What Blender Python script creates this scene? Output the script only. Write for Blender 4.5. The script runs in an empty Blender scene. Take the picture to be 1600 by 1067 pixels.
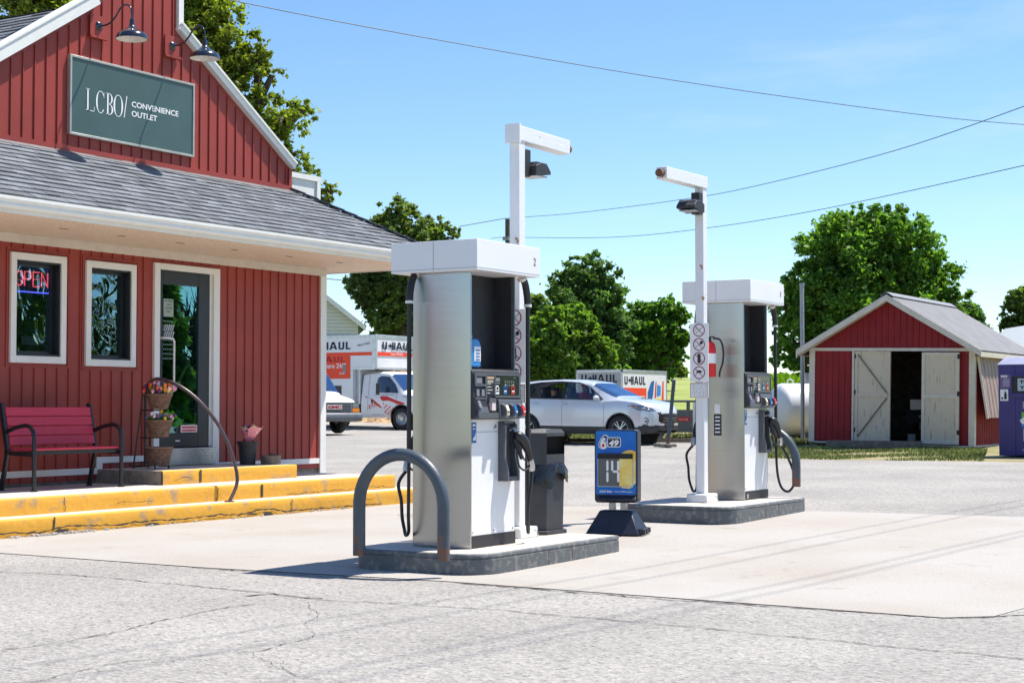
import bpy, bmesh, math, random
import numpy as np
from mathutils import Vector, Matrix
random.seed(7); rng = np.random.default_rng(7)
R = math.radians
S = bpy.context.scene
col = S.collection

# ------------------------------------------------------------ camera, sky, sun
YAW = R(31.4); PITCH = math.atan(100.5/2548); EYE = 1.3; FPX = 2548.0
cam = bpy.data.cameras.new('camera'); camo = bpy.data.objects.new('camera', cam); col.objects.link(camo)
cam.sensor_width = 36; cam.lens = 36*FPX/1600; cam.clip_start = .1; cam.clip_end = 3000
_f = Vector((math.cos(YAW)*math.cos(PITCH), math.sin(YAW)*math.cos(PITCH), math.sin(PITCH)))
_r = Vector((math.sin(YAW), -math.cos(YAW), 0)); _u = _r.cross(_f)
camo.matrix_world = Matrix(((_r.x, _u.x, -_f.x, 0), (_r.y, _u.y, -_f.y, 0), (_r.z, _u.z, -_f.z, EYE), (0, 0, 0, 1)))
S.camera = camo
cam.dof.use_dof = True; cam.dof.focus_distance = 15.5; cam.dof.aperture_fstop = 14.0

def at(x, y, d):                 # surveyed point: bearing read off the photograph, distance d metres
    return Vector((0, 0, EYE)) + (_f + _r*((x-800)/FPX) - _u*((y-533.5)/FPX))*d

SUN = Vector((.345, -.25, .905)).normalized()
w = bpy.data.worlds.new('World'); S.world = w; w.use_nodes = True
nt = w.node_tree; nt.nodes.clear()
sky = nt.nodes.new('ShaderNodeTexSky'); sky.sky_type = 'NISHITA'; sky.sun_disc = False
sky.sun_elevation = math.asin(SUN.z); sky.sun_rotation = math.atan2(SUN.x, SUN.y)
sky.altitude = 700; sky.air_density = 1.0; sky.dust_density = .15; sky.ozone_density = 4.0
bg = nt.nodes.new('ShaderNodeBackground'); bg.inputs[1].default_value = .118
ow = nt.nodes.new('ShaderNodeOutputWorld')
hs0 = nt.nodes.new('ShaderNodeHueSaturation'); hs0.inputs['Saturation'].default_value = 1.10
nt.links.new(sky.outputs[0], hs0.inputs['Color']); tc0 = nt.nodes.new('ShaderNodeTexCoord'); mp0 = nt.nodes.new('ShaderNodeMapping'); mp0.inputs['Scale'].default_value = (1.6, 1.6, 9); nt.links.new(tc0.outputs['Generated'], mp0.inputs[0])
cn = nt.nodes.new('ShaderNodeTexNoise'); cn.inputs['Scale'].default_value = 2.2; cn.inputs['Detail'].default_value = 7; cn.inputs['Roughness'].default_value = .6; nt.links.new(mp0.outputs[0], cn.inputs['Vector'])
cr0 = nt.nodes.new('ShaderNodeMapRange'); cr0.inputs[1].default_value = .56; cr0.inputs[2].default_value = .82; cr0.inputs[3].default_value = 0; cr0.inputs[4].default_value = .42; nt.links.new(cn.outputs['Fac'], cr0.inputs[0])
cm0 = nt.nodes.new('ShaderNodeMix'); cm0.data_type = 'RGBA'; nt.links.new(cr0.outputs[0], cm0.inputs['Factor']); nt.links.new(hs0.outputs[0], cm0.inputs['A']); cm0.inputs['B'].default_value = (4.6, 5.2, 5.8, 1)   # thin cirrus wisps
nt.links.new(cm0.outputs['Result'], bg.inputs[0]); nt.links.new(bg.outputs[0], ow.inputs[0])
sl = bpy.data.lights.new('sun', 'SUN'); sl.energy = 5.0; sl.angle = R(.53); sl.color = (1, .94, .85)
so = bpy.data.objects.new('sun', sl); col.objects.link(so)
so.rotation_euler = (-SUN).to_track_quat('-Z', 'Y').to_euler(); so.location = (0, 0, 40)
S.view_settings.view_transform = 'Standard'; S.view_settings.look = 'None'
S.view_settings.exposure = 0.68; S.view_settings.gamma = 1

# ------------------------------------------------------------ materials
def mat(name, c, rough=.6, metal=0, var=.12, scale=6, bump=0, bscale=60, c2=None, mix=(.45, .6), stretch=None, spec=.5, coat=0, aniso=0, emit=None, island=0, trans=0, ior=None, detail=5):
    m = bpy.data.materials.new(name); m.use_nodes = True
    n = m.node_tree.nodes; L = m.node_tree.links; p = n['Principled BSDF']
    tc = n.new('ShaderNodeTexCoord'); mp = n.new('ShaderNodeMapping'); L.new(tc.outputs['Object'], mp.inputs[0])
    if stretch: mp.inputs['Scale'].default_value = stretch
    no = n.new('ShaderNodeTexNoise'); no.inputs['Scale'].default_value = scale; no.inputs['Detail'].default_value = detail
    L.new(mp.outputs[0], no.inputs['Vector'])
    rp = n.new('ShaderNodeValToRGB')
    a = Vector(c[:3]); b = Vector(c2[:3]) if c2 else None
    if b is None:
        rp.color_ramp.elements[0].position = .3; rp.color_ramp.elements[1].position = .7
        rp.color_ramp.elements[0].color = (*(a*(1-var)), 1); rp.color_ramp.elements[1].color = (*[min(1, q) for q in a*(1+var)], 1)
    else:
        rp.color_ramp.elements[0].position = mix[0]; rp.color_ramp.elements[1].position = mix[1]
        rp.color_ramp.elements[0].color = (*a, 1); rp.color_ramp.elements[1].color = (*b, 1)
    L.new(no.outputs['Fac'], rp.inputs[0]); out = rp.outputs[0]
    if island:
        ge = n.new('ShaderNodeNewGeometry'); hs = n.new('ShaderNodeHueSaturation')
        mr = n.new('ShaderNodeMapRange'); mr.inputs[3].default_value = 1-island; mr.inputs[4].default_value = 1+island
        L.new(ge.outputs['Random Per Island'], mr.inputs[0]); L.new(mr.outputs[0], hs.inputs['Value']); L.new(out, hs.inputs['Color']); out = hs.outputs[0]
    L.new(out, p.inputs['Base Color'])
    p.inputs['Roughness'].default_value = rough; p.inputs['Metallic'].default_value = metal
    p.inputs['Specular IOR Level'].default_value = spec
    p.inputs['Coat Weight'].default_value = coat; p.inputs['Coat Roughness'].default_value = .04
    if aniso: p.inputs['Anisotropic'].default_value = aniso
    if bump:
        n2 = n.new('ShaderNodeTexNoise'); n2.inputs['Scale'].default_value = bscale; n2.inputs['Detail'].default_value = 6
        L.new(mp.outputs[0], n2.inputs['Vector'])
        bp = n.new('ShaderNodeBump'); bp.inputs['Strength'].default_value = bump; bp.inputs['Distance'].default_value = .02
        L.new(n2.outputs['Fac'], bp.inputs['Height']); L.new(bp.outputs[0], p.inputs['Normal'])
    if emit:
        p.inputs['Emission Color'].default_value = (*emit[:3], 1); p.inputs['Emission Strength'].default_value = emit[3]
    if trans:
        p.inputs['Transmission Weight'].default_value = trans
    return m

def glass(name, tint, refl, rc=(.8, .95, 1), bump=0, bscale=3, rough=.0):
    m = bpy.data.materials.new(name); m.use_nodes = True
    n = m.node_tree.nodes; L = m.node_tree.links; n.remove(n['Principled BSDF'])
    t = n.new('ShaderNodeBsdfTransparent'); t.inputs[0].default_value = (*tint, 1)
    g = n.new('ShaderNodeBsdfGlossy'); g.inputs[0].default_value = (*rc, 1); g.inputs['Roughness'].default_value = rough
    mx = n.new('ShaderNodeMixShader')
    fr = n.new('ShaderNodeLayerWeight'); fr.inputs[0].default_value = .25
    mr = n.new('ShaderNodeMapRange'); mr.inputs[3].default_value = refl; mr.inputs[4].default_value = 1
    L.new(fr.outputs['Fresnel'], mr.inputs[0]); L.new(mr.outputs[0], mx.inputs[0])
    L.new(t.outputs[0], mx.inputs[1]); L.new(g.outputs[0], mx.inputs[2]); L.new(mx.outputs[0], n['Material Output'].inputs[0])
    if bump:
        tc = n.new('ShaderNodeTexCoord'); no = n.new('ShaderNodeTexNoise'); no.inputs['Scale'].default_value = bscale; no.inputs['Detail'].default_value = 1
        no.inputs['Distortion'].default_value = 1.2
        bp = n.new('ShaderNodeBump'); bp.inputs['Strength'].default_value = bump; bp.inputs['Distance'].default_value = .05
        L.new(tc.outputs['Object'], no.inputs['Vector']); L.new(no.outputs['Fac'], bp.inputs['Height']); L.new(bp.outputs[0], g.inputs['Normal'])
    return m

M = {}
def rusty(name, c, rough, **k):      # paint that has rusted through near the foot
    m = mat(name, c, rough, **k); n = m.node_tree.nodes; L = m.node_tree.links; p = n['Principled BSDF']
    src = p.inputs['Base Color'].links[0].from_socket; tc = n['Texture Coordinate']
    sx = n.new('ShaderNodeSeparateXYZ'); L.new(tc.outputs['Object'], sx.inputs[0])
    mr = n.new('ShaderNodeMapRange'); mr.inputs[1].default_value = 0; mr.inputs[2].default_value = .42; mr.inputs[3].default_value = .42; mr.inputs[4].default_value = -.12; L.new(sx.outputs['Z'], mr.inputs[0])
    no = n.new('ShaderNodeTexNoise'); no.inputs['Scale'].default_value = 16; no.inputs['Detail'].default_value = 8; L.new(tc.outputs['Object'], no.inputs['Vector'])
    ad = n.new('ShaderNodeMath'); ad.operation = 'ADD'; L.new(mr.outputs[0], ad.inputs[0]); L.new(no.outputs['Fac'], ad.inputs[1])
    rp = n.new('ShaderNodeValToRGB'); rp.color_ramp.elements[0].position = .62; rp.color_ramp.elements[1].position = .70; L.new(ad.outputs[0], rp.inputs[0])
    mx = n.new('ShaderNodeMix'); mx.data_type = 'RGBA'; L.new(rp.outputs[0], mx.inputs['Factor']); L.new(src, mx.inputs['A']); mx.inputs['B'].default_value = (.16, .075, .045, 1); L.new(mx.outputs['Result'], p.inputs['Base Color'])
    return m
M['red_wall'] = mat('red siding', (.295, .043, .030), .5, var=.13, scale=1.3, c2=None, spec=.4)
M['shed_red'] = mat('shed red', (.24, .010, .016), .55, var=.14, scale=3, spec=.35)
M['white_trim'] = mat('white trim', (.74, .73, .69), .5, var=.05, scale=3)
M['gutter'] = mat('gutter white', (.74, .74, .70), .45, var=.04)
M['soffit'] = mat('soffit', (.68, .55, .42), .7, var=.22, scale=75, detail=0)
M['roof'] = mat('shingle', (.150, .163, .182), .85, var=.25, scale=60, bump=.5, bscale=220, island=.30)
M['roof_base'] = mat('roof underlay', (.05, .055, .06), .9, var=.2, scale=30)
M['lead'] = mat('flashing', (.16, .16, .17), .5, .4)
M['black'] = mat('black paint', (.012, .012, .014), .38, var=.2)
M['black_matte'] = mat('black plastic', (.022, .022, .026), .55, var=.2, scale=20)
M['navy_plastic'] = mat('navy black plastic', (.016, .019, .034), .4, var=.2, scale=14)
M['frame_dark'] = mat('dark window frame', (.014, .015, .019), .35, var=.1)
M['concrete'] = mat('concrete', (.42, .37, .32), .85, var=.14, scale=3, bump=.3, bscale=90)
M['concrete_grey'] = mat('foundation', (.20, .18, .155), .9, var=.25, scale=12, bump=.4, bscale=60)
M['yellow'] = mat('yellow worn paint', (.64, .325, .03), .7, c2=(.36, .24, .13), mix=(.56, .70), scale=5, bump=.35, bscale=14, detail=10)
M['tread'] = mat('tread concrete', (.55, .49, .43), .85, var=.12, scale=5, bump=.25, bscale=80)
M['crack'] = mat('crack dark', (.05, .045, .04), .95, var=.3, scale=30)
M['steel'] = mat('brushed stainless', (.40, .41, .415), .25, 1.0, var=.06, scale=4, stretch=(.5, .5, 40), aniso=.93)
M['steel_plain'] = mat('steel', (.5, .5, .5), .35, .9)
M['pump_white'] = mat('pump white', (.80, .80, .80), .32, var=.03, scale=3)
M['canopy_white'] = mat('canopy enamel', (.76, .765, .77), .4, var=.03, scale=2)
M['pole_white'] = mat('pole enamel worn', (.74, .75, .76), .45, c2=(.38, .17, .06), mix=(.66, .70), scale=7, detail=9, bump=.15, bscale=40)
M['foot_white'] = mat('painted concrete foot', (.72, .72, .70), .7, c2=(.16, .14, .13), mix=(.60, .66), scale=9, detail=9, bump=.4)
M['bollard'] = rusty('grey blue bollard paint', (.062, .080, .098), .42, var=.15, scale=6, bump=.1, bscale=50)
M['kerb_steel'] = mat('worn steel kerb', (.105, .115, .12), .55, c2=(.26, .25, .23), mix=(.5, .72), scale=16, detail=10, bump=.3, bscale=60)
M['rust'] = mat('rust', (.22, .085, .04), .85, c2=(.10, .07, .06), mix=(.4, .6), scale=20)
M['rubber'] = mat('rubber hose', (.014, .014, .016), .45, var=.1)
M['display_grey'] = mat('dispenser grey', (.085, .09, .10), .4, var=.08)
M['display_lite'] = mat('dispenser light grey', (.20, .21, .23), .4, var=.08)
M['lcd'] = mat('display window', (.02, .026, .022), .12, var=.1)
M['lcd_digits'] = mat('display digits', (.09, .12, .10), .3)
M['blue'] = mat('blue label', (.01, .11, .36), .4, var=.05)
M['sky_blue'] = mat('blue fluid', (.03, .25, .62), .25, var=.1, coat=.5)
M['red'] = mat('red label', (.55, .012, .02), .4, var=.05)
M['white'] = mat('white label', (.8, .8, .8), .45, var=.03)
M['cream'] = mat('cream label', (.72, .68, .5), .45, var=.03)
M['ink'] = mat('ink', (.02, .02, .03), .6)
M['navy_ink'] = mat('navy ink', (.012, .016, .05), .5)
M['sign_green'] = mat('sign green', (.052, .098, .092), .4, var=.1, scale=2)
M['sign_trim'] = mat('sign frame', (.42, .41, .37), .4, .3)
M['lamp_navy'] = mat('enamel navy', (.011, .015, .026), .2, var=.1, coat=.8)
M['lamp_inside'] = mat('lamp reflector', (.8, .76, .68), .5)
M['bench_pink'] = mat('bench slats', (.56, .030, .065), .55, var=.1, scale=8, stretch=(1, 8, 8))
M['wicker'] = mat('wicker', (.23, .13, .085), .75, var=.4, scale=30, bump=.6, bscale=70)
M['stem'] = mat('stem green', (.05, .14, .02), .6)
for k, c in dict(f_orange=(.85, .25, .02), f_yellow=(.85, .5, .03), f_pink=(.75, .3, .42), f_purple=(.16, .02, .14), f_red=(.75, .1, .05), f_blue=(.02, .09, .22), f_white=(.8, .72, .72)).items(): M[k] = mat(k, c, .45, var=.1)
M['rail'] = mat('brown rail', (.085, .062, .066), .33, var=.15, metal=.3)
M['tread_plate'] = mat('tread plate', (.45, .46, .47), .32, .9, var=.15, scale=10)
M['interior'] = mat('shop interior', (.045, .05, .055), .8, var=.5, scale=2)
M['neon_red'] = mat('neon red', (.9, .2, .2), .4, emit=(1, .10, .14, 2.8))
M['neon_blue'] = mat('neon blue', (.2, .2, .9), .4, emit=(.14, .16, 1, 3.5))
M['pane'] = glass('window pane', (.6, .66, .7), .32, (.42, .64, .70), bump=.12, bscale=3.5)
M['door_pane'] = glass('door pane', (.42, .5, .52), .45, (.26, .60, .64))
M['car_glass'] = glass('car glass', (.62, .68, .72), .09, (.75, .85, 1))
M['wind_glass'] = glass('windscreen', (.35, .42, .48), .40, (.55, .75, 1))
M['suv_paint'] = mat('silver white paint', (.66, .68, .72), .25, .25, var=.01, coat=1)
M['truck_white'] = mat('truck white', (.74, .75, .76), .35, var=.03, coat=.3)
M['box_white'] = mat('box aluminium white', (.72, .73, .74), .4, var=.04, scale=2)
M['alu'] = mat('aluminium trim', (.55, .57, .59), .35, .7)
M['uorange'] = mat('orange red decal', (.80, .055, .012), .45, var=.03)
M['udeep'] = mat('red decal', (.62, .01, .012), .45, var=.03)
M['tyre'] = mat('tyre', (.018, .018, .02), .8, var=.2, scale=20)
M['rim'] = mat('alloy', (.55, .56, .58), .28, .85)
M['clad'] = mat('dark cladding', (.035, .037, .04), .55)
M['amber'] = mat('amber lens', (.85, .25, .01), .2, coat=.8)
M['lens'] = mat('lamp lens', (.22, .24, .27), .18, .3, coat=.6)
M['grille'] = mat('grille', (.03, .03, .033), .3, .3)
M['chrome'] = mat('chrome', (.7, .7, .72), .12, 1)
M['bumper_grey'] = mat('bumper grey', (.13, .14, .155), .5, .3)
M['skin'] = mat('skin', (.45, .25, .17), .55)
M['cloth_red'] = mat('red cloth', (.80, .02, .015), .8)
M['cloth_dark'] = mat('dark cloth', (.03, .03, .05), .8)
M['bin_dark'] = mat('bin plastic', (.030, .032, .038), .5, var=.2, scale=8, bump=.2, bscale=120)
M['bag'] = mat('bin bag', (.012, .012, .014), .14, var=.2, bump=.5, bscale=12)
M['lotto_blue'] = mat('lotto blue', (.006, .10, .45), .35, c2=(.01, .22, .62), mix=(.4, .7), scale=2)
M['lotto_gold'] = mat('lotto gold', (.85, .50, .03), .4, c2=(.85, .74, .28), mix=(.4, .6), scale=5)
M['digit_board'] = mat('digit board', (.115, .115, .115), .5, var=.15, scale=60)
M['galv'] = mat('galvanised', (.34, .35, .36), .5, .5)
M['tank'] = mat('tank white', (.78, .78, .77), .4, var=.03)
M['purple'] = mat('donation purple', (.040, .032, .17), .45, var=.12, scale=3)
M['bin_cap'] = mat('lavender cap', (.50, .50, .66), .45)
M['metal_roof'] = mat('metal roof', (.235, .235, .25), .5, .2, var=.12, scale=3)
M['cream_trim'] = mat('shed trim', (.62, .56, .48), .6, var=.08)
M['door_wood'] = mat('weathered door', (.62, .53, .41), .75, c2=(.30, .25, .20), mix=(.58, .72), scale=5, stretch=(4, 4, .6), detail=10, bump=.3, bscale=25)
M['old_wood'] = mat('old grey wood', (.17, .145, .12), .9, var=.3, scale=8, bump=.5)
M['corr_brown'] = mat('brown sheet', (.30, .21, .19), .55, var=.1, scale=4)
M['siding'] = mat('pale siding', (.62, .63, .58), .6, var=.04)
M['bark'] = mat('bark', (.085, .066, .05), .95, var=.4, scale=9, bump=.8, bscale=20)
M['pole_wood'] = mat('pole wood', (.10, .085, .07), .9, var=.3)
M['wire'] = mat('wire', (.045, .07, .07), .6)
M['straw'] = mat('straw soil', (.44, .30, .17), .95, c2=(.2, .13, .07), mix=(.4, .65), scale=4, detail=9, bump=1, bscale=9)

def leafmat(name, c, var=.42, tl=.48, scale=.45):
    m = mat(name, c, .55, var=var, scale=scale, island=.35, spec=.35)
    n = m.node_tree.nodes; L = m.node_tree.links; p = n['Principled BSDF']
    src = p.inputs['Base Color'].links[0].from_socket
    t = n.new('ShaderNodeBsdfTranslucent'); g = n.new('ShaderNodeMix'); g.data_type = 'RGBA'; g.blend_type = 'MULTIPLY'
    g.inputs['Factor'].default_value = 1; g.inputs['B'].default_value = (1.5, 1.6, .5, 1)
    L.new(src, g.inputs['A']); L.new(g.outputs['Result'], t.inputs[0])
    mx = n.new('ShaderNodeMixShader'); mx.inputs[0].default_value = tl
    L.new(p.outputs[0], mx.inputs[1]); L.new(t.outputs[0], mx.inputs[2]); L.new(mx.outputs[0], n['Material Output'].inputs[0])
    return m
M['leaf_oak'] = leafmat('oak leaves', (.19, .24, .035))
M['leaf_dark'] = leafmat('dark leaves', (.145, .205, .058))
M['leaf_round'] = leafmat('deep green leaves', (.10, .185, .062))
M['leaf_light'] = leafmat('fresh green leaves', (.155, .275, .045))
M['leaf_maple'] = leafmat('maple leaves', (.115, .23, .04))
M['leaf_crop'] = leafmat('crop leaves', (.20, .33, .02), .2)
M['grass'] = mat('grass blades', (.19, .23, .055), .8, var=.4, scale=1.2, island=.4)

# ------------------------------------------------------------ mesh helpers
class MB:
    def __init__(s): s.v = []; s.f = []; s.m = []; s.mi = 0
    def add(s, vs, fs):
        o = len(s.v); s.v += [tuple(p) for p in vs]
        for q in fs: s.f.append(tuple(o+i for i in q)); s.m.append(s.mi)
        return s
    def box(s, x0, y0, z0, x1, y1, z1):
        if x1 < x0: x0, x1 = x1, x0
        if y1 < y0: y0, y1 = y1, y0
        if z1 < z0: z0, z1 = z1, z0
        return s.add([(x0,y0,z0),(x1,y0,z0),(x1,y1,z0),(x0,y1,z0),(x0,y0,z1),(x1,y0,z1),(x1,y1,z1),(x0,y1,z1)],
              [(0,3,2,1),(4,5,6,7),(0,1,5,4),(1,2,6,5),(2,3,7,6),(3,0,4,7)])
    def hexa(s, b, t):      # four bottom points (ccw seen from above), four top points
        return s.add(list(b)+list(t), [(0,3,2,1),(4,5,6,7),(0,1,5,4),(1,2,6,5),(2,3,7,6),(3,0,4,7)])
    def obox(s, c, h, rot):
        c = Vector(c); P = []
        for z in (-1, 1):
            for x, y in ((-1,-1),(1,-1),(1,1),(-1,1)): P.append(c + rot @ Vector((x*h[0], y*h[1], z*h[2])))
        return s.hexa(P[:4], P[4:])
    def beam(s, a, b, wx, wz, up=(0,0,1)):
        a = Vector(a); b = Vector(b); d = (b-a); l = d.length; d.normalize()
        sd = d.cross(Vector(up)); sd.normalize(); u = sd.cross(d)
        return s.obox((a+b)/2, (l/2, wx/2, wz/2), Matrix((d, sd, u)).transposed())
    def tube(s, pts, r, n=8, cap=True, closed=False):
        pts = [Vector(p) for p in pts]; k = len(pts)
        rs = r if isinstance(r, (list, tuple)) else [r]*k
        if closed: tans = [(pts[(i+1) % k]-pts[i-1]).normalized() for i in range(k)]
        else: tans = [((pts[min(i+1, k-1)]-pts[max(i-1, 0)])).normalized() for i in range(k)]
        t = tans[0]; a = t.orthogonal().normalized(); vs = []; 
        for i in range(k):
            t = tans[i]; a = (a - t*a.dot(t)); a = a.normalized() if a.length > 1e-6 else t.orthogonal().normalized(); b = t.cross(a)
            for j in range(n):
                q = 2*math.pi*j/n; vs.append(pts[i] + (a*math.cos(q)+b*math.sin(q))*rs[i])
        fs = []
        for i in range(k if closed else k-1):
            for j in range(n):
                i2 = (i+1) % k
                fs.append((i*n+j, i*n+(j+1) % n, i2*n+(j+1) % n, i2*n+j))
        if cap and not closed: fs.append(tuple(range(n-1, -1, -1))); fs.append(tuple((k-1)*n+j for j in range(n)))
        return s.add(vs, fs)
    def cyl(s, a, b, r, r2=None, n=16): return s.tube([a, b], [r, r if r2 is None else r2], n)
    def lathe(s, prof, c=(0,0,0), n=20, axis='z', ell=1):
        vs = []; fs = []; k = len(prof)
        for r, h in prof:
            for j in range(n):
                q = 2*math.pi*j/n; x, y = r*math.cos(q), r*math.sin(q)*ell
                p = {'z': (x, y, h), 'y': (x, h, y), 'x': (h, x, y)}[axis]
                vs.append((c[0]+p[0], c[1]+p[1], c[2]+p[2]))
        for i in range(k-1):
            for j in range(n): fs.append((i*n+j, i*n+(j+1) % n, (i+1)*n+(j+1) % n, (i+1)*n+j))
        return s.add(vs, fs)
    def prism(s, poly, a, b, plane='xz'):
        k = len(poly)
        def P(p, h): return {'xz': (p[0], h, p[1]), 'xy': (p[0], p[1], h), 'yz': (h, p[0], p[1])}[plane]
        vs = [P(p, a) for p in poly]+[P(p, b) for p in poly]
        return s.add(vs, [tuple(range(k)), tuple(range(2*k-1, k-1, -1))]+[(i, (i+1) % k, k+(i+1) % k, k+i) for i in range(k)])
    def ball(s, c, r, n=12, m=8):
        if not isinstance(r, (list, tuple)): r = (r, r, r)
        vs = [(c[0], c[1], c[2]-r[2])]
        for i in range(1, m):
            q = -math.pi/2+math.pi*i/m
            for j in range(n):
                a = 2*math.pi*j/n; vs.append((c[0]+r[0]*math.cos(q)*math.cos(a), c[1]+r[1]*math.cos(q)*math.sin(a), c[2]+r[2]*math.sin(q)))
        vs.append((c[0], c[1], c[2]+r[2])); fs = [(0, 1+(j+1) % n, 1+j) for j in range(n)]
        for i in range(m-2):
            for j in range(n): fs.append((1+i*n+j, 1+i*n+(j+1) % n, 1+(i+1)*n+(j+1) % n, 1+(i+1)*n+j))
        t = len(vs)-1; fs += [(t, 1+(m-2)*n+j, 1+(m-2)*n+(j+1) % n) for j in range(n)]
        return s.add(vs, fs)
    def quad(s, *p): return s.add(p, [tuple(range(len(p)))])
    def xf(s, mtx):
        s.v = [tuple(mtx @ Vector(p)) for p in s.v]; return s
    def build(s, name, mats, parent=None, smooth=0, bevel=0, loc=None, fix=True):
        me = bpy.data.meshes.new(name); me.from_pydata(s.v, [], s.f)
        for m in (mats if isinstance(mats, (list, tuple)) else [mats]): me.materials.append(M[m] if isinstance(m, str) else m)
        me.polygons.foreach_set('material_index', s.m)
        if fix:
            b = bmesh.new(); b.from_mesh(me); bmesh.ops.recalc_face_normals(b, faces=b.faces); b.to_mesh(me); b.free()
        if smooth:
            me.polygons.foreach_set('use_smooth', [True]*len(me.polygons)); me.set_sharp_from_angle(angle=R(smooth))
        me.update()
        o = bpy.data.objects.new(name, me); col.objects.link(o)
        if parent: o.parent = parent
        if loc: o.location = loc
        if bevel:
            bv = o.modifiers.new('bevel', 'BEVEL'); bv.width = bevel; bv.segments = 2; bv.limit_method = 'ANGLE'; bv.angle_limit = R(40)
            me.polygons.foreach_set('use_smooth', [True]*len(me.polygons)); me.set_sharp_from_angle(angle=R(40))
        return o

def tag(o, label=None, cat=None, group=None, kind=None):
    if label: o['label'] = label
    if cat: o['category'] = cat
    if group: o['group'] = group
    if kind: o['kind'] = kind
    return o
def thing(name, label, cat, loc=(0,0,0), rz=0, group=None):
    o = bpy.data.objects.new(name, None); col.objects.link(o); o.location = loc; o.rotation_euler = (0, 0, rz); o.empty_display_size = .2
    return tag(o, label, cat, group)
def kids(o): return [c for c in bpy.data.objects if c.parent == o]
def copy_tree(o, parent=None):
    c = o.copy(); col.objects.link(c)
    if parent: c.parent = parent
    for k in kids(o): copy_tree(k, c)
    return c

def text(s, org, xd, ud, w_, h_, m, parent, name='lettering', depth=.002, bold=0.0, shear=0, built=True):
    cu = bpy.data.curves.new('txt', 'FONT'); cu.body = s; cu.offset = bold; cu.shear = shear; cu.resolution_u = 3
    to = bpy.data.objects.new('txt', cu); col.objects.link(to)
    bpy.context.view_layer.update()
    me = bpy.data.meshes.new_from_object(to.evaluated_get(bpy.context.evaluated_depsgraph_get()))
    bpy.data.objects.remove(to)
    xs = [v.co.x for v in me.vertices]; ys = [v.co.y for v in me.vertices]
    x0, x1, y0, y1 = min(xs), max(xs), min(ys), max(ys)
    org = Vector(org); xd = Vector(xd).normalized(); ud = Vector(ud).normalized(); nn = xd.cross(ud)
    mb = MB(); k = len(me.vertices)
    vs = [org+xd*((v.co.x-x0)/(x1-x0)*w_)+ud*((v.co.y-y0)/(y1-y0)*h_) for v in me.vertices]
    mb.add([v+nn*depth for v in vs], [tuple(p.vertices) for p in me.polygons])
    if not built: return mb
    return mb.build(name, m, parent, fix=False)
def smooth(t): t = max(0, min(1, t)); return t*t*(3-2*t)

# ------------------------------------------------------------ terrain
def g0(x, y):
    u0 = 11.5+7.5*smooth((y-8)/4.5)
    return min(.52, .0145*max(0, min(x, 18)-u0)+ (.35-.0145*max(0, 18-u0))/(40-18)*max(0, x-18))
def ground_z(x, y):
    r = math.hypot(x, y); z = g0(x, y)
    if x > 0 and y > -20:
        z += 2.75*smooth((r-52)/62)
    return z
def lattice(poly, step, dz, name, m, kind='structure'):
    b = bmesh.new(); vs = [b.verts.new((p[0], p[1], 0)) for p in poly]; b.faces.new(vs)
    xs = [p[0] for p in poly]; ys = [p[1] for p in poly]
    for ax, lo, hi in ((0, min(xs), max(xs)), (1, min(ys), max(ys))):
        c = math.ceil(lo/step)*step
        while c < hi:
            co = [0, 0, 0]; no = [0, 0, 0]; co[ax] = c; no[ax] = 1
            bmesh.ops.bisect_plane(b, geom=b.verts[:]+b.edges[:]+b.faces[:], plane_co=co, plane_no=no); c += step
    for v in b.verts: v.co.z = ground_z(v.co.x, v.co.y)+dz
    for f in b.faces:
        if f.normal.z < 0: f.normal_flip()
    me = bpy.data.meshes.new(name); b.to_mesh(me); b.free(); me.materials.append(m if not isinstance(m, str) else M[m])
    me.polygons.foreach_set('use_smooth', [True]*len(me.polygons))
    o = bpy.data.objects.new(name, me); col.objects.link(o); tag(o, kind=kind); return o

def asphalt():
    m = mat('asphalt', (.312, .298, .280), .9, var=.14, scale=.5, detail=6)
    n = m.node_tree.nodes; L = m.node_tree.links; p = n['Principled BSDF']
    src = p.inputs['Base Color'].links[0].from_socket; tc = n['Texture Coordinate']
    sp = n.new('ShaderNodeTexVoronoi'); sp.inputs['Scale'].default_value = 45; L.new(tc.outputs['Object'], sp.inputs[0])
    r1 = n.new('ShaderNodeValToRGB'); r1.color_ramp.elements[0].position = .0; r1.color_ramp.elements[1].position = .9
    r1.color_ramp.elements[0].color = (.62, .62, .62, 1); r1.color_ramp.elements[1].color = (1.22, 1.2, 1.18, 1)
    L.new(sp.outputs['Color'], r1.inputs[0])
    mx = n.new('ShaderNodeMix'); mx.data_type = 'RGBA'; mx.blend_type = 'MULTIPLY'; mx.inputs['Factor'].default_value = 1
    L.new(src, mx.inputs['A']); L.new(r1.outputs[0], mx.inputs['B'])
    n3 = n.new('ShaderNodeTexNoise'); n3.inputs['Scale'].default_value = 26; n3.inputs['Detail'].default_value = 8; L.new(tc.outputs['Object'], n3.inputs['Vector'])
    r3 = n.new('ShaderNodeValToRGB'); r3.color_ramp.elements[0].position = .30; r3.color_ramp.elements[1].position = .42
    r3.color_ramp.elements[0].color = (.35, .34, .34, 1); r3.color_ramp.elements[1].color = (1, 1, 1, 1)
    L.new(n3.outputs['Fac'], r3.inputs[0])
    m2 = n.new('ShaderNodeMix'); m2.data_type = 'RGBA'; m2.blend_type = 'MULTIPLY'; m2.inputs['Factor'].default_value = .8
    L.new(mx.outputs['Result'], m2.inputs['A']); L.new(r3.outputs[0], m2.inputs['B']); L.new(m2.outputs['Result'], p.inputs['Base Color'])
    bp = n.new('ShaderNodeBump'); bp.inputs['Strength'].default_value = .55; bp.inputs['Distance'].default_value = .012
    L.new(sp.outputs['Distance'], bp.inputs['Height']); L.new(bp.outputs[0], p.inputs['Normal'])
    return m
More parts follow.
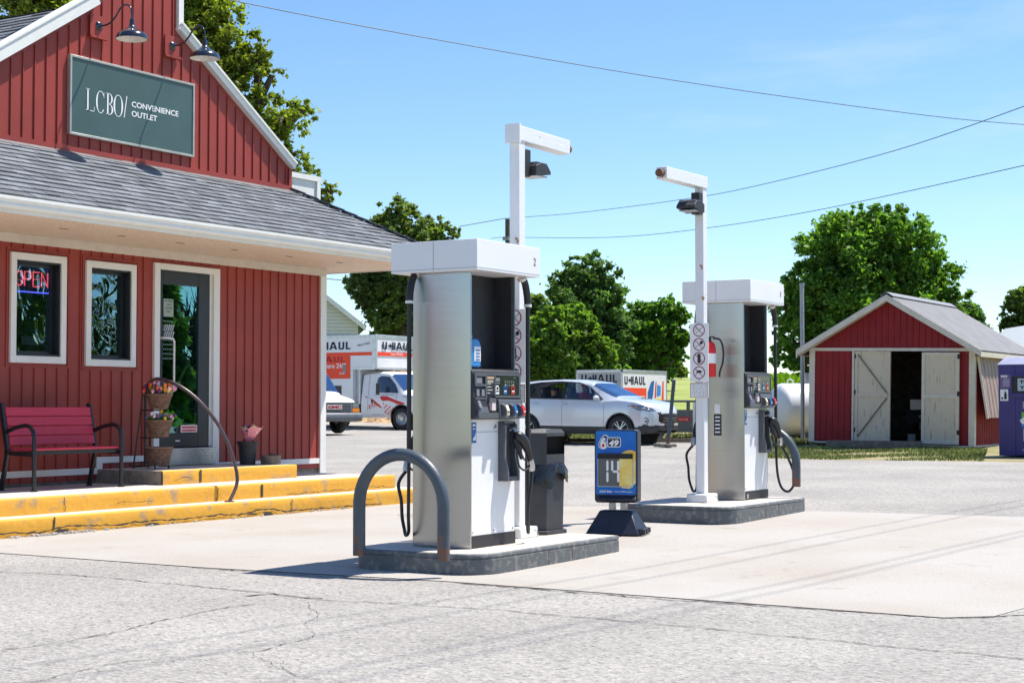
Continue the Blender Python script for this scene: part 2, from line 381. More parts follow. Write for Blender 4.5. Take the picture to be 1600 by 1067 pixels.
def apron_mat():
    m = mat('apron concrete', (.385, .365, .338), .9, c2=(.345, .31, .27), mix=(.4, .75), scale=.7, detail=9, bump=.12, bscale=200)
    n = m.node_tree.nodes; L = m.node_tree.links; p = n['Principled BSDF']
    src = p.inputs['Base Color'].links[0].from_socket; tc = n['Texture Coordinate']
    n3 = n.new('ShaderNodeTexNoise'); n3.inputs['Scale'].default_value = 70; n3.inputs['Detail'].default_value = 4; L.new(tc.outputs['Object'], n3.inputs['Vector'])
    r3 = n.new('ShaderNodeValToRGB'); r3.color_ramp.elements[0].position = .3; r3.color_ramp.elements[1].position = .6
    r3.color_ramp.elements[0].color = (.82, .8, .79, 1); r3.color_ramp.elements[1].color = (1.05, 1.05, 1.05, 1); L.new(n3.outputs['Fac'], r3.inputs[0])
    mx = n.new('ShaderNodeMix'); mx.data_type = 'RGBA'; mx.blend_type = 'MULTIPLY'; mx.inputs['Factor'].default_value = 1
    L.new(src, mx.inputs['A']); L.new(r3.outputs[0], mx.inputs['B']); n5 = n.new('ShaderNodeTexNoise'); n5.inputs['Scale'].default_value = 2.3; n5.inputs['Detail'].default_value = 9; n5.inputs['Roughness'].default_value = .62; L.new(tc.outputs['Object'], n5.inputs['Vector'])
    r5 = n.new('ShaderNodeValToRGB'); r5.color_ramp.elements[0].position = .60; r5.color_ramp.elements[1].position = .74; L.new(n5.outputs['Fac'], r5.inputs[0])   # oil and tyre stains
    m5 = n.new('ShaderNodeMix'); m5.data_type = 'RGBA'; m5.blend_type = 'MULTIPLY'; L.new(r5.outputs[0], m5.inputs['Factor']); L.new(mx.outputs['Result'], m5.inputs['A']); m5.inputs['B'].default_value = (.74, .70, .66, 1)
    L.new(m5.outputs['Result'], p.inputs['Base Color'])
    return m
M['asphalt'] = asphalt(); M['apron'] = apron_mat()
M['field'] = mat('grass field', (.20, .26, .045), .9, c2=(.30, .33, .09), mix=(.35, .7), scale=.6, detail=10, bump=.6, bscale=4)
M['verge'] = mat('verge soil', (.20, .19, .07), .95, c2=(.30, .24, .14), mix=(.45, .62), scale=1.6, detail=10, bump=.5, bscale=15)

# terrain sheet: fine near, reaching the horizon
def terrain():
    def ax(lo, hi): 
        a = list(np.arange(lo, hi+.01, 2.0)); return [-900, -500, -250, -120, -60]+a+[hi+20, hi+60, hi+150, hi+400, hi+900]
    xs = ax(-30, 130); ys = [-900, -500, -250, -120, -60]+list(np.arange(-40, 110.1, 2.0))+[130, 160, 250, 500, 1000]
    vs = [(x, y, ground_z(x, y)-.02) for y in ys for x in xs]; nx = len(xs)
    fs = [(j*nx+i, j*nx+i+1, (j+1)*nx+i+1, (j+1)*nx+i) for j in range(len(ys)-1) for i in range(nx-1)]
    mb = MB(); mb.add(vs, fs); o = mb.build('ground', 'field', fix=False); o.data.polygons.foreach_set('use_smooth', [True]*len(o.data.polygons))
    tag(o, kind='structure')
terrain()
LOT = [(-45, -9), (31.6, -9), (31.2, 7), (31.7, 13.3), (36.5, 15.2), (39.6, 18.2), (38.5, 21.6), (43, 26.5), (50.0, 34.4), (52.0, 38.5), (47, 50), (10, 50), (-45, 50)]
lattice(LOT, 2.0, -.008, 'parking_lot', 'asphalt')
lattice([(30.9, 6.0), (33, 6), (52, 10), (60, 20), (62, 44), (50, 52), (50.2, 34.2), (42.8, 26.3), (38.3, 21.6), (39.4, 18.3), (36.4, 15.4), (31.4, 13.5)], 2.0, -.012, 'verge', 'verge')
APR = [(10.08, 13.6), (10.0, 9), (10.16, 6.8), (10.02, 3.0), (10.25, 2.75), (17.9, 1.9), (18.1, 4.5), (17.9, 6.92), (17.9, 12.2), (17.7, 13.6)]
lattice(APR, 1.0, -.002, 'concrete_apron', 'apron')
lattice([(-150, -9.2), (150, -9.2), (150, -16.5), (-150, -16.5)], 4.0, -.004, 'road', 'asphalt')

def strip(pts, wd, name, m, dz=-.003, jag=.35, kind='structure', wob=.012):
    P = []
    for i in range(len(pts)-1):
        a = Vector(pts[i]); b = Vector(pts[i+1]); n_ = max(2, int((b-a).length/.05))
        for k in range(n_): P.append(a+(b-a)*k/n_)
    P.append(Vector(pts[-1])); mb = MB(); vs = []
    for i, p in enumerate(P):
        d = (P[min(i+1, len(P)-1)]-P[max(i-1, 0)]).normalized(); nrm = Vector((-d.y, d.x))
        off = random.gauss(0, 1)*wd*jag+wob*(math.sin(i*.41+pts[0][0]*9)+.6*math.sin(i*.93+2)+.4*math.sin(i*2.1)); ww = wd*(.25+random.random()*1.2)
        for sgn in (-1, 1):
            q = p+nrm*(off+sgn*ww/2); vs.append((q.x, q.y, ground_z(q.x, q.y)+dz))
    mb.add(vs, [(2*i, 2*i+1, 2*i+3, 2*i+2) for i in range(len(P)-1)])
    o = mb.build(name, m, fix=False); tag(o, kind=kind); return o
def gp(x, y):      # point of the pavement at a bearing read off the photograph
    z = 0
    for i in range(20):
        r = _f+_r*((x-800)/FPX)-_u*((y-533.5)/FPX); t = (z-EYE)/r.z; p = Vector((0, 0, EYE))+r*t; z = g0(p.x, p.y)
    return (p.x, p.y)
for pts, wd in (([(0, 862), (100, 868), (200, 876), (380, 891)], .03), ([(380, 891), (560, 903), (700, 905)], .018), ([(712, 909), (1000, 932), (1500, 965), (1600, 959)], .03),
                ([(0, 892), (120, 897), (400, 923), (500, 935)], .022), ([(500, 935), (760, 950), (1050, 975), (1380, 1007), (1600, 1027)], .018),
                ([(385, 930), (420, 926), (450, 929), (500, 934)], .04), ([(0, 1013), (100, 1002), (200, 981), (270, 964), (340, 950), (400, 942)], .014),
                ([(0, 1066), (60, 1061), (200, 1030), (300, 1023), (400, 1016), (440, 1005), (490, 994)], .010), ([(395, 1017), (430, 1040), (480, 1058)], .005),
                ([(490, 994), (478, 975), (497, 958), (480, 940)], .005), ([(440, 1030), (450, 1048), (500, 1062)], .005),
                ([(1000, 797+8), (1260, 799), (1400, 803), (1600, 809)], .02)):
    strip([gp(*p) for p in pts], wd*.7, 'pavement_crack', 'crack')
# ------------------------------------------------------------ store building
W = 14.75
X0, X1 = 11.08, 18.88
bld = thing('store_building', 'red board and batten store with white trim, grey hipped porch roof and stepped gable front', 'store', (15, W, 0))
OX, OY = 15, W
def BM(): return MB()
def bb(mb, name, m, parent=bld, **k):        # meshes given in world coordinates
    mb.xf(Matrix.Translation((-OX, -OY, 0)) if parent else Matrix())
    return mb.build(name, m, parent, **k)
def holes_wall(mb, x0, x1, z0, z1, holes, y=W, th=.14):
    xs = sorted({x0, x1, *[h[0] for h in holes], *[h[1] for h in holes]}); zs = sorted({z0, z1, *[h[2] for h in holes], *[h[3] for h in holes]})
    for a, b in zip(xs, xs[1:]):
        for c, d in zip(zs, zs[1:]):
            if not any(h[0]-.001 <= a and b <= h[1]+.001 and h[2]-.001 <= c and d <= h[3]+.001 for h in holes):
                mb.quad((a, y, c), (b, y, c), (b, y, d), (a, y, d))
                mb.quad((a, y+th, c), (b, y+th, c), (b, y+th, d), (a, y+th, d))
OPEN = [(13.10, 13.80, 1.87, 3.01), (14.27, 14.96, 1.86, 3.0), (15.45, 16.50, .55, 3.05)]
wall = MB(); holes_wall(wall, X0, X1, .40, 3.30, OPEN)
rx = [16.785+.178*k for k in range(-32, 12)]
TR = [(12.99, 13.91, 1.77, 3.11), (14.16, 15.07, 1.755, 3.10), (15.34, 16.61, .4, 3.16)]
for x in rx:
    segs = [(.46 if x > 14.5 else .40, 3.19)]
    for h in TR:
        if h[0] < x < h[1]: segs = [s_ for a, b in segs for s_ in ((a, h[2]), (h[3], b)) if s_[1]-s_[0] > .02]
    for a, b in segs:
        wall.box(x-.006, W-.016, a, x+.006, W+.01, b)
for h in TR[:2]:      # red casing outside the white trim
    wall.box(h[0]-.02, W-.014, h[2]-.02, h[0], W+.01, h[3]+.02); wall.box(h[1], W-.014, h[2]-.02, h[1]+.02, W+.01, h[3]+.02)
    wall.box(h[0], W-.014, h[2]-.02, h[1], W+.01, h[2]); wall.box(h[0], W-.014, h[3], h[1], W+.01, h[3]+.02)
wall.quad((X1, W, .4), (X1, 24, .4), (X1, 24, 3.3), (X1, W, 3.3)); wall.quad((X0, W, .4), (X0, 24, .4), (X0, 24, 3.3), (X0, W, 3.3)); wall.quad((X0, 24, .4), (X1, 24, .4), (X1, 24, 3.3), (X0, 24, 3.3))
bb(wall, 'wall', 'red_wall')
fd = MB().box(X0+.03, W+.03, .02, X1-.03, 23.9, .41); bb(fd, 'foundation', 'concrete_grey')
t = MB()      # white base trim with its step up beside the door, corner trim, top trim
t.box(X0-.02, W-.022, .47, 14.49, W-.001, .545); t.box(14.40, W-.022, .545, 14.49, W-.001, .60); t.box(14.40, W-.022, .60, 15.355, W-.001, .675)
t.box(16.60, W-.022, .47, X1-.10, W-.001, .545)
t.box(X1-.10, W-.03, .33, X1+.03, W-.001, 3.19); t.box(X1+.002, W-.001, .33, X1+.03, W+.12, 3.19)
bb(t, 'base_trim', 'white_trim')
t = MB().box(X0-.4, W-.025, 3.19, X1+.03, W-.001, 3.30); bb(t, 'top_trim', 'cream_trim')
# windows: white casing, dark frame, pane
def frame_ring(mb, x0, x1, z0, z1, wd, y0, y1):
    mb.box(x0, y0, z0, x0+wd, y1, z1); mb.box(x1-wd, y0, z0, x1, y1, z1); mb.box(x0+wd, y0, z0, x1-wd, y1, z0+wd); mb.box(x0+wd, y0, z1-wd, x1-wd, y1, z1)
for i, (h, cs) in enumerate(zip(OPEN[:2], ((13.02, 13.87, 1.80, 3.08), (14.19, 15.035, 1.785, 3.07)))):
    c = MB(); frame_ring(c, *cs, .083, W-.035, W+.02); wn = bb(c, 'window', 'white_trim', bevel=.004)
    wn.data.transform(Matrix.Identity(4))
    f = MB(); a = (cs[0]+.083, cs[1]-.083, cs[2]+.083, cs[3]-.083); frame_ring(f, *a, .022, W-.012, W+.125)
    frame_ring(f, a[0]+.022, a[1]-.022, a[2]+.022, a[3]-.022, .038, W+.075, W+.12)
    f.xf(Matrix.Translation((-OX, -OY, 0))); f.build('frame', 'frame_dark', wn)
    g = MB().box(a[0]+.055, W+.096, a[2]+.055, a[1]-.055, W+.102, a[3]-.055); g.xf(Matrix.Translation((-OX, -OY, 0))); g.build('pane', 'pane', wn)
# dark room behind the glass
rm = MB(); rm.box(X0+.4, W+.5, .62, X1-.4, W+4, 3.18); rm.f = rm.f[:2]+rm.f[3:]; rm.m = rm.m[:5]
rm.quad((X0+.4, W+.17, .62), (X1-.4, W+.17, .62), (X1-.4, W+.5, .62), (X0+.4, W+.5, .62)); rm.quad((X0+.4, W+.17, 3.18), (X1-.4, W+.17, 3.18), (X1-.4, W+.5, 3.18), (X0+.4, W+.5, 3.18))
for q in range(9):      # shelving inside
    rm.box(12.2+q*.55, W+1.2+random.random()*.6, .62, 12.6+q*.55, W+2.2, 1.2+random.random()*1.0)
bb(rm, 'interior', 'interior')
# window dressing seen through the panes
ng = MB(); ng.box(13.36, W+.16, 2.02, 13.70, W+.18, 2.12); bb(ng, 'window_notice', 'white')
# door
df = MB(); df.box(15.355, W-.04, .50, 15.455, W+.05, 3.13); df.box(16.47, W-.04, .50, 16.59, W+.05, 3.13); df.box(15.455, W-.04, 3.05, 16.47, W+.05, 3.13)
bb(df, 'door_frame', 'white_trim', bevel=.004)
jm = MB(); jm.box(16.43, W+.0, .77, 16.47, W+.08, 3.05); bb(jm, 'door_jamb', 'gutter')
tp = MB().box(15.455, W-.10, .535, 16.46, W+.04, .755); st = bb(tp, 'threshold', 'tread_plate', bevel=.006)
dm = MB()
for i in range(22):
    for j in range(5):
        x = 15.52+i*.042; z = .575+j*.038; s_ = 1 if (i+j) % 2 else -1
        dm.beam((x-.011, W-.102, z-.009*s_), (x+.011, W-.102, z+.009*s_), .006, .006, up=(0, 1, 0))
dm.xf(Matrix.Translation((-OX, -OY, 0))); dm.build('tread_pattern', 'steel_plain', st)
d = MB(); dx0, dx1, dz0, dz1 = 15.457, 16.425, .765, 3.045; gx0, gx1, gz0, gz1 = 15.54, 16.215, .95, 2.87
d.box(dx0, W+.0, dz0, gx0, W+.05, dz1); d.box(gx1, W+.0, dz0, dx1, W+.05, dz1); d.box(gx0, W, dz0, gx1, W+.05, gz0); d.box(gx0, W, gz1, gx1, W+.05, dz1)
dr = bb(d, 'door', 'frame_dark', bevel=.005)
def sub(mb, name, m, par, **k): mb.xf(Matrix.Translation((-OX, -OY, 0))); return mb.build(name, m, par, **k)
sub(MB().box(gx0, W+.02, gz0, gx1, W+.028, gz1), 'pane', 'door_pane', dr)
hd = MB().tube([(15.50, W+.0, 2.17), (15.50, W-.07, 2.17), (15.56, W-.09, 2.17), (15.64, W-.09, 2.16), (15.66, W-.09, 2.13), (15.66, W-.09, 1.50), (15.66, W-.05, 1.47), (15.66, W+.01, 1.47)], .014, 8)
sub(hd, 'handle', 'gutter', dr, smooth=50)
sub(MB().box(15.79, W-.004, .84, 15.87, W+.0, .855), 'maker_plate', 'white', dr)
nt_ = MB().box(15.57, W+.012, 2.45, 15.75, W+.019, 2.68); n1 = sub(nt_, 'notice', mat('faded notice', (.30, .36, .30), .6), dr)
ln = MB()
for k, (a, b) in enumerate(((.01, .17), (.05, .13), (.03, .15), (.06, .12))): ln.box(15.57+a, W+.010, 2.645-k*.045, 15.57+b, W+.0115, 2.66-k*.045)
for q in range(9): 
    for c in range(5): ln.box(15.56+c*.037, W+.010, 2.38-q*.06, 15.588+c*.037, W+.0115, 2.40-q*.06)
sub(ln, 'notice_print', mat('notice print', (.10, .16, .15), .6), dr)
wt = MB()
for c in range(5):
    wt.beam((15.57+c*.038, W+.006, 2.27), (15.60+c*.038, W+.006, 2.35), .004, .018, up=(0, 1, 0)); wt.beam((15.57+c*.038, W+.006, 2.18), (15.60+c*.038, W+.006, 2.26), .004, .018, up=(0, 1, 0))
sub(wt, 'hours_sticker', 'white', dr)
pk = MB().box(15.90, W+.006, .955, 16.21, W+.013, 1.05); sub(pk, 'warning_sticker', mat('pink sticker', (.75, .55, .55), .5), dr)
pl = MB()
for k in range(11): 
    for q in (0, 1): pl.box(15.92+k*.025, W+.003, .97+q*.04, 15.94+k*.025, W+.0055, .99+q*.04)
sub(pl, 'sticker_print', 'udeep', dr)
# leaning chalk sign seen in the door glass
sub(MB().quad((15.60, W+.10, .96), (15.80, W+.10, .96), (15.75, W+.14, 1.42), (15.57, W+.14, 1.42)), 'poster', mat('poster grey', (.30, .33, .33), .6), dr)

# porch roof: soffit, gutter, shingle slopes
EX0, EX1, EY = 10.36, 19.6, 13.16
sf = MB(); sf.box(EX0, EY+.02, 3.302, EX1-.02, W-.026, 3.335); sf.box(X1+.031, W-.026, 3.302, EX1-.02, 24.5, 3.335)
sfo = bb(sf, 'soffit', 'soffit')
vn = MB()
for x in (13.0, 13.9, 14.9, 15.9, 17.0, 18.1): vn.box(x, 13.9, 3.296, x+.12, 13.93, 3.3015)
sub(vn, 'soffit_seam', 'concrete_grey', sfo)
fc = MB(); fc.box(EX0, EY-.001, 3.29, EX1, EY+.02, 3.38); fc.box(EX1-.02, EY+.02, 3.29, EX1, 24.5, 3.44); bb(fc, 'fascia', 'white_trim')
gu = MB(); prof = [(EY-.002, 3.33), (EY-.06, 3.33), (EY-.085, 3.36), (EY-.085, 3.39), (EY-.11, 3.42), (EY-.11, 3.452), (EY-.10, 3.452), (EY-.098, 3.43), (EY-.002, 3.43)]
gu.prism([(p[0], p[1]) for p in prof], EX0, EX1+.02, 'yz'); bb(gu, 'gutter', 'gutter')
RB = MB()
zt, ze = 4.36, 3.46; hx = 18.1
def slope_z(y): return ze+(y-(EY-.06))*(zt-ze)/(W-EY+.06)
RB.prism([(EX0, EY-.04), (EX1+.03, EY-.04), (hx+.02, W-.001), (EX0+1.5, W-.001)], 0, 1, 'xy')
nv = len(RB.v)//2
RB.v = [(x, y, slope_z(y)-(.02 if z == 0 else .008)) for x, y, z in RB.v]
side = [(EX1+.03, EY-.04, ze-.01), (EX1+.03, 24.5, ze-.01), (hx, 24.5, zt), (hx, W, zt)]; RB.quad(*side); RB.quad(*[(x, y, z-.02) for x, y, z in side])
bb(RB, 'roof', 'roof_base')
sh = MB()
def course_sheet(mb, P0, ex, ey, L0, L1f, H, step=.14, wmin=.12, wmax=.30, th=.011):
    """rows of tabs on the plane P0 + a*ex + b*ey; L0(b), L1f(b) give the row ends"""
    nrm = ex.cross(ey).normalized()
    if nrm.z < 0: nrm = -nrm
    b = 0; k = 0
    while b < H:
        a = L0(b)-random.random()*.2; h = min(step+.03, H-b)
        while a < L1f(b):
            w_ = random.uniform(wmin, wmax); a0 = max(a, L0(b)); a1 = min(a+w_-.006, L1f(b+h*.5))
            if a1-a0 > .03:
                sk = .05
                t0 = th*(1+.5*random.random()); lo = [P0+ex*q+ey*r for q, r in ((a0, b), (a1, b), (min(a1+sk*0, a1), b+h), (a0, b+h))]
                top = [lo[0]+nrm*t0*1.6, lo[1]+nrm*t0*1.6, lo[2]+nrm*.004, lo[3]+nrm*.004]
                mb.add([*lo, *top], [(4,5,6,7), (0,1,5,4), (1,2,6,5), (3,0,4,7)])
            a += w_
        b += step; k += 1
e2 = Vector((0, W-EY+.06, zt-ze)); H = e2.length; e2.normalize(); cy = e2.y
course_sheet(sh, Vector((0, EY-.06, ze)), Vector((1, 0, 0)), e2, lambda b: EX0, lambda b: EX1+.04-(EX1+.04-hx)*b/H, H)
bb(sh, 'shingles', 'roof', fix=False)
hc = MB()
a = Vector((EX1+.03, EY-.06, ze+.02)); b = Vector((hx+.02, W-.02, zt+.02))
for k in range(12):
    p = a+(b-a)*k/12; q = a+(b-a)*(k+1.15)/12
    hc.beam(p+Vector((0, 0, .012)), q, .17, .014, up=(0, 0, 1))
bb(hc, 'hip_cap', 'roof')
fl = MB(); fl.add([(EX0+1.5, W-.12, slope_z(W-.12)+.022), (hx, W-.12, slope_z(W-.12)+.022), (hx, W-.022, zt+.012), (EX0+1.5, W-.022, zt+.012)], [(0, 1, 2, 3)])
bb(fl, 'flashing', 'lead')

# stepped gable front
CX = 14.98; gw = 3.10; tw = .745; zb = 4.36
zk = zb+.30; zs_ = 6.17; ztop = 7.5
prof = [(CX-gw, zb), (CX+gw, zb), (CX+gw, zk), (CX+tw, zs_), (CX+tw, ztop), (CX-tw, ztop), (CX-tw, zs_), (CX-gw, zk)]
g = MB(); g.prism(prof, W-.02, W+.14, 'xz')
def top_at(x):
    d_ = abs(x-CX)
    return ztop if d_ < tw else zs_-(d_-tw)*(zs_-zk)/(gw-tw)
for k in range(-18, 19):
    x = 14.94+.178*k
    if abs(x-CX) < gw-.05: g.box(x-.006, W-.037, zb+.06, x+.006, W-.021, top_at(x)-.05)
g.box(CX-gw-.0, W-.045, zb+.0, CX+gw, W-.021, zb+.06)
g.box(CX+gw-.06, W-.044, zb+.06, CX+gw+.004, W-.021, zk)
bb(g, 'gable_wall', 'red_wall')
rk = MB()
def rake(mb, p, q, wd, dep, up):
    mb.beam((p[0], W-.02-dep/2+.02, p[1]), (q[0], W-.02-dep/2+.02, q[1]), dep, wd, up=up)
for s_ in (1, -1):
    ang = math.atan2(zs_-zk, gw-tw); nx, nz = math.sin(ang)*s_, math.cos(ang)
    p = (CX+s_*(gw+.02)+nx*0, zk+.03); q = (CX+s_*tw, zs_+.06)
    if s_ == 1:
        rake(rk, p, q, .075, .10, (0, 0, 1)); rk.beam((p[0]+.02, W-.04, p[1]+.05), (q[0]+.02, W-.04, q[1]+.05), .16, .03)
    else:
        rk.beam((p[0]-.1, W-.12, p[1]+.0), (q[0], W-.12, q[1]+.05), .03, .15)
        rk.beam((p[0]-.1, W-.05, p[1]+.085), (q[0], W-.05, q[1]+.135), .20, .02)
rk.box(CX+tw-.005, W-.07, zs_+.03, CX+tw+.085, W+.15, ztop); rk.box(CX-tw-.05, W-.07, zs_+.1, CX-tw+.005, W+.15, ztop); rk.box(CX-tw-.1, W-.07, ztop, CX+tw+.1, W+.16, ztop+.07)
bb(rk, 'rake_trim', 'gutter')
# main roof behind the gable
mr_ = MB()
for s_ in (1, -1):
    P = [(CX+s_*(gw+.1), W+.14, zk), (CX+s_*tw*.9, W+.14, zs_+.07), (CX+s_*tw*.9, 24, zs_+.07), (CX+s_*(gw+.1), 24, zk)]
    mr_.quad(*P); mr_.quad(*[(x, y, z-.05) for x, y, z in P]); mr_.quad(P[0], P[3], (P[3][0], 24, 4.0), (P[0][0], P[0][1], 4.0))
mr_.quad((CX-tw, W+.14, zs_+.07), (CX+tw, W+.14, zs_+.07), (CX+tw, 24, zs_+.07), (CX-tw, 24, zs_+.07))
bb(mr_, 'main_roof', 'roof_base')
ms = MB(); e1 = Vector((0, 1, 0)); sl_ = Vector((gw+.1-tw*.9, 0, zs_+.07-zk)); HH = sl_.length; sl_.normalize()
course_sheet(ms, Vector((CX-gw-.1, W-.13, zk+.015)), e1, sl_, lambda b: 0, lambda b: 6, HH, step=.14)
bb(ms, 'main_roof_shingles', 'roof', fix=False)
bx = MB().box(17.9, 15.05, 3.5, 19.12, 19.5, 4.62); bx_ = bb(bx, 'rear_dormer', 'white_trim')
dt = MB(); dt.box(17.88, 15.02, 4.622, 19.16, 19.6, 4.70); dt.box(19.06, 15.02, 3.6, 19.14, 15.049, 4.62); dt.box(19.121, 15.05, 3.6, 19.14, 15.2, 4.62)
dt.xf(Matrix.Translation((-OX, -OY, 0))); dt.build('dormer_trim', 'gutter', bx_)
for k, x in enumerate((14.31, 15.61)):      # red mounting blocks for the lamps
    b_ = MB().box(x-.125, W-.055, 5.83, x+.135, W-.0375, 6.09); b_.box(x-.14, W-.085, 5.80, x+.15, W-.0375, 5.83); bb(b_, 'lamp_block', 'red_wall')

# ------------------------------------------------------------ sign and lamps on the gable
sg = thing('shop_sign', 'dark green outlet sign in a pale metal frame on the red gable', 'sign', (14.94, W-.02, 5.045))
f = MB(); frame_ring(f, -1.09, 1.09, -.485, .485, .03, -.055, .0); f.build('frame', 'sign_trim', sg, bevel=.004)
MB().box(-1.06, -.042, -.455, 1.06, -.02, .455).build('panel', 'sign_green', sg)
ly = -.0425
def st_(s, x0, x1, z0, z1, **k): return text(s, (x0, ly, z0), (1, 0, 0), (0, 0, 1), x1-x0, z1-z0, 'white', sg, **k)
# condensed serif capitals drawn as stems, bowls and hairlines
L_ = MB()
def stem(x, z0, z1, wd): L_.quad((x, ly-.003, z0), (x+wd, ly-.003, z0), (x+wd, ly-.003, z1), (x, ly-.003, z1))
def bowl(cx, cz, rx_, rz_, a0, a1, thick, thin):
    n_ = 26
    for i in range(n_):
        q = []
        for t_ in (i/n_, (i+1)/n_):
            a_ = R(a0+(a1-a0)*t_); wd = thin+(thick-thin)*abs(math.cos(a_))**1.5
            q.append(((cx+(rx_)*math.cos(a_)), (cz+rz_*math.sin(a_)), (cx+(rx_-wd)*math.cos(a_)), (cz+(rz_-thin)*math.sin(a_))))
        L_.quad((q[0][0], ly-.003, q[0][1]), (q[1][0], ly-.003, q[1][1]), (q[1][2], ly-.003, q[1][3]), (q[0][2], ly-.003, q[0][3]))
z0 = -.155; z1 = .115; zm = (z0+z1)/2
stem(-.805, z0, z1, .022); stem(-.825, z0, z0+.008, .062); stem(-.825, z1-.008, z1, .062); stem(-.785, z0, z0+.008, .10); stem(-.692, z0, z0+.06, .007)
bowl(-.585, zm, .075, .138, 40, 320, .026, .008); stem(-.532, z1-.075, z1-.01, .007)
stem(-.475, z0, z1, .024); bowl(-.455, zm+.065, .075, .07, -90, 90, .026, .008); bowl(-.455, zm-.068, .085, .07, -90, 90, .028, .008); stem(-.49, z0, z0+.008, .04); stem(-.49, z1-.008, z1, .04)
bowl(-.285, zm, .082, .138, 0, 360, .028, .008)
L_.quad((-.190, ly-.003, -.150), (-.176, ly-.003, -.150), (-.132, ly-.003, .125), (-.146, ly-.003, .125))
L_.build('lettering', 'white', sg, fix=False)
st_('CONVENIENCE', -.055, .79, .005, .078, bold=.02, depth=.003); st_('OUTLET', -.055, .40, -.115, -.042, bold=.02, depth=.003)
def gooseneck(x, lab):
    t = thing('gooseneck_lamp', lab, 'wall lamp', (x, W-.056, 5.96), group='gooseneck lamps over the sign')
    MB().lathe([(0, -.03), (.03, -.03), (.045, -.02), (.06, -.004), (.062, 0)], n=18, axis='y').build('wall_plate', 'lamp_navy', t, smooth=40)
    pts = [(0, 0, 0), (0, -.12, 0), (0, -.20, .02), (0, -.28, .09), (0, -.35, .175), (0, -.42, .215), (0, -.49, .20), (0, -.535, .15), (0, -.55, .08), (0, -.55, -.02)]
    cv = []
    for i in range(len(pts)-1):
        a = Vector(pts[i]); b = Vector(pts[i+1]); cv += [a, a.lerp(b, .5)]
    MB().tube(cv+[Vector(pts[-1])], .012, 8).build('arm', 'lamp_navy', t, smooth=60)
    s = MB().lathe([(.0, .02), (.026, .02), (.03, .0), (.032, -.05), (.045, -.075), (.06, -.085), (.075, -.105), (.13, -.135), (.175, -.165), (.19, -.20), (.195, -.225), (.19, -.227)], (0, -.55, 0), 28)
    s.build('shade', 'lamp_navy', t, smooth=50)
    MB().lathe([(.188, -.2262), (.17, -.175), (.12, -.145), (.05, -.12), (0, -.12)], (0, -.55, 0), 28).build('reflector', 'lamp_inside', t, smooth=50)
    MB().ball((0, -.55, -.17), (.03, .03, .045)).build('bulb', 'lamp_inside', t, smooth=60)
    return t
gooseneck(14.33, 'navy gooseneck barn lamp over the left end of the green sign')
gooseneck(15.625, 'navy gooseneck barn lamp near the right slope of the gable')
# neon sign behind the left window
ne = thing('neon_sign', 'red and blue neon OPEN sign hanging inside the left window', 'neon sign', (13.50, W+.16, 2.80))
def rr(w_, h_, r_, y=0):
    P = []
    for cx, cz, a0 in ((w_-r_, h_-r_, 0), (-w_+r_, h_-r_, 90), (-w_+r_, -h_+r_, 180), (w_-r_, -h_+r_, 270)):
        for k in range(5): P.append((cx+r_*math.cos(R(a0+k*22.5)), y, cz+r_*math.sin(R(a0+k*22.5))))
    return P
MB().tube(rr(.285, .155, .04), .0075, 6, closed=True).build('border_tube', 'neon_blue', ne, smooth=60)
n_ = MB(); q = .0085
def letter(x, pts): n_.tube([(x+a*.095, 0, -.085+b*.17) for a, b in pts], q, 6)
n_.tube([(-.19+.052*math.cos(R(a)), 0, .0+.085*math.sin(R(a))) for a in range(0, 360, 24)], q, 6, closed=True)
letter(-.11, [(0, 0), (0, 1), (.8, 1), (1, .9), (1, .6), (.8, .48), (0, .48)])
letter(.02, [(1, 1), (0, 1), (0, .5), (.8, .5), (0, .5), (0, 0), (1, 0)]); letter(.15, [(0, 0), (0, 1), (1, 0), (1, 1)])
n_.build('lettering', 'neon_red', ne, smooth=60)
MB().box(-.31, .03, -.18, .31, .04, .18).build('backing', mat('neon backing', (.03, .04, .09), .3), ne)

# ------------------------------------------------------------ steps
st = thing('concrete_steps', 'three long concrete steps with worn yellow painted risers along the store front', 'steps', (15, 13, 0))
def step_slab(x0, x1, yf, z0, z1, nm, joint):
    r = MB()
    xs = [x0]; 
    while xs[-1] < x1: xs.append(min(x1, xs[-1]+.11))
    pr = [(0, 0), (-.0, .6), (.0, .90), (.006, .975), (.018, 1.0), (.075, 1.004)]
    vs = []; k = len(pr)
    for i, x in enumerate(xs):
        jx = random.gauss(0, .0035); ch = max(0, random.gauss(-.35, .5))*.035 if nm == 'bottom_step' else max(0, random.gauss(-.6, .4))*.02
        for j, (dy, h) in enumerate(pr):
            yy = yf+dy+jx*(1 if j in (2, 3) else .3)+(ch if j == 0 else (ch*.4 if j == 1 else 0)); vs.append((x, yy, z0+(z1-z0)*h+(.0 if j != 5 else .0)))
    fs = [(i*k+j, (i+1)*k+j, (i+1)*k+j+1, i*k+j+1) for i in range(len(xs)-1) for j in range(k-1)]
    r.add(vs, fs); r.add([(x1, yf+.01, z0), (x1, yf+.5, z0), (x1, yf+.5, z1), (x1, yf+.03, z1)], [(0, 1, 2, 3)])
    r.xf(Matrix.Translation((-15, -13, 0))); o = r.build('riser', 'yellow', st, smooth=50, fix=False)
    return o
step_slab(8.5, 18.6, 12.63, -.02, .18, 'bottom_step', []); step_slab(8.5, 18.24, 13.0, .17, .358, 'middle_step', []); step_slab(14.42, 16.93, 13.66, .35, .528, 'top_step', [])
def sb(mb, n_, m, **k): mb.xf(Matrix.Translation((-15, -13, 0))); return mb.build(n_, m, st, **k)
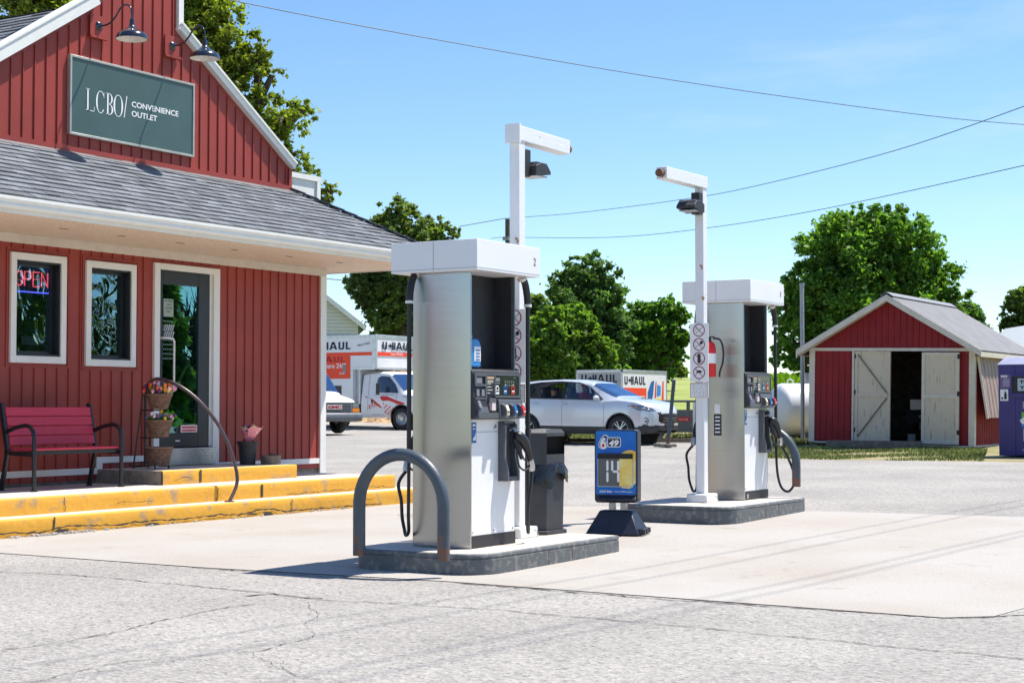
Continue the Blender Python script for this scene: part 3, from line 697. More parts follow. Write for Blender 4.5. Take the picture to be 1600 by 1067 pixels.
sb(MB().box(8.5, 12.69, -.05, 18.595, 15.4, .179), 'bottom_tread', 'tread'); sb(MB().box(8.5, 13.06, .18, 18.235, 14.78, .357), 'landing', 'tread')
sb(MB().box(14.42, 13.72, .358, 16.925, 14.77, .527), 'door_pad', 'tread'); 
sb(MB().box(14.405, 13.69, .358, 14.4195, 14.77, .524), 'pad_side', 'concrete_grey')
ck = MB()
def crk(pts, wd):      # hairline cracks and spalls on a riser
    for (x0, z0, y0), (x1, z1, y1) in zip(pts, pts[1:]):
        n_ = max(1, int(abs(x1-x0)/.05)+1); px_, pz_ = x0, z0
        for i in range(n_):
            t_ = (i+1)/n_; x = x0+(x1-x0)*t_+(random.gauss(0, .006) if i < n_-1 else 0); z = z0+(z1-z0)*t_+(random.gauss(0, .005) if i < n_-1 else 0); w_ = wd*random.uniform(.4, 1.6)
            ck.add([(px_-w_*.3, y0-.0031, pz_-w_/2), (x+w_*.3, y1-.003, z-w_/2), (x+w_*.3, y1-.003, z+w_/2), (px_-w_*.3, y0-.003, pz_+w_/2)], [(0, 1, 2, 3)]); px_, pz_ = x, z
y1_, y2_, y3_ = 12.628, 12.998, 13.658
def vcrk(x, z0, z1, y, wd):
    n_ = 6; px_ = x
    for i in range(n_):
        a = z0+(z1-z0)*i/n_; b = z0+(z1-z0)*(i+1)/n_; nx = px_+random.gauss(0, .006)
        ck.quad((px_-wd/2, y, a), (px_+wd/2, y, a), (nx+wd/2, y, b), (nx-wd/2, y, b)); px_ = nx
vcrk(11.75, .04, .175, y1_-.006, .022); vcrk(12.25, .19, .34, y2_-.006, .008); vcrk(15.55, .03, .17, y1_-.006, .014); vcrk(14.62, .19, .33, y2_-.006, .01)
for x, z0_, z1_, y in ((15.42, .19, .345, y2_-.007), (15.05, .37, .52, y3_-.007)): ck.box(x, y, z0_, x+.035, y+.004, z1_)
crk([(11.0, .05, y1_-.004), (11.6, .03, y1_-.004), (11.95, .075, y1_-.004), (12.3, .05, y1_-.004), (12.6, .04, y1_-.004), (13.2, .055, y1_-.004), (13.7, .04, y1_-.004), (14.2, .055, y1_-.004), (14.9, .03, y1_-.004)], .012)
crk([(14.6, .03, y1_-.004), (14.95, .075, y1_-.004), (15.2, .07, y1_-.004), (15.4, .03, y1_-.004), (15.9, .03, y1_-.004), (17.4, .025, y1_-.004)], .012)
for (a, b, c) in ((11.75, 12.0, .035), (13.05, 13.3, .02), (15.0, 15.22, .03)):
    ck.add([(a, y1_-.005, .0), (b, y1_-.005, .0), (b-.05, y1_-.005, c), (a+.06, y1_-.005, c*1.5)], [(0, 1, 2, 3)])
crk([(15.9, .20, y2_-.004), (16.6, .21, y2_-.004), (17.2, .20, y2_-.004), (17.7, .22, y2_-.004), (18.2, .2, y2_-.004)], .006)
crk([(14.6, .40, y3_-.004), (14.75, .44, y3_-.004), (14.95, .42, y3_-.004)], .005); crk([(12.9, .22, y2_-.004), (13.1, .25, y2_-.004), (13.3, .23, y2_-.004), (13.6, .24, y2_-.004)], .005)
crk([(16.8, .08, y1_-.004), (17.0, .11, y1_-.004), (17.2, .09, y1_-.004)], .005)
sb(ck, 'crack', 'crack', fix=False)
rb = MB()      # broken concrete crumbs at the foot of the steps
for k in range(150):
    x = random.choice((random.gauss(11.75, .25), random.uniform(11.0, 16.5))); y = 12.60-abs(random.gauss(0, .035)); s_ = random.uniform(.004, .016)
    rb.obox((x, y, .005+s_*.5), (s_, s_*.8, s_*.6), Matrix.Rotation(random.random()*6, 3, 'Z'))
o = rb.build('concrete_crumbs', 'tread'); tag(o, 'loose concrete crumbs scattered at the foot of the yellow steps', 'rubble', kind='stuff')

# ------------------------------------------------------------ bench
bn = thing('park_bench', 'pink slatted bench with black metal arms against the red wall', 'bench', (13.245, 14.15, .36))
def arm_side(sx):
    x = .66*sx
    f = MB(); f.tube([(x, -.32, 0), (x, -.32, .30), (x, -.318, .58), (x, -.30, .66), (x, -.25, .71), (x, -.18, .725), (x, -.02, .70), (x, .10, .66), (x, .16, .64)], .024, 10)
    f.cyl((x, -.32, 0), (x, -.32, .012), .042); f.build('arm', 'black', bn, smooth=60)
    l = MB(); l.beam((x, .20, 0), (x, .10, .44), .035, .05, up=(0, 1, 0)); l.beam((x, .10, .42), (x, .22, .97), .035, .055, up=(0, 1, 0)); l.cyl((x, .20, 0), (x, .20, .012), .04); l.build('leg', 'black', bn, bevel=.004)
    l = MB(); l.beam((x, -.32, .40), (x, .14, .42), .03, .045); l.build('side_rail', 'black', bn)
arm_side(1); arm_side(-1)
for k in range(4):
    z = .55+k*.108; y = .135+k*.0235
    MB().obox((0, y-.03, z), (.635, .012, .051), Matrix.Rotation(R(-12.5), 3, 'X')).build('back_slat', 'bench_pink', bn, bevel=.006)
for k in range(4): MB().box(-.635, -.30+k*.108, .448, .635, -.30+k*.108+.098, .472).build('seat_slat', 'bench_pink', bn, bevel=.006)
MB().box(-.635, -.29, .40, .635, -.26, .445).build('front_rail', 'black', bn)
MB().cyl((-.63, .02, .42), (.63, .02, .42), .014).build('stretcher', 'black', bn)

# ------------------------------------------------------------ basket stand, pots, rail
sd = thing('basket_stand', 'three tiered black stand left of the shop door holding wicker baskets', 'plant stand', (14.88, 14.25, .527))
f = MB()
for s_ in (-1, 1):
    f.tube([(s_*.13, .22, 0), (s_*.09, .10, .95), (s_*.10, .08, 1.02)], .012, 6); f.tube([(s_*.12, -.14, 0), (s_*.11, -.11, .10)], .012, 6)
f.tube([(-.13, .21, .03), (.13, .21, .03)], .01, 6)
for z in (.08, .38, .72): f.tube([(-.11, .16-z*.08, z), (-.11, -.06, z), (.11, -.06, z), (.11, .16-z*.08, z)], .008, 6)
f.build('stand_frame', 'black', sd, smooth=60)
def basket(z, r0, r1, h, lab, blooms, seed):
    b = thing('wicker_basket', lab, 'basket', (14.88, 14.17, .527+z), group='wicker baskets on the stand'); rn = random.Random(seed)
    s = MB(); rows = 12
    for k in range(rows):      # woven rounds
        t_ = k/(rows-1); r = r0+(r1-r0)*t_; zz = t_*h; P = []
        for j in range(36):
            a = j/36*2*math.pi; P.append(((r+.006*math.cos(a*9+k*math.pi))*math.cos(a), (r+.006*math.cos(a*9+k*math.pi))*math.sin(a), zz))
        s.tube(P, h/rows*.58, 5, closed=True)
    s.lathe([(0, 0), (r0, 0), (r0*.97, h*.1), (r1*.95, h*.9)], n=20); s.build('weave', 'wicker', b, smooth=60)
    MB().tube([(r1*1.04*math.cos(a*.2618), r1*1.04*math.sin(a*.2618), h) for a in range(24)], .013, 6, closed=True).build('rim', 'wicker', b, smooth=60)
    if blooms == 0:
        MB().lathe([(0, h-.03), (r1*.95, h-.03), (r1*.8, h-.0), (.0, h+.01)], n=18).build('liner', mat('grey liner', (.22, .23, .30), .6), b); return b
    stems = MB(); cols = {}
    for k in range(blooms):
        a = rn.random()*6.28; rr_ = r1*1.25*math.sqrt(rn.random()); hh = rn.uniform(.04, .17 if blooms > 30 else .10)*(1.25-rr_/r1*.4)
        p0 = Vector((rr_*.5*math.cos(a), rr_*.5*math.sin(a), h-.02)); p1 = Vector((rr_*math.cos(a), rr_*math.sin(a), h+hh))
        stems.tube([p0, p1], .003, 4)
        for q in range(2):
            lf = p0.lerp(p1, .3)+Vector((rn.gauss(0, .02), rn.gauss(0, .02), 0)); e = lf+Vector((rn.gauss(0, .03), rn.gauss(0, .03), .07)); sdv = Vector((rn.random()-.5, rn.random()-.5, 0)).normalized()*.01
            stems.add([lf-sdv, lf+sdv, e], [(0, 1, 2)])
        c = rn.choice(['f_orange', 'f_orange', 'f_yellow', 'f_yellow', 'f_pink', 'f_purple', 'f_red', 'f_blue', 'f_white'])
        cols.setdefault(c, MB()); s_ = .021 if blooms > 30 else .017; cols[c].ball(p1, (s_, s_, s_*1.45), 7, 5)
        if rn.random() < .4: cols[c].ball(p1+Vector((.01, -.006, .006)), (s_*.8, s_*.8, s_*1.3), 6, 5)
    stems.build('stems', 'stem', b, fix=False)
    for c, mb in cols.items(): mb.build('bloom', c, b, smooth=80)
    return b
basket(.05, .12, .16, .21, 'bottom wicker basket on the stand, empty but for its grey liner', 0, 1)
basket(.40, .105, .155, .19, 'middle wicker basket on the stand, with small mixed flowers', 26, 2)
basket(.74, .098, .15, .17, 'top wicker basket on the stand, full of wooden tulips', 60, 3)
hr = thing('handrail', 'curved brown pipe handrail rising from the bottom step to the door', 'handrail', (14.62, 12.80, .18))
k1 = [(0, 0, 0), (-.03, .04, .24), (-.075, .10, .42), (-.17, .20, .63), (-.30, .36, .83), (-.46, .55, .985), (-.62, .72, 1.08), (-.80, .88, 1.14), (-1.0, 1.0, 1.17)]
P_ = [Vector((14.62, 12.80, .18))]
for (px_, py_, v_) in ((371, 750, 12.83), (361, 706, 12.90), (346, 672, 13.0), (327, 644, 13.12), (303, 619, 13.28), (275, 600, 13.48), (250, 592, 13.75)):
    r = _f+_r*((px_-800)/FPX)-_u*((py_-533.5)/FPX); P_.append(Vector((0, 0, EYE))+r*(v_/r.y))
for px_, py_, v_ in ((237, 595, 14.1), (229, 608, 14.42), (227, 645, 14.47), (227, 729, 14.47)):
    r = _f+_r*((px_-800)/FPX)-_u*((py_-533.5)/FPX); P_.append(Vector((0, 0, EYE))+r*(v_/r.y))
base = Vector((14.62, 12.80, .18)); P_ = [p-base for p in P_]
def catmull(P, n=4, closed=False):
    out = []; k = len(P)
    for i in range(k-1):
        p0 = Vector(P[max(i-1, 0)]); p1 = Vector(P[i]); p2 = Vector(P[i+1]); p3 = Vector(P[min(i+2, k-1)])
        for j in range(n):
            t_ = j/n; out.append(.5*((2*p1)+(p2-p0)*t_+(2*p0-5*p1+4*p2-p3)*t_**2+(-p0+3*p1-3*p2+p3)*t_**3))
    return out+[Vector(P[-1])]
MB().tube(catmull(P_), .021, 12).build('pipe', 'rail', hr, smooth=60)
MB().lathe([(0, .012), (.055, .012), (.06, 0)], n=16).build('base_flange', 'rail', hr, smooth=40)
pt = thing('flower_bucket', 'tall black bucket holding a wrapped bouquet by the red wall', 'bucket', (16.55, 14.18, .527))
MB().lathe([(0, .0), (.10, 0), (.125, .27), (.142, .27), (.145, .305), (.135, .305), (.12, .25), (0, .24)], n=22).build('bucket', 'black_matte', pt, smooth=40)
bq = thing('bouquet', 'pink wrapped bouquet leaning in the black bucket', 'bouquet', (16.55, 14.18, .80))
c_ = MB().lathe([(.02, 0), (.07, .08), (.12, .16), (.155, .22), (.14, .215), (.06, .12), (0, .10)], n=14); c_.v = [(x+z*.35, y, z*(1+.10*math.sin(5*math.atan2(y, x)))) for x, y, z in c_.v]; c_.build('wrapper', mat('pink cellophane', (.72, .20, .30), .25, coat=.6, c2=(.8, .6, .25), mix=(.5, .62), scale=9), bq)
fb = {}
for k in range(26):
    cc = random.choice(['f_pink', 'f_purple', 'f_white', 'f_yellow', 'f_red']); fb.setdefault(cc, MB()).ball((.06+random.gauss(0, .06), random.gauss(0, .04), .20+random.gauss(0, .03)), (.018, .018, .016), 6, 4)
for cc, mb in fb.items(): mb.build('bloom', cc, bq, smooth=80)
sp = thing('small_pot', 'low grey stone pot on the step edge beside the black bucket', 'pot', (16.78, 13.98, .527))
MB().lathe([(0, 0), (.13, 0), (.135, .12), (.12, .125), (.11, .09), (0, .085)], n=20).build('pot', 'old_wood', sp, smooth=40); MB().ball((.02, 0, .13), (.04, .03, .03)).build('knob', 'rust', sp, smooth=60)
# ------------------------------------------------------------ fuel dispensers, islands
def island(x0, x1, y0, y1, zt, lab):
    t = thing('pump_island', lab, 'pump island', (x0, y0, 0), group='raised pump islands')
    zg = ground_z((x0+x1)/2, y0); w_, h_ = x1-x0, y1-y0
    def outline(rd, ins=0):
        P = []
        for cx, cy, a0, r in ((w_-.04, .04, -90, .04), (w_-.04, h_-.04, 0, .04), (rd, h_-rd, 90, rd), (rd, rd, 180, rd)):
            for k in range(9):
                a = R(a0+k*11.25); P.append((cx+(r-ins)*math.cos(a), cy+(r-ins)*math.sin(a)))
        return P
    o = outline(.28); mid = outline(.28, .008); ins = outline(.28, .03)
    s = MB(); n_ = len(o)
    lv = [(o, zg-.10), (o, zt-.045), (mid, zt-.04), (mid, zt-.032), (o, zt-.030), (o, zt-.010), (ins if 0 else mid, zt-.002), (ins, zt-.001)]
    vs = [(p[0], p[1], z) for P, z in lv for p in P]
    s.add(vs, [(i*n_+j, i*n_+(j+1) % n_, (i+1)*n_+(j+1) % n_, (i+1)*n_+j) for i in range(len(lv)-1) for j in range(n_)])
    s.build('kerb', 'kerb_steel', t, smooth=50, fix=False)
    MB().add([(p[0], p[1], zt-.0008) for p in ins], [tuple(range(n_))]).build('slab', 'tread', t, fix=False)
    for fx in (.45, .62): MB().box(w_*fx, -.002, zg, w_*fx+.006, .001, zt-.03).build('joint', 'rust', t)
    return t
island(10.55, 12.85, 6.72, 8.02, .16, 'near concrete island with grey steel kerb under the left dispenser')
island(15.70, 17.85, 6.93, 8.25, .245, 'far concrete island with grey steel kerb under the right dispenser')

def dispenser():
    t = thing('fuel_dispenser', 'near fuel dispenser with stainless end panel and number 2 on its white canopy', 'fuel pump', (10.95, 7.08, .163), group='fuel dispensers')
    HB = 2.215; X = .745; Y = .57
    # stainless end panels with a canted leading strip at each working side
    for nm, pts in (('end_panel', [(0, .125), (0, Y-.125), (.30, Y-.125), (.30, .125)]),):
        e = MB(); e.prism([(0, .13), (0, Y-.13), (.018, Y-.005), (.032, Y-.005), (.032, .0), (.018, .0)], .0, HB, 'xy'); eo = e.build('end_panel', 'steel', t, bevel=.004)
        MB().box(-.0015, .132, .02, 0, Y-.132, .026).build('seam', 'steel_plain', eo)
    e = MB(); e.prism([(X, .13), (X, Y-.13), (X-.03, Y-.01), (X-.035, Y-.01), (X-.035, .01), (X-.03, .01)], .0, HB, 'xy'); e.build('end_panel', 'steel', t, bevel=.004)
    for s_ in (0, 1):      # the two working sides
        T = Matrix.Identity(4) if s_ == 0 else Matrix.Translation((X, Y-.085, 0)) @ Matrix.Rotation(math.pi, 4, 'Z')
        def b(mb, name, m, par=t, **k): mb.xf(T); return mb.build(name, m, par, **k)
        b(MB().box(.033, .010, .095, X-.037, .10, 1.03), 'door', 'pump_white', bevel=.004)
        sm_ = MB().box(.034, .0085, .925, X-.04, .0102, .929)
        for q_ in (.06, .38, X-.07): sm_.lathe([(0, .007), (.007, .007), (.008, .010)], (q_, 0, .955), 8, axis='y').lathe([(0, .007), (.007, .007), (.008, .010)], (q_, 0, .125), 8, axis='y')
        b(sm_, 'door_seam', 'display_lite')
        lk = MB().lathe([(0, .004), (.014, .004), (.016, .010)], (.40, 0, .97), 14, axis='y'); b(lk, 'lock', 'steel_plain')
        b(MB().box(.033, .004, .0, X-.034, .12, .094), 'plinth', 'black_matte')
        b(MB().box(.033, .20, 1.03, X-.036, .23, HB), 'upper_panel', 'black_matte')
        hg = MB(); hg.box(X-.060, .03, 1.45, X-.036, .20, HB); b(hg, 'side_cheek', 'black_matte')
        # head: sloped grey fascia
        h = MB(); x0, x1 = .034, (X+.002 if s_ == 0 else X-.09)
        h.prism([(.20, 1.03), (-.02, 1.03), (-.055, 1.06), (-.055, 1.13), (-.03, 1.20), (-.025, 1.40), (.0, 1.43), (.20, 1.45)], x0, x1, 'yz'); h.prism([(-.002, 1.03), (-.02, 1.03), (-.055, 1.06), (-.055, 1.13), (-.03, 1.20), (-.025, 1.40), (-.002, 1.43)], .006, .0345, 'yz'); ho = b(h, 'display_head', 'black_matte', bevel=.005)
        TH = T @ Matrix(((1.037, 0, 0, -.0474), (0, 1, 0, 0), (0, 0, 1, 0), (0, 0, 0, 1)))
        def d(mb, name, m, **k): mb.xf(TH); return mb.build(name, m, ho, **k)
        yb = -.034
        fa = MB(); 
        fa.box(.065, yb-.004, 1.385, .735, yb+.01, 1.40); fa.box(.065, yb-.006, 1.31, .085, yb+.01, 1.385); fa.box(.215, yb-.006, 1.13, .235, yb+.01, 1.385)
        fa.box(.065, yb-.010, 1.295, .215, yb+.01, 1.312); fa.box(.085, yb-.006, 1.375, .215, yb+.01, 1.385); fa.box(.345, yb-.006, 1.215, .36, yb+.01, 1.385); fa.box(.36, yb-.008, 1.205, .735, yb+.01, 1.222)
        fa.box(.065, yb-.008, 1.19, .215, yb+.01, 1.205); fa.box(.715, yb-.006, 1.222, .735, yb+.01, 1.385); d(fa, 'bezel', 'display_grey')
        sc = MB().box(.092, yb-.001, 1.318, .17, yb+.01, 1.365); sc.box(.092, yb-.003, 1.215, .13, yb+.01, 1.27); sc.box(.165, yb-.003, 1.215, .205, yb+.01, 1.27); d(sc, 'card_screen', 'display_lite')
        cr = MB(); cr.hexa([(.07, -.075, 1.08), (.22, -.075, 1.08), (.22, -.03, 1.08), (.07, -.03, 1.08)], [(.07, -.06, 1.12), (.22, -.06, 1.12), (.22, -.03, 1.18), (.07, -.03, 1.18)]); d(cr, 'card_reader', 'display_grey', bevel=.004)
        kp = MB(); kp.hexa([(.075, -.078, 1.125), (.115, -.078, 1.125), (.115, -.05, 1.13), (.075, -.05, 1.13)], [(.075, -.058, 1.18), (.105, -.058, 1.18), (.105, -.04, 1.18), (.075, -.04, 1.18)]); d(kp, 'keypad', 'display_lite')
        if s_: d(MB().box(.06, -.05, 1.035, .60, -.02, 1.19), 'lower_fascia', 'display_grey')
        lp = MB(); lp.hexa([(.36, -.085, 1.035), (.745, -.085, 1.035), (.745, -.02, 1.035), (.36, -.02, 1.035)], [(.385, -.055, 1.19), (.735, -.055, 1.19), (.735, -.02, 1.19), (.385, -.02, 1.19)]); lp.box(.065, -.075, 1.035, .359, -.02, 1.08); (None if s_ else d(lp, 'lower_fascia', 'display_grey', bevel=.005))
        d(MB().box(.237, yb-.002, 1.225, .344, yb+.008, 1.385), 'instruction_board', 'ink')
        tx = MB(); tx.box(.243, yb-.004, 1.355, .338, yb-.002, 1.374); d(tx, 'instruction_header', mat('tan label', (.55, .36, .20), .5))
        tx = MB()
        for k, w_ in enumerate((.085, .085, .05, .0, .055, .0, .075, .0, .035)):
            if w_: tx.box(.245, yb-.004, 1.338-k*.0125, .245+w_, yb-.002, 1.3435-k*.0125)
        d(tx, 'instruction_print', 'cream')
        d(MB().box(.362, yb-.001, 1.224, .714, yb+.008, 1.384), 'price_display', 'lcd')
        dg = MB()
        for k in range(5):
            for q in (0, 1): dg.box(.50+k*.032, yb-.003, 1.325-q*.03, .52+k*.032, yb-.0015, 1.345-q*.03)
        dg.box(.63, yb-.003, 1.365, .67, yb-.0015, 1.372); d(dg, 'digits', 'lcd_digits')
        sl2 = MB().box(.37, yb-.003, 1.338, .43, yb-.0012, 1.365); sl2.box(.37, yb-.003, 1.32, .43, yb-.0012, 1.328); d(sl2, 'price_sticker', 'display_lite')
        for k, c in enumerate(('white', 'blue', 'red')):
            x = .365+k*.118
            g = MB(); g.prism([(x+.0, 1.232), (x+.05, 1.232), (x+.05, 1.285), (x+.035, 1.305), (x+.015, 1.305), (x, 1.285)], yb-.005, yb-.0015, 'xz'); go = d(g, 'grade_panel', c)
            g = MB().box(x+.006, yb-.007, 1.252, x+.044, yb-.0052, 1.262); g.box(x+.019, yb-.007, 1.306, x+.031, yb-.004, 1.314); g.xf(TH); g.build('grade_print', 'ink' if c == 'white' else 'white', go)
            g = MB().box(x+.010, yb-.0065, 1.272, x+.04, yb-.0052, 1.29); g.xf(TH); g.build('grade_button', 'lcd', go)
            if s_: continue
            xb = .40+k*.122
            pb = MB(); pb.prism([(-.085, 1.055), (-.115, 1.06), (-.118, 1.10), (-.10, 1.14), (-.055, 1.16), (-.05, 1.055)], xb, xb+.05, 'yz'); po = d(pb, 'grade_selector', 'display_grey', bevel=.004)
            pb = MB(); pb.prism([(-.116, 1.06), (-.1205, 1.062), (-.1235, 1.10), (-.105, 1.144), (-.10, 1.142), (-.117, 1.10)], xb+.008, xb+.046, 'yz'); pb.xf(TH); pb.build('selector_face', ('cream', 'blue', 'red')[k], po)
            pb = MB().box(xb+.012, -.1255, 1.085, xb+.042, -.122, 1.094); pb.xf(TH); pb.build('selector_mark', 'ink' if k == 0 else 'white', po)
        d(MB().box(.25, -.078, 1.10, .305, -.025, 1.16), 'receipt_label', mat('pale pink label', (.72, .58, .58), .5)); d(MB().box(.243, -.06, 1.163, .34, -.02, 1.20), 'lock_plate', 'display_grey')
        lb = b(MB().box(.045, .007, .84, .110, .0098, 1.005), 'info_label', 'blue')
        q = MB(); q.box(.054, .004, .975, .092, .0068, .99); q.box(.054, .004, .95, .092, .0068, .956); q.prism([(.058, .86), (.10, .86), (.10, .93), (.09, .90), (.058, .875)], .004, .0068, 'xz'); q.xf(T); q.build('label_print', 'white', lb)
        # nozzle holster
        ns = MB(); nx0, nx1 = .445, .655
        ns.prism([(.012, .52), (-.075, .52), (-.075, .60), (-.045, .72), (-.05, .98), (-.02, 1.01), (.012, 1.01)], nx0, nx0+.035, 'yz'); ns.prism([(.012, .52), (-.075, .52), (-.075, .60), (-.045, .72), (-.05, .98), (-.02, 1.01), (.012, 1.01)], nx1-.03, nx1, 'yz')
        ns.box(nx0+.035, -.03, .99, nx1-.03, .012, 1.01); ns.box(nx0+.035, -.07, .52, nx1-.03, .012, .56); ns.box(nx0+.035, -.002, .56, nx1-.03, .012, .99); b(ns, 'nozzle_boot', 'display_grey', bevel=.004)
        lt = MB(); lt.prism([(-.0755, .525), (-.0785, .525), (-.0785, .60), (-.0485, .72), (-.0535, .97), (-.0505, .97), (-.0455, .72)], nx0+.012, nx0+.03, 'yz'); b(lt, 'boot_edge', 'display_lite')
        nz = MB(); nz.tube(catmull([(.58, -.02, .94), (.585, -.05, .95), (.59, -.075, .92), (.595, -.09, .86)], 3), .014, 8); nzo = b(nz, 'nozzle', 'steel_plain', smooth=60)
        bd = MB(); bd.tube(catmull([(.545, -.085, .89), (.585, -.11, .88), (.635, -.13, .83), (.675, -.14, .76), (.70, -.145, .68)], 3), [.026, .038, .045, .048, .048, .047, .044, .040, .036, .031, .028, .026, .025], 10)
        bd.tube(catmull([(.55, -.09, .86), (.56, -.12, .78), (.585, -.135, .70)], 3), [.028, .028, .026, .023, .020, .017, .015], 8)
        bd.xf(T); bd.build('nozzle_body', 'black', nzo, smooth=60)
        gd = MB(); gd.tube(catmull([(.56, -.11, .82), (.53, -.12, .74), (.545, -.13, .65), (.60, -.14, .61), (.66, -.145, .62), (.70, -.147, .67)], 4), .009, 6); gd.tube(catmull([(.60, -.12, .80), (.59, -.13, .74), (.62, -.14, .69)], 4), .007, 6); gd.xf(T); gd.build('lever_guard', 'black_matte', nzo, smooth=60)
        sw = MB(); sw.tube([(.70, -.146, .69), (.715, -.148, .64), (.728, -.15, .60)], [.027, .03, .022], 10); sw.xf(T); sw.build('swivel', 'steel_plain', nzo, smooth=50)
        lp_ = .085 if s_ else 0
        hs = MB(); hs.tube(catmull([(.728, -.15, .60), (.700, -.155-lp_, .50), (.668, -.15-lp_, .36), (.668, -.14-lp_, .22), (.70, -.12-lp_*.7, .125), (.745, -.10-lp_*.4, .085), (.79, -.075, .12), (.822, -.055, .26), (.832, -.045, .6), (.836, -.042, 1.1), (.838, -.04, 1.6), (.838, -.04, 1.98)], 6), .0145, 9); b(hs, 'hose', 'rubber', smooth=60)
        hs = MB(); hs.tube(catmull([(.834, -.044, .75), (.838, -.04, 1.6), (.838, -.04, 1.98)], 3), .019, 9); hs.tube(catmull([(.838, -.04, 1.97), (.830, -.04, 2.05), (.80, -.04, 2.15), (.765, -.04, 2.20)], 5), .030, 10); hso = b(hs, 'hose_sleeve', 'rubber', smooth=60)
        MB().tube([(.838, -.04, 1.968), (.838, -.04, 1.99)], .0335, 10).xf(T).build('sleeve_clip', 'gutter', hso)
        b(MB().tube([(.767, -.04, 2.20), (.745, -.04, 2.215)], .034, 10), 'hose_outlet', 'foot_white')
    MB().box(.033, .10, .0, X-.036, Y-.10, 1.03).build('core', 'black_matte', t)
    c = MB().box(-.105, -.135, HB, .88, .70, HB+.247); co_ = c.build('canopy', 'canopy_white', t, bevel=.004); sq = MB().box(-.1062, .28, HB+.004, -.1048, .284, HB+.243).box(-.1062, -.134, HB+.018, -.1048, .699, HB+.021).box(-.104, -.1362, HB+.018, .879, -.1348, HB+.021); sq.build('folded_seam', 'display_lite', co_)
    return t, HB
p2, HB = dispenser()
p1 = copy_tree(p2); p1.location = (16.93, 7.30, .247)
p1['label'] = 'far fuel dispenser with number 1 on its white canopy, behind the sign-bearing light pole'
def canopy_no(p, s, m):
    c = [k for k in kids(p) if k.name.startswith('canopy')][0]
    text(s, (.77, -.1375, 2.31), (1, 0, 0), (0, 0, 1), .042 if s == '2' else .02, .064, m, c, bold=.0, depth=.0, name='number')
canopy_no(p2, '2', mat('faded number', (.22, .05, .10), .5)); canopy_no(p1, '1', mat('faded red number', (.4, .05, .05), .5))
n1 = kids(p1)
hs1 = [k for k in n1 if k.name.split('.')[0] == 'hose' and max(v.co.x for v in k.data.vertices) > .5][0]; bpy.data.objects.remove(hs1)
MB().tube(catmull([(.728, -.15, .60), (.79, -.21, .45), (.83, -.26, .28), (.82, -.26, .14), (.77, -.21, .07), (.735, -.14, .13), (.77, -.08, .33), (.82, -.05, .7), (.836, -.042, 1.1), (.838, -.04, 1.6), (.838, -.04, 1.98)], 6), .0145, 9).build('hose', 'rubber', p1, smooth=60)
sk = MB(); sk.box(-.004, .27, .72, -.001, .36, .96); sk.build('warning_decal', 'ink', p1); sk = MB().box(-.004, .285, .97, -.001, .35, 1.07); sk.build('white_decal', 'white', p1)
sk = MB()
for k in range(5): sk.box(-.0065, .285, .75+k*.042, -.0042, .345, .766+k*.042)
sk.build('decal_print', 'white', p1)
sk = MB()
for k in range(4): sk.box(.10+.0*k, .003, .02+k*.012, .135, .0055, .026+k*.012)
sk.build('inspection_sticker', 'white', p1)
jg = thing('fluid_jug', 'blue washer fluid jug with white label standing on the left dispenser', 'jug', (10.95+.155, 7.08+.10, .163+1.447))
MB().prism([(-.09, 0), (.09, 0), (.09, .19), (.05, .235), (-.05, .235), (-.09, .19)], -.055, .055, 'xz').build('bottle', 'sky_blue', jg, bevel=.015)
jl = MB().box(-.02, -.058, .05, .075, -.0555, .17).build('paper_label', 'white', jg)
q = MB()
for k in range(4): q.box(.0, -.0605, .06+k*.025, .06, -.059, .07+k*.025)
q.build('label_print', 'blue', jl)
MB().cyl((0, 0, .235), (0, 0, .262), .02).build('cap', 'white', jg)

# hoop bollards
def hoop(x, y0, y1, z0, h, lab, rx_=0):
    t = thing('hoop_bollard', lab, 'bollard', (x, (y0+y1)/2, z0), rx_, group='hoop bollards')
    r = (y1-y0)/2; P = [(0, -r, 0), (0, -r, .13), (0, -r, .30), (0, -r, h-r)]+[(0, -r*math.cos(R(a)), h-r+r*math.sin(R(a))) for a in range(8, 180, 8)]+[(0, r, h-r), (0, r, .30), (0, r, .13), (0, r, 0)]
    MB().tube(P[1:-1], .0495, 16).build('hoop', 'bollard', t, smooth=60)
    return t
hoop(10.335, 6.917, 7.713, 0, .925, 'grey blue steel hoop in front of the near island, rusty at the feet')
hoop(17.74, 7.0, 7.82, .243, .80, 'grey steel hoop beyond the far dispenser')

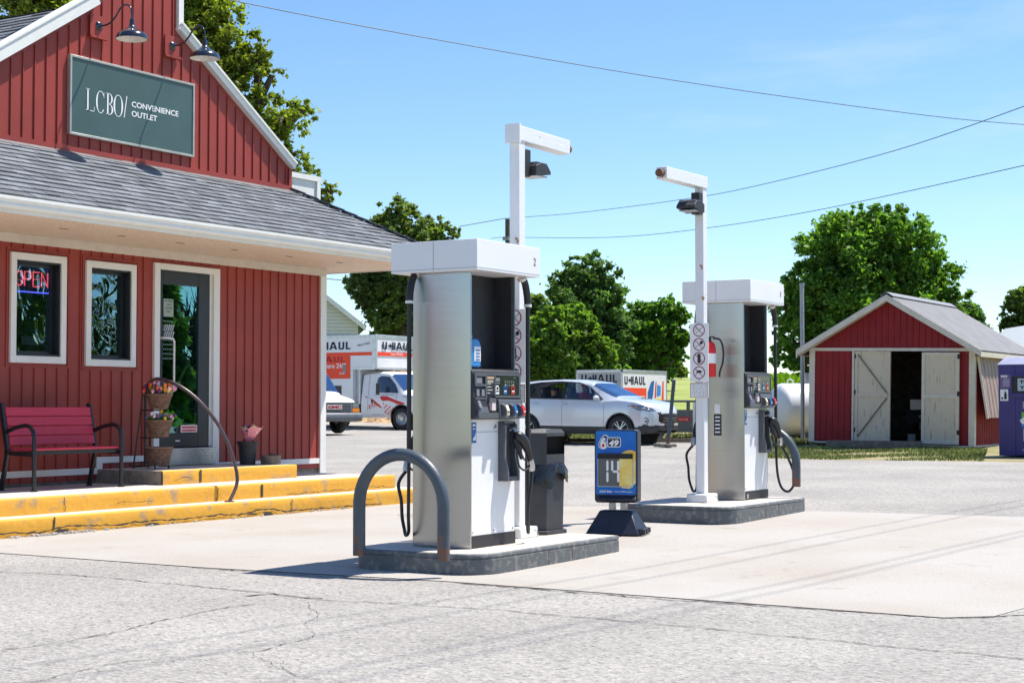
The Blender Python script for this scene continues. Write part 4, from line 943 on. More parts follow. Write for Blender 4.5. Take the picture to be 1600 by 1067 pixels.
# light poles
def light_pole(loc, s_, zt, lab):
    t = thing('light_pole', lab, 'light pole', loc, group='square light poles on the islands')
    a = .05; MB().prism([(-a, -a), (a, -a), (a, a), (-a, a)], .1, zt, 'xy').build('pole', 'pole_white', t, bevel=.006)
    f = MB(); f.hexa([(-.16, -.13, 0), (.16, -.13, 0), (.16, .13, 0), (-.16, .13, 0)], [(-.145, -.12, .095), (.145, -.12, .095), (.145, .12, .095), (-.145, .12, .095)]); f.build('foot', 'foot_white', t, bevel=.012)
    arm = MB(); l = .84 if s_ > 0 else .98
    arm.hexa([(-.06*s_, -.06, zt+.0), (l*s_, -.06, zt-.01), (l*s_, .06, zt-.01), (-.06*s_, .06, zt)] if s_ > 0 else [(l*s_, -.06, zt-.01), (.06, -.06, zt), (.06, .06, zt), (l*s_, .06, zt-.01)],
             [(-.06*s_, -.06, zt+.13), (l*s_, -.06, zt+.12), (l*s_, .06, zt+.12), (-.06*s_, .06, zt+.13)] if s_ > 0 else [(l*s_, -.06, zt+.12), (.06, -.06, zt+.13), (.06, .06, zt+.13), (l*s_, .06, zt+.12)])
    arm.build('arm', 'pole_white', t, bevel=.006)
    MB().tube([(l*s_, 0, zt+.05), ((l+.07)*s_, 0, zt+.05)], .042, 12).build('arm_cap', 'rust', t, smooth=50)
    if s_ > 0: MB().box(-.085, -.075, zt-.02, -.06, .075, zt+.145).build('end_bracket', 'pole_white', t)
    fl_ = MB().box(.052*s_, -.05, zt-.30, .15*s_, .05, zt-.06).build('floodlight_box', 'black_matte', t, bevel=.008)
    hd_ = MB(); hd_.prism([(.14*s_, zt-.26), (.14*s_, zt-.20), (.24*s_, zt-.165), (.34*s_, zt-.175), (.40*s_, zt-.23), (.40*s_, zt-.255), (.14*s_, zt-.29)], -.11, .11, 'xz'); ho = hd_.build('floodlight_head', 'black_matte', fl_, bevel=.004)
    MB().box(.17*s_, -.09, zt-.285, .37*s_, .09, zt-.274).build('floodlight_lens', 'lens', fl_)
    for k in range(5): MB().box((.18+k*.04)*s_, -.10, zt-.215, (.186+k*.04)*s_, .10, zt-.16).build('cooling_fin', 'display_lite', fl_)
    return t
light_pole((12.18, 7.38, .158), 1, 3.46, 'tall white square light pole behind the near dispenser, arm pointing right')
light_pole((16.44, 7.585, .243), -1, 3.46, 'white square light pole in front of the far dispenser, arm pointing left')
def pole_sign(loc, lab):
    t = thing('warning_sign', lab, 'sign', loc, group='white warning signs on the light poles')
    MB().box(-.004, -.11, .0, .004, .11, .64).build('panel', 'white', t)
    o2 = MB(); frame_y = -.0045
    for z in (.565, .41, .255, .10):
        o2.tube([(-.005, .066*math.cos(R(a)), z+.066*math.sin(R(a))) for a in range(0, 360, 12)], .0052, 5, closed=True)
        o2.beam((-.0055, .046, z+.046), (-.0055, -.046, z-.046), .004, .009, up=(1, 0, 0))
    o2.build('prohibition_rings', mat('dark red ink', (.30, .01, .03), .5), t)
    ic = MB()
    ic.beam((-.006, -.045, .60), (-.006, .035, .535), .002, .008, up=(1, 0, 0)); ic.beam((-.006, .05, .56), (-.006, .02, .60), .002, .005, up=(1, 0, 0))      # cigarette
    ic.beam((-.006, .04, .375), (-.006, -.02, .42), .002, .010, up=(1, 0, 0)); ic.ball((-.006, -.03, .43), (.002, .02, .02), 10, 6)   # flame and match
    ic.box(-.007, -.018, .205, -.0055, .018, .305); ic.box(-.0075, -.012, .27, -.007, .012, .29)      # phone
    ic.ball((-.006, .0, .11), (.002, .035, .015), 10, 6); ic.beam((-.006, .02, .10), (-.006, .045, .07), .002, .010, up=(1, 0, 0)); ic.beam((-.006, -.02, .105), (-.006, -.05, .115), .002, .009, up=(1, 0, 0))
    ic.build('pictograms', 'ink', t)
    MB().box(-.005, -.11, -.175, .004, .11, -.01).build('lower_panel', 'white', t)
    q = MB(); 
    for a in ((-.105, -.172, .105, -.168), (-.105, -.017, .105, -.013), (-.105, -.168, -.101, -.017), (.101, -.168, .105, -.017)): q.box(-.0065, a[0], a[1], -.0055, a[2], a[3])
    q.build('border', mat('dark red ink 2', (.30, .01, .03), .5), t)
    q = MB()
    for r_ in range(7):
        y = -.09
        while y < .08:
            l = random.uniform(.008, .035); q.box(-.0065, y, -.03-r_*.02, -.0055, min(.09, y+l), -.026-r_*.02); y += l+random.uniform(.006, .02)
    q.build('print', 'ink', t)
    for z in (.63, .02): MB().ball((-.006, 0, z), .006, 6, 4).build('screw', 'rust', t)
    return t
pole_sign((16.38, 7.585, 1.565), 'white no-smoking sign strip facing forward on the right pole')
pole_sign((12.12, 7.37, 1.50), 'white no-smoking sign strip half hidden behind the near dispenser')
ex = thing('fire_extinguisher', 'red fire extinguisher with black hose hung behind the right pole', 'fire extinguisher', (16.60, 7.555, 1.62))
MB().lathe([(0, 0), (.055, .0), (.065, .015), (.066, .31), (.05, .37), (.02, .395), (0, .395)], n=16).build('cylinder', 'udeep', ex, smooth=50)
MB().lathe([(.0668, .15), (.0668, .26)], n=16).build('paper_label', 'white', ex, smooth=50)
MB().cyl((0, 0, .395), (0, 0, .44), .014).beam((-.03, 0, .44), (.06, -.02, .45), .02, .012).build('valve', 'black', ex)
MB().tube(catmull([(.01, -.03, .43), (.05, -.10, .41), (.065, -.13, .30), (.06, -.125, .16), (.04, -.10, .06), (.04, -.095, .0)], 5), .011, 8).build('hose', 'rubber', ex, smooth=60)

# trash bin
tb = thing('litter_bin', 'dark grey lidded litter bin with a black bag on the near island', 'bin', (12.67, 7.475, .16), R(-3))
o8 = lambda w_, d_, c: [(-w_+c, -d_), (w_-c, -d_), (w_, -d_+c), (w_, d_-c), (w_-c, d_), (-w_+c, d_), (-w_, d_-c), (-w_, -d_+c)]
def taper(p0, p1, z0, z1):
    m_ = MB(); k = len(p0); m_.add([(x, y, z0) for x, y in p0]+[(x, y, z1) for x, y in p1], [tuple(range(k)), tuple(range(k, 2*k))]+[(i, (i+1) % k, k+(i+1) % k, k+i) for i in range(k)]); return m_
taper(o8(.26, .22, .10), o8(.26, .22, .10), 0, .035).build('skirt', 'bin_dark', tb, bevel=.004)
taper(o8(.235, .195, .10), o8(.245, .205, .10), .035, .60).build('body', 'bin_dark', tb, bevel=.004)
ld = MB(); P8 = o8(.245, .205, .10); 
for i in range(8):
    a = P8[i]; b = P8[(i+1) % 8]
    if i in (0, 4) : 
        ld.quad((a[0], a[1], .60), (b[0], b[1], .60), (b[0], b[1], .71), (a[0], a[1], .71)); ld.quad((a[0], a[1], .87), (b[0], b[1], .87), (b[0], b[1], .90), (a[0], a[1], .90))
    else: ld.quad((a[0], a[1], .60), (b[0], b[1], .60), (b[0], b[1], .90), (a[0], a[1], .90))
q8 = o8(.225, .185, .095); k0 = len(ld.v); ld.add([(x, y, .90) for x, y in P8]+[(x, y, .93) for x, y in q8], [(i, (i+1) % 8, 8+(i+1) % 8, 8+i) for i in range(8)]+[tuple(range(8, 16))])
ld.build('lid', 'bin_dark', tb); MB().box(-.14, -.16, .62, .14, .16, .63).box(-.14, .0, .63, .14, .02, .88).build('chute', 'black', tb)
MB().box(-.10, -.14, .9305, .02, -.02, .933).build('lid_notice', mat('paper scrap', (.45, .45, .46), .7), tb)
bg_ = MB(); N = 48; rows = [(.235, .635), (.256, .625), (.272, .59), (.280, .545), (.282, .50)]
vs = []
for j, (r, z) in enumerate(rows):
    for i in range(N):
        a = 2*math.pi*i/N; c, s_ = math.cos(a), math.sin(a); rr_ = r/max(abs(c), abs(s_)*1.16, (abs(c)+abs(s_)*1.16)/1.52)
        dr_ = 0 if j < 2 else .010*math.sin(a*11+j)+.008*math.sin(a*5+1)+.004*math.sin(a*23); dz = (.035*math.sin(a*3+.5)+.025*math.sin(a*7)+.012*math.sin(a*13))*(j/4)
        if 3.6 < a < 4.6: dz -= .09*(j/4)*math.sin((a-3.6)*math.pi)
        vs.append(((rr_+dr_)*c, (rr_+dr_)*s_, z+dz))
bg_.add(vs, [(j*N+i, j*N+(i+1) % N, (j+1)*N+(i+1) % N, (j+1)*N+i) for j in range(4) for i in range(N)])
bg_.build('bin_bag', 'bag', tb, smooth=70)

# lottery jackpot sign
yaw_l = R(31.4-90-16)
lt = thing('lottery_sign', 'blue and gold lottery jackpot sign reading 14 on a black weighted base', 'sign', (14.27, 7.49, ground_z(14.3, 7.5)+.008), yaw_l)
# local: x = right, -y = towards viewer
def rrect(x0, x1, z0, z1, r):
    P = []
    for cx, cz, a0 in ((x1-r, z1-r, 0), (x0+r, z1-r, 90), (x0+r, z0+r, 180), (x1-r, z0+r, 270)):
        for k in range(6): P.append((cx+r*math.cos(R(a0+k*18)), cz+r*math.sin(R(a0+k*18))))
    return P
MB().prism(rrect(-.215, .215, .305, 1.02, .035), -.085, .085, 'xz').build('frame', 'navy_plastic', lt, bevel=.006)
fp = MB().prism(rrect(-.200, .200, .385, 1.005, .02), -.092, -.086, 'xz').build('face_panel', 'lotto_blue', lt)
sv = MB(); c0 = (.14, .62); pts = [(.197, .50), (.197, .80)]+[(c0[0]+.15*math.cos(R(a)), c0[1]+.20*math.sin(R(a))) for a in range(68, 180, 8)]+[(.0, .50), (.06, .452), (.14, .445)]
sv.prism(pts, -.0945, -.0923, 'xz').build('gold_swirl', 'lotto_gold', lt)
bd_ = MB().prism([(-.175, .47), (.035, .47), (.035, .755), (-.175, .755)], -.0985, -.0948, 'xz').build('digit_board', 'digit_board', lt)
MB().prism([(.036, .47), (.165, .47), (.165, .755), (.036, .755)], -.0985, -.0948, 'xz').build('gold_board', 'lotto_gold', lt)
bz = MB(); bz.box(-.18, -.104, .735, .17, -.0987, .785); bz.build('header_bar', 'black', lt)
bz = MB()
for a in ((-.182, .46, .172, .468), (-.182, .468, -.176, .735), (.166, .468, .172, .735)): bz.box(a[0], -.101, a[1], a[2], -.0947, a[3])
bz.build('board_trim', 'alu', lt)
sg_ = MB()
def seg(x, z, h, v=True):
    w_ = .011
    P = [(x, z), (x+w_, z+w_), (x+w_, z+h-w_), (x, z+h), (x-w_, z+h-w_), (x-w_, z+w_)] if v else [(x, z), (x+w_, z-w_), (x+h-w_, z-w_), (x+h, z), (x+h-w_, z+w_), (x+w_, z+w_)]
    sg_.prism(P, -.1005, -.0988, 'xz')
seg(-.083, .615, .105); seg(-.083, .505, .105); seg(-.035, .615, .105); seg(-.033, .61, .058, False); seg(.025, .615, .105); seg(.025, .505, .105)
sg_.build('digits', 'white', lt)
lg = MB(); lg.prism(rrect(-.095, .018, .865, .945, .018), -.0955, -.0923, 'xz'); 
lg.prism([(-.128+.038*math.cos(R(a)), .885+.036*math.sin(R(a))) for a in range(0, 360, 20)], -.0955, -.0923, 'xz'); lg.prism([(-.165, .89), (-.135, .89), (-.085, .955), (-.118, .965), (-.15, .93)], -.0957, -.0923, 'xz'); lg.build('logo_outline', 'white', lt)
lg = MB(); lg.prism(rrect(-.088, .012, .871, .939, .014), -.0975, -.0958, 'xz'); lg.prism([(-.128+.032*math.cos(R(a)), .885+.030*math.sin(R(a))) for a in range(0, 360, 20)], -.0977, -.0958, 'xz'); lg.prism([(-.158, .89), (-.135, .89), (-.092, .949), (-.118, .957), (-.145, .925)], -.0979, -.0958, 'xz'); lg.build('logo_ground', 'navy_ink', lt)
text('6', (-.152, -.0985, .853), (1, 0, 0), (0, 0, 1), .052, .092, 'white', lt, bold=.05, depth=.001, name='logo_six'); text('49', (-.082, -.0985, .872), (1, 0, 0), (0, 0, 1), .084, .050, 'white', lt, bold=.04, depth=.001, shear=.2, name='logo_number'); text('LOTTO', (-.075, -.0985, .926), (1, 0, 0), (0, 0, 1), .075, .010, 'white', lt, depth=.001, name='logo_word')
MB().prism([(-.126+.012*math.cos(R(a)), .879+.013*math.sin(R(a))) for a in range(0, 360, 30)], -.1012, -.0997, 'xz').build('logo_dot', 'udeep', lt)
text('GOLD BALL', (-.165, -.093, .405), (1, 0, 0), (0, 0, 1), .13, .021, 'white', lt, bold=.03, depth=.001); text('+ Classic $5 Million Jackpot', (-.025, -.093, .407), (1, 0, 0), (0, 0, 1), .19, .014, 'white', lt, bold=.02, depth=.001)
q = MB().lathe([(0, 0), (.035, 0), (.03, .006), (0, .008)], (0, -.086, .34), 16, axis='y', ell=.3); q.build('maker_badge', 'chrome', lt)
LOGO_T = Matrix.Translation((-.172, 0, .972)) @ Matrix.Diagonal((1.22, 1, 1.25, 1)) @ Matrix.Translation((.165, 0, -.965))
for o in kids(lt):
    if o.name.split('.')[0] in ('logo_outline', 'logo_ground', 'logo_six', 'logo_number', 'logo_word', 'logo_dot'): o.data.transform(LOGO_T)
lip = MB().prism([(-.085, .305), (-.125, .33), (-.125, .345), (-.085, .375)], -.17, .20, 'yz').build('lip', 'navy_plastic', lt, bevel=.004)
for x in (-.055, .06): MB().box(x-.028, -.04, .22, x+.028, .04, .306).build('spring_leg', 'steel_plain', lt)
bs = MB(); bs.hexa([(-.29, -.20, .0), (.25, -.20, .0), (.29, .20, 0), (-.25, .20, 0)], [(-.17, -.075, .23), (.15, -.075, .23), (.16, .075, .23), (-.15, .075, .23)]); bo = bs.build('base', 'navy_plastic', lt, bevel=.015)
for y in (-.12, 0, .12): MB().box(.225, y-.03, .005, .30, y+.03, .06).build('base_rib', 'navy_plastic', lt, bevel=.01)
# ------------------------------------------------------------ vehicles
def shell(xs, Wd, Tp, Bl, RW, Z0, dx, hood=None):
    x = np.arange(xs[0], xs[-1]+1e-6, dx)
    def I(t): 
        t = np.array(t); y = np.interp(x, t[:, 0], t[:, 1]); k = np.array([1, 2, 3, 2, 1])/9
        yp = np.pad(y, 2, mode='edge'); y2 = np.convolve(yp, k, 'valid'); return np.where((x < xs[0]+.06) | (x > xs[-1]-.06), y, y2)
    w_, t, b, rw, z0 = I(Wd), I(Tp), I(Bl), I(RW), I(Z0)
    b = np.minimum(b, t-.045)
    P = np.stack([np.stack([w_*.93, z0], 1), np.stack([w_*.985, z0+.16*(b-z0)], 1), np.stack([w_, z0+.45*(b-z0)], 1), np.stack([w_*.992, z0+.78*(b-z0)], 1),
                  np.stack([w_*.955, b], 1), np.stack([rw, t-np.minimum(.075, (t-b)*.35)], 1), np.stack([rw*.82, t-.015], 1), np.stack([rw*.45, t-.002], 1), np.stack([rw*0, t], 1)], 1)
    segs = [3, 7, 8, 7, 16, 4, 6, 6]; out = []
    for j, n_ in enumerate(segs):
        p1, p2 = P[:, j], P[:, j+1]; lin = j == 4
        p0 = P[:, j-1] if j not in (0, 5) else P[:, j]; p3 = P[:, j+2] if j < 7 and j != 3 else P[:, j+1]
        for k in range(n_):
            s_ = k/n_
            out.append(p1+(p2-p1)*s_ if lin else .5*((2*p1)+(p2-p0)*s_+(2*p0-5*p1+4*p2-p3)*s_**2+(-p0+3*p1-3*p2+p3)*s_**3))
    out.append(P[:, 8]); G = np.stack(out, 1)      # nx, nj, 2
    V = np.concatenate([np.repeat(x[:, None, None], G.shape[1], 1), G], 2)
    return V
def inpoly(p, q):
    x, y = p; r = False; j = len(q)-1
    for i in range(len(q)):
        if (q[i][1] > y) != (q[j][1] > y) and x < (q[j][0]-q[i][0])*(y-q[i][1])/(q[j][1]-q[i][1])+q[i][0]: r = not r
        j = i
    return r
def emit_shell(V, label, arches, ar, az):
    for (ax) in arches:
        d = V[:, :, [0, 2]]-np.array([ax, az]); r = np.linalg.norm(d, axis=2); m_ = (abs(r-ar) < .016) & (V[:, :, 1] > .5); s_ = np.where(m_, ar/np.maximum(r, 1e-6), 1)
        V[:, :, 0] = ax+d[:, :, 0]*s_; V[:, :, 2] = az+d[:, :, 1]*s_
    out = {}
    nx, nj = V.shape[:2]
    for i in range(nx-1):
        for j in range(nj-1):
            q = [V[i, j], V[i+1, j], V[i+1, j+1], V[i, j+1]]; c = sum(q)/4
            if c[1] > .5 and any((c[0]-ax)**2+(c[2]-az)**2 < ar*ar for ax in arches): continue
            l = label(c[0], c[1], c[2], j); mb = out.setdefault(l, MB())
            for s_ in (1, -1): mb.add([(p[0], p[1]*s_, p[2]) for p in q], [(0, 1, 2, 3) if s_ > 0 else (3, 2, 1, 0)])
    for i in (0, nx-1):
        for j in range(nj-1):
            a, b = V[i, j], V[i, j+1]
            if abs(a[2]-b[2]) < 1e-5: continue
            l = label(a[0], 0, (a[2]+b[2])/2, -1); out.setdefault(l, MB()).quad((a[0], -a[1], a[2]), (a[0], a[1], a[2]), (b[0], b[1], b[2]), (b[0], -b[1], b[2]))
    return out
def surf(V):
    def f(x, z):
        i = int(np.argmin(abs(V[:, 0, 0]-x))); col_ = V[i]; return float(np.interp(z, col_[:50, 2], col_[:50, 1]))
    return f
def build_shell(out, mats, par):
    R_ = {}
    for l, mb in out.items():
        nm, m = mats[l]; o = mb.build(nm, m, None, fix=False)
        b = bmesh.new(); b.from_mesh(o.data); bmesh.ops.remove_doubles(b, verts=b.verts, dist=.0008); bmesh.ops.recalc_face_normals(b, faces=b.faces); b.to_mesh(o.data); b.free()
        o.data.polygons.foreach_set('use_smooth', [True]*len(o.data.polygons)); o.data.set_sharp_from_angle(angle=R(38))
        o.parent = par; R_[l] = o
    return R_
def wheel(par, x, y, r, wd, spokes=10, rim='rim', rr_=.64, steel=False, z=None):
    s_ = 1 if y > 0 else -1; z = r if z is None else z
    e = bpy.data.objects.new('wheel', None); col.objects.link(e); e.parent = par; e.location = (x, y, z); e.empty_display_size = .1
    o = MB().lathe([(r*rr_, -wd/2), (r*.9, -wd/2), (r*.985, -wd*.38), (r, -wd*.2), (r, wd*.2), (r*.985, wd*.38), (r*.9, wd/2), (r*rr_, wd/2)], n=40, axis='y').build('tyre', 'tyre', e, smooth=40)
    m = MB(); yo = s_*wd/2
    m.lathe([(r*rr_*1.01, yo-.005*s_), (r*rr_*.96, yo), (r*rr_*.92, yo-.02*s_), (r*rr_*.90, yo-.12*s_)], n=40, axis='y')
    if steel: m.lathe([(0, yo-.01*s_), (.06, yo-.01*s_), (.09, yo-.06*s_), (r*rr_*.72, yo-.02*s_), (r*rr_*.92, yo-.08*s_)], n=30, axis='y')
    else:
        for k in range(spokes):
            a = 2*math.pi*k/spokes+(.12 if k % 2 else -.12); c, n_ = math.cos(a), math.sin(a)
            m.beam((c*.03, yo-.02*s_, n_*.03), (c*r*rr_*.94, yo-.025*s_, n_*r*rr_*.94), .022, .03, up=(0, 1, 0))
        m.lathe([(0, yo-.005*s_), (.045, yo-.008*s_), (.05, yo-.04*s_)], n=16, axis='y')
    m.build('rim', rim, e, smooth=40)
    if steel:
        h = MB()
        for k in range(8):
            a = k*math.pi/4; h.lathe([(0, yo+.001*s_), (.022, yo+.001*s_)], (math.cos(a)*.125, 0-.035*s_, math.sin(a)*.125), 8, axis='y')
        h.build('rim_hole', 'black', e)
    else: MB().lathe([(0, yo-.10*s_), (r*rr_*.9, yo-.10*s_)], n=24, axis='y').build('brake_disc', 'clad', e)
    return e
def person(name, label, loc, rz, shirt, cap=None, arms=True, s=1.0):
    t = thing(name, label, 'person', loc, rz)
    me = bpy.data.meshes.new('body'); b = bmesh.new()
    J = {'pel': ((0, 0, .10), .14), 'wst': ((-.01, 0, .28), .12), 'chs': ((0, 0, .46), .145), 'nkb': ((0, 0, .585), .075), 'nk': ((.01, 0, .64), .05), 'hd': ((.02, 0, .735), .085), 'top': ((.015, 0, .80), .07)}
    E_ = [('pel', 'wst'), ('wst', 'chs'), ('chs', 'nkb'), ('nkb', 'nk'), ('nk', 'hd'), ('hd', 'top')]
    for q, sy in (('l', 1), ('r', -1)):
        J.update({q+'sh': ((0, .17*sy, .53), .055), q+'el': ((.12, .22*sy, .30), .042), q+'wr': ((.34, .16*sy, .38), .030), q+'ha': ((.41, .14*sy, .40), .032), q+'hip': ((.10, .09*sy, .09), .085), q+'kn': ((.48, .10*sy, .14), .062), q+'an': ((.56, .10*sy, -.22), .045)})
        E_ += [('nkb', q+'sh'), (q+'sh', q+'el'), (q+'el', q+'wr'), (q+'wr', q+'ha'), ('pel', q+'hip'), (q+'hip', q+'kn'), (q+'kn', q+'an')]
    vs = {k: b.verts.new(v[0]) for k, v in J.items()}
    for a, c in E_: b.edges.new((vs[a], vs[c]))
    b.to_mesh(me); keys = list(J); b.free()
    o = bpy.data.objects.new('body', me); col.objects.link(o)
    o.modifiers.new('skin', 'SKIN'); sv = me.skin_vertices[0].data
    for i, k in enumerate(keys): sv[i].radius = (J[k][1], J[k][1])
    sv[0].use_root = True
    ss = o.modifiers.new('sub', 'SUBSURF'); ss.levels = 2; ss.render_levels = 2
    bpy.context.view_layer.update()
    m2 = bpy.data.meshes.new_from_object(o.evaluated_get(bpy.context.evaluated_depsgraph_get())); bpy.data.objects.remove(o)
    m2.materials.clear(); m2.materials.append(M['skin']); m2.polygons.foreach_set('use_smooth', [True]*len(m2.polygons))
    bo = bpy.data.objects.new('body', m2); col.objects.link(bo); bo.parent = t
    # shirt: the torso and upper arms puffed a little
    c2 = m2.copy(); bm_ = bmesh.new(); bm_.from_mesh(c2); 
    dl = [f for f in bm_.faces if (lambda c: c.z > .62 or c.z < .05 or (abs(c.y) > .10 and c.x > .16) or c.x > .22)(f.calc_center_median())]
    bmesh.ops.delete(bm_, geom=dl, context='FACES'); bm_.normal_update()
    for v in bm_.verts: v.co += v.normal*.012
    bm_.to_mesh(c2); bm_.free(); c2.materials.clear(); c2.materials.append(M[shirt]); so_ = bpy.data.objects.new('shirt', c2); col.objects.link(so_); so_.parent = t
    f = MB(); f.ball((.105, 0, .735), (.02, .014, .022), 6, 5); f.ball((.0, .085, .735), (.018, .012, .026), 6, 5).ball((0, -.085, .735), (.018, .012, .026), 6, 5); f.build('nose_and_ears', 'skin', bo, smooth=60)
    f = MB(); f.ball((.085, .032, .758), .011, 6, 5).ball((.085, -.032, .758), .011, 6, 5).box(.094, -.025, .692, .103, .025, .699); f.build('face_features', 'ink', bo)
    h = MB().lathe([(.092, 0), (.096, .03), (.085, .075), (.05, .105), (0, .115)], (.01, 0, .765), 16)
    if cap:
        h.add([(.08, -.07, .778), (.20, -.05, .77), (.20, .05, .77), (.08, .07, .778)], [(0, 1, 2, 3)]); h.build('cap', cap, t, smooth=60)
    else: h.build('hair', 'ink', t, smooth=60)
    t.scale = (s, s, s)
    return t

# silver white crossover
suv_z = .335
suv = thing('parked_car', 'silver white crossover car with its rear window down behind the litter bin', 'car', (37.82, 20.70, suv_z), R(-90))
V = shell([-2.33, 2.34], [(-2.33, .62), (-2.25, .78), (-2.0, .88), (-1.5, .915), (1.6, .92), (1.95, .88), (2.15, .78), (2.27, .64), (2.34, .50)],
          [(-2.33, .98), (-2.26, 1.12), (-2.12, 1.34), (-1.98, 1.52), (-1.8, 1.585), (-1.2, 1.64), (-.5, 1.665), (.05, 1.655), (.45, 1.585), (.75, 1.43), (1.05, 1.30), (1.27, 1.20), (1.38, 1.175), (1.75, 1.13), (2.05, 1.07), (2.2, 1.0), (2.29, .90), (2.34, .80)],
          [(-2.33, .98), (-2.1, 1.16), (-1.2, 1.14), (0, 1.10), (1.0, 1.07), (1.3, 1.10), (1.8, 1.05), (2.2, .92), (2.34, .74)],
          [(-2.33, .55), (-2.1, .64), (-1.8, .64), (-.5, .64), (.3, .65), (.8, .70), (1.25, .76), (1.5, .80), (2.0, .74), (2.25, .56), (2.34, .42)],
          [(-2.33, .42), (-2.1, .34), (-1.8, .25), (1.8, .24), (2.1, .26), (2.34, .34)], .022)
side_gl = [(-1.90, 1.36), (-1.60, 1.20), (-1.44, 1.175), (.80, 1.12), (.86, 1.14), (.44, 1.44), (.08, 1.565), (-.5, 1.60), (-1.1, 1.58), (-1.55, 1.52)]
def lab(x, y, z, j):
    if y > .5 and 26 <= j < 42 and inpoly((x, z), side_gl):
        if -.36 < x < -.27: return 'pillar'
        if -1.43 < x < -.36: return 'open'
        return 'side'
    if j >= 41 and .50 < x < 1.22: return 'wind'
    if j >= 42 and x < -2.0: return 'wind'
    if 0 <= j < 5: return 'clad'
    if x > 1.9 and j >= 0 and z < .47: return 'clad'
    if y > .45 and inpoly((x, z), [(1.56, .99), (1.95, .98), (2.20, .91), (2.27, .83), (2.16, .81), (1.84, .87)]) and j >= 10: return 'lamp'
    if j == -1 and x > 0: return 'grille' if (.52 < z < .76) else ('clad' if z < .47 else 'body')
    if x > 2.22 and y < .56 and .56 < z < .80 and j >= 0: return 'grille'
    return 'body'
sf_ = surf(V.copy())
parts = build_shell(emit_shell(V, lab, (-1.385, 1.385), .402, .37), {'body': ('body', 'suv_paint'), 'side': ('side_window', 'car_glass'), 'open': ('rear_door_opening', 'car_glass'), 'pillar': ('door_pillar', 'black'), 'wind': ('windscreen', 'wind_glass'), 'clad': ('lower_cladding', 'clad'), 'lamp': ('headlight', 'lens'), 'grille': ('grille', 'grille')}, suv)
bpy.data.objects.remove(parts['open'])      # the rear window is wound down
for x, y in ((1.385, .80), (-1.385, .80), (1.385, -.80), (-1.385, -.80)): wheel(suv, x, y, .368, .225)
wl = MB()
for ax in (-1.385, 1.385):
    for s_ in (1, -1):
        P = [(ax+.409*math.cos(R(a)), .37+.409*math.sin(R(a))) for a in range(-12, 193, 6)]
        wl.tube([(x, s_*(sf_(x, z)+.002), z) for x, z in P], .014, 6)
        wl.lathe([(.405, s_*.60), (.40, s_*.90)], (ax, 0, .37), 40, axis='y'); wl.lathe([(0, s_*.60), (.405, s_*.60)], (ax, 0, .37), 40, axis='y')
wl.build('wheel_arch', 'clad', suv, smooth=50)
tr_ = MB()
for s_ in (1, -1):
    tr_.tube([(x, s_*(sf_(x, z)+.001), z) for x, z in [tuple(np.array(side_gl[i])*(1-t_)+np.array(side_gl[(i+1) % len(side_gl)])*t_) for i in range(len(side_gl)) for t_ in (0, .33, .66)]], .013, 6, closed=True)
tr_.build('window_trim', 'black', suv, smooth=60)
cl = MB()
for s_ in (1, -1):
    for X in (-.315, .92, -1.43):
        zz = np.linspace(.38, 1.10, 9); xx = [X+ (0 if X != -1.43 else max(0, (.75-z))*.0) for z in zz]
        if X == -1.43: xx = [-1.43+.35*smooth((.85-z)/.4) for z in zz]; zz = np.linspace(.45, 1.16, 9)
        cl.tube([(x, s_*(sf_(x, z)+.0005), z) for x, z in zip(xx, zz)], .004, 4)
cl.build('door_seam', 'clad', suv)
for s_ in (1, -1):
    for X in (-.78, .22-.05):
        MB().ball((X-.30 if X < 0 else X-.36, s_*(sf_(X, .90)+.012), 1.02 if X < 0 else 1.0), (.085, .016, .016), 10, 6).build('door_handle', 'chrome', suv, smooth=60)
    m_ = MB().ball((.76, s_*1.02, 1.17), (.07, .12, .068), 12, 8); m_.beam((.76, s_*.86, 1.12), (.76, s_*.96, 1.14), .05, .03); m_.build('wing_mirror', 'suv_paint', suv, smooth=60)
MB().box(2.335, -.30, .765, 2.352, .30, .78).box(2.335, -.36, .64, 2.352, .36, .652).box(2.335, -.38, .58, 2.352, .38, .592).build('grille_bar', 'chrome', suv)
MB().box(2.352, -.065, .70, 2.36, .065, .722).box(2.352, -.03, .69, 2.361, .03, .735).build('emblem', mat('gold emblem', (.65, .42, .06), .3, .8), suv)
fgl = MB()
for s_ in (1, -1):
    fgl.tube([(2.06, s_*.855, .66), (2.13, s_*.825, .65), (2.15, s_*.81, .58), (2.12, s_*.83, .50), (2.04, s_*.87, .49)], .010, 6); fgl.ball((2.10, s_*.84, .575), (.03, .02, .025), 8, 5)
fgl.build('fog_lamp', 'grille', suv)
MB().box(2.25, -.45, .33, 2.33, .45, .45).build('lower_intake', 'black', suv)
MB().box(2.33, -.26, .47, 2.352, .26, .53).build('plate', 'clad', suv)
hl = MB()
for s_ in (1, -1): hl.ball((2.02, s_*.835, .91), (.07, .03, .03), 8, 6); hl.ball((2.12, s_*.77, .88), (.05, .04, .026), 8, 6)
hl.build('headlight_bulb', 'chrome', parts['lamp'], smooth=60)
amb = MB()
for s_ in (1, -1): amb.tube([(1.70, s_*(sf_(1.70, .96)+.004), .96), (1.86, s_*(sf_(1.86, .92)+.004), .92)], .010, 5)
amb.build('side_marker', 'amber', parts['lamp'])
nm = text('EQUINOX', (0, 0, 0), (1, 0, 0), (0, 0, 1), .36, .022, 'clad', None, built=False, depth=0)
nm.xf(Matrix.Translation((.38, -.924, .60)) ); nm.build('badge_lettering', 'alu', suv, fix=False)
its = MB()
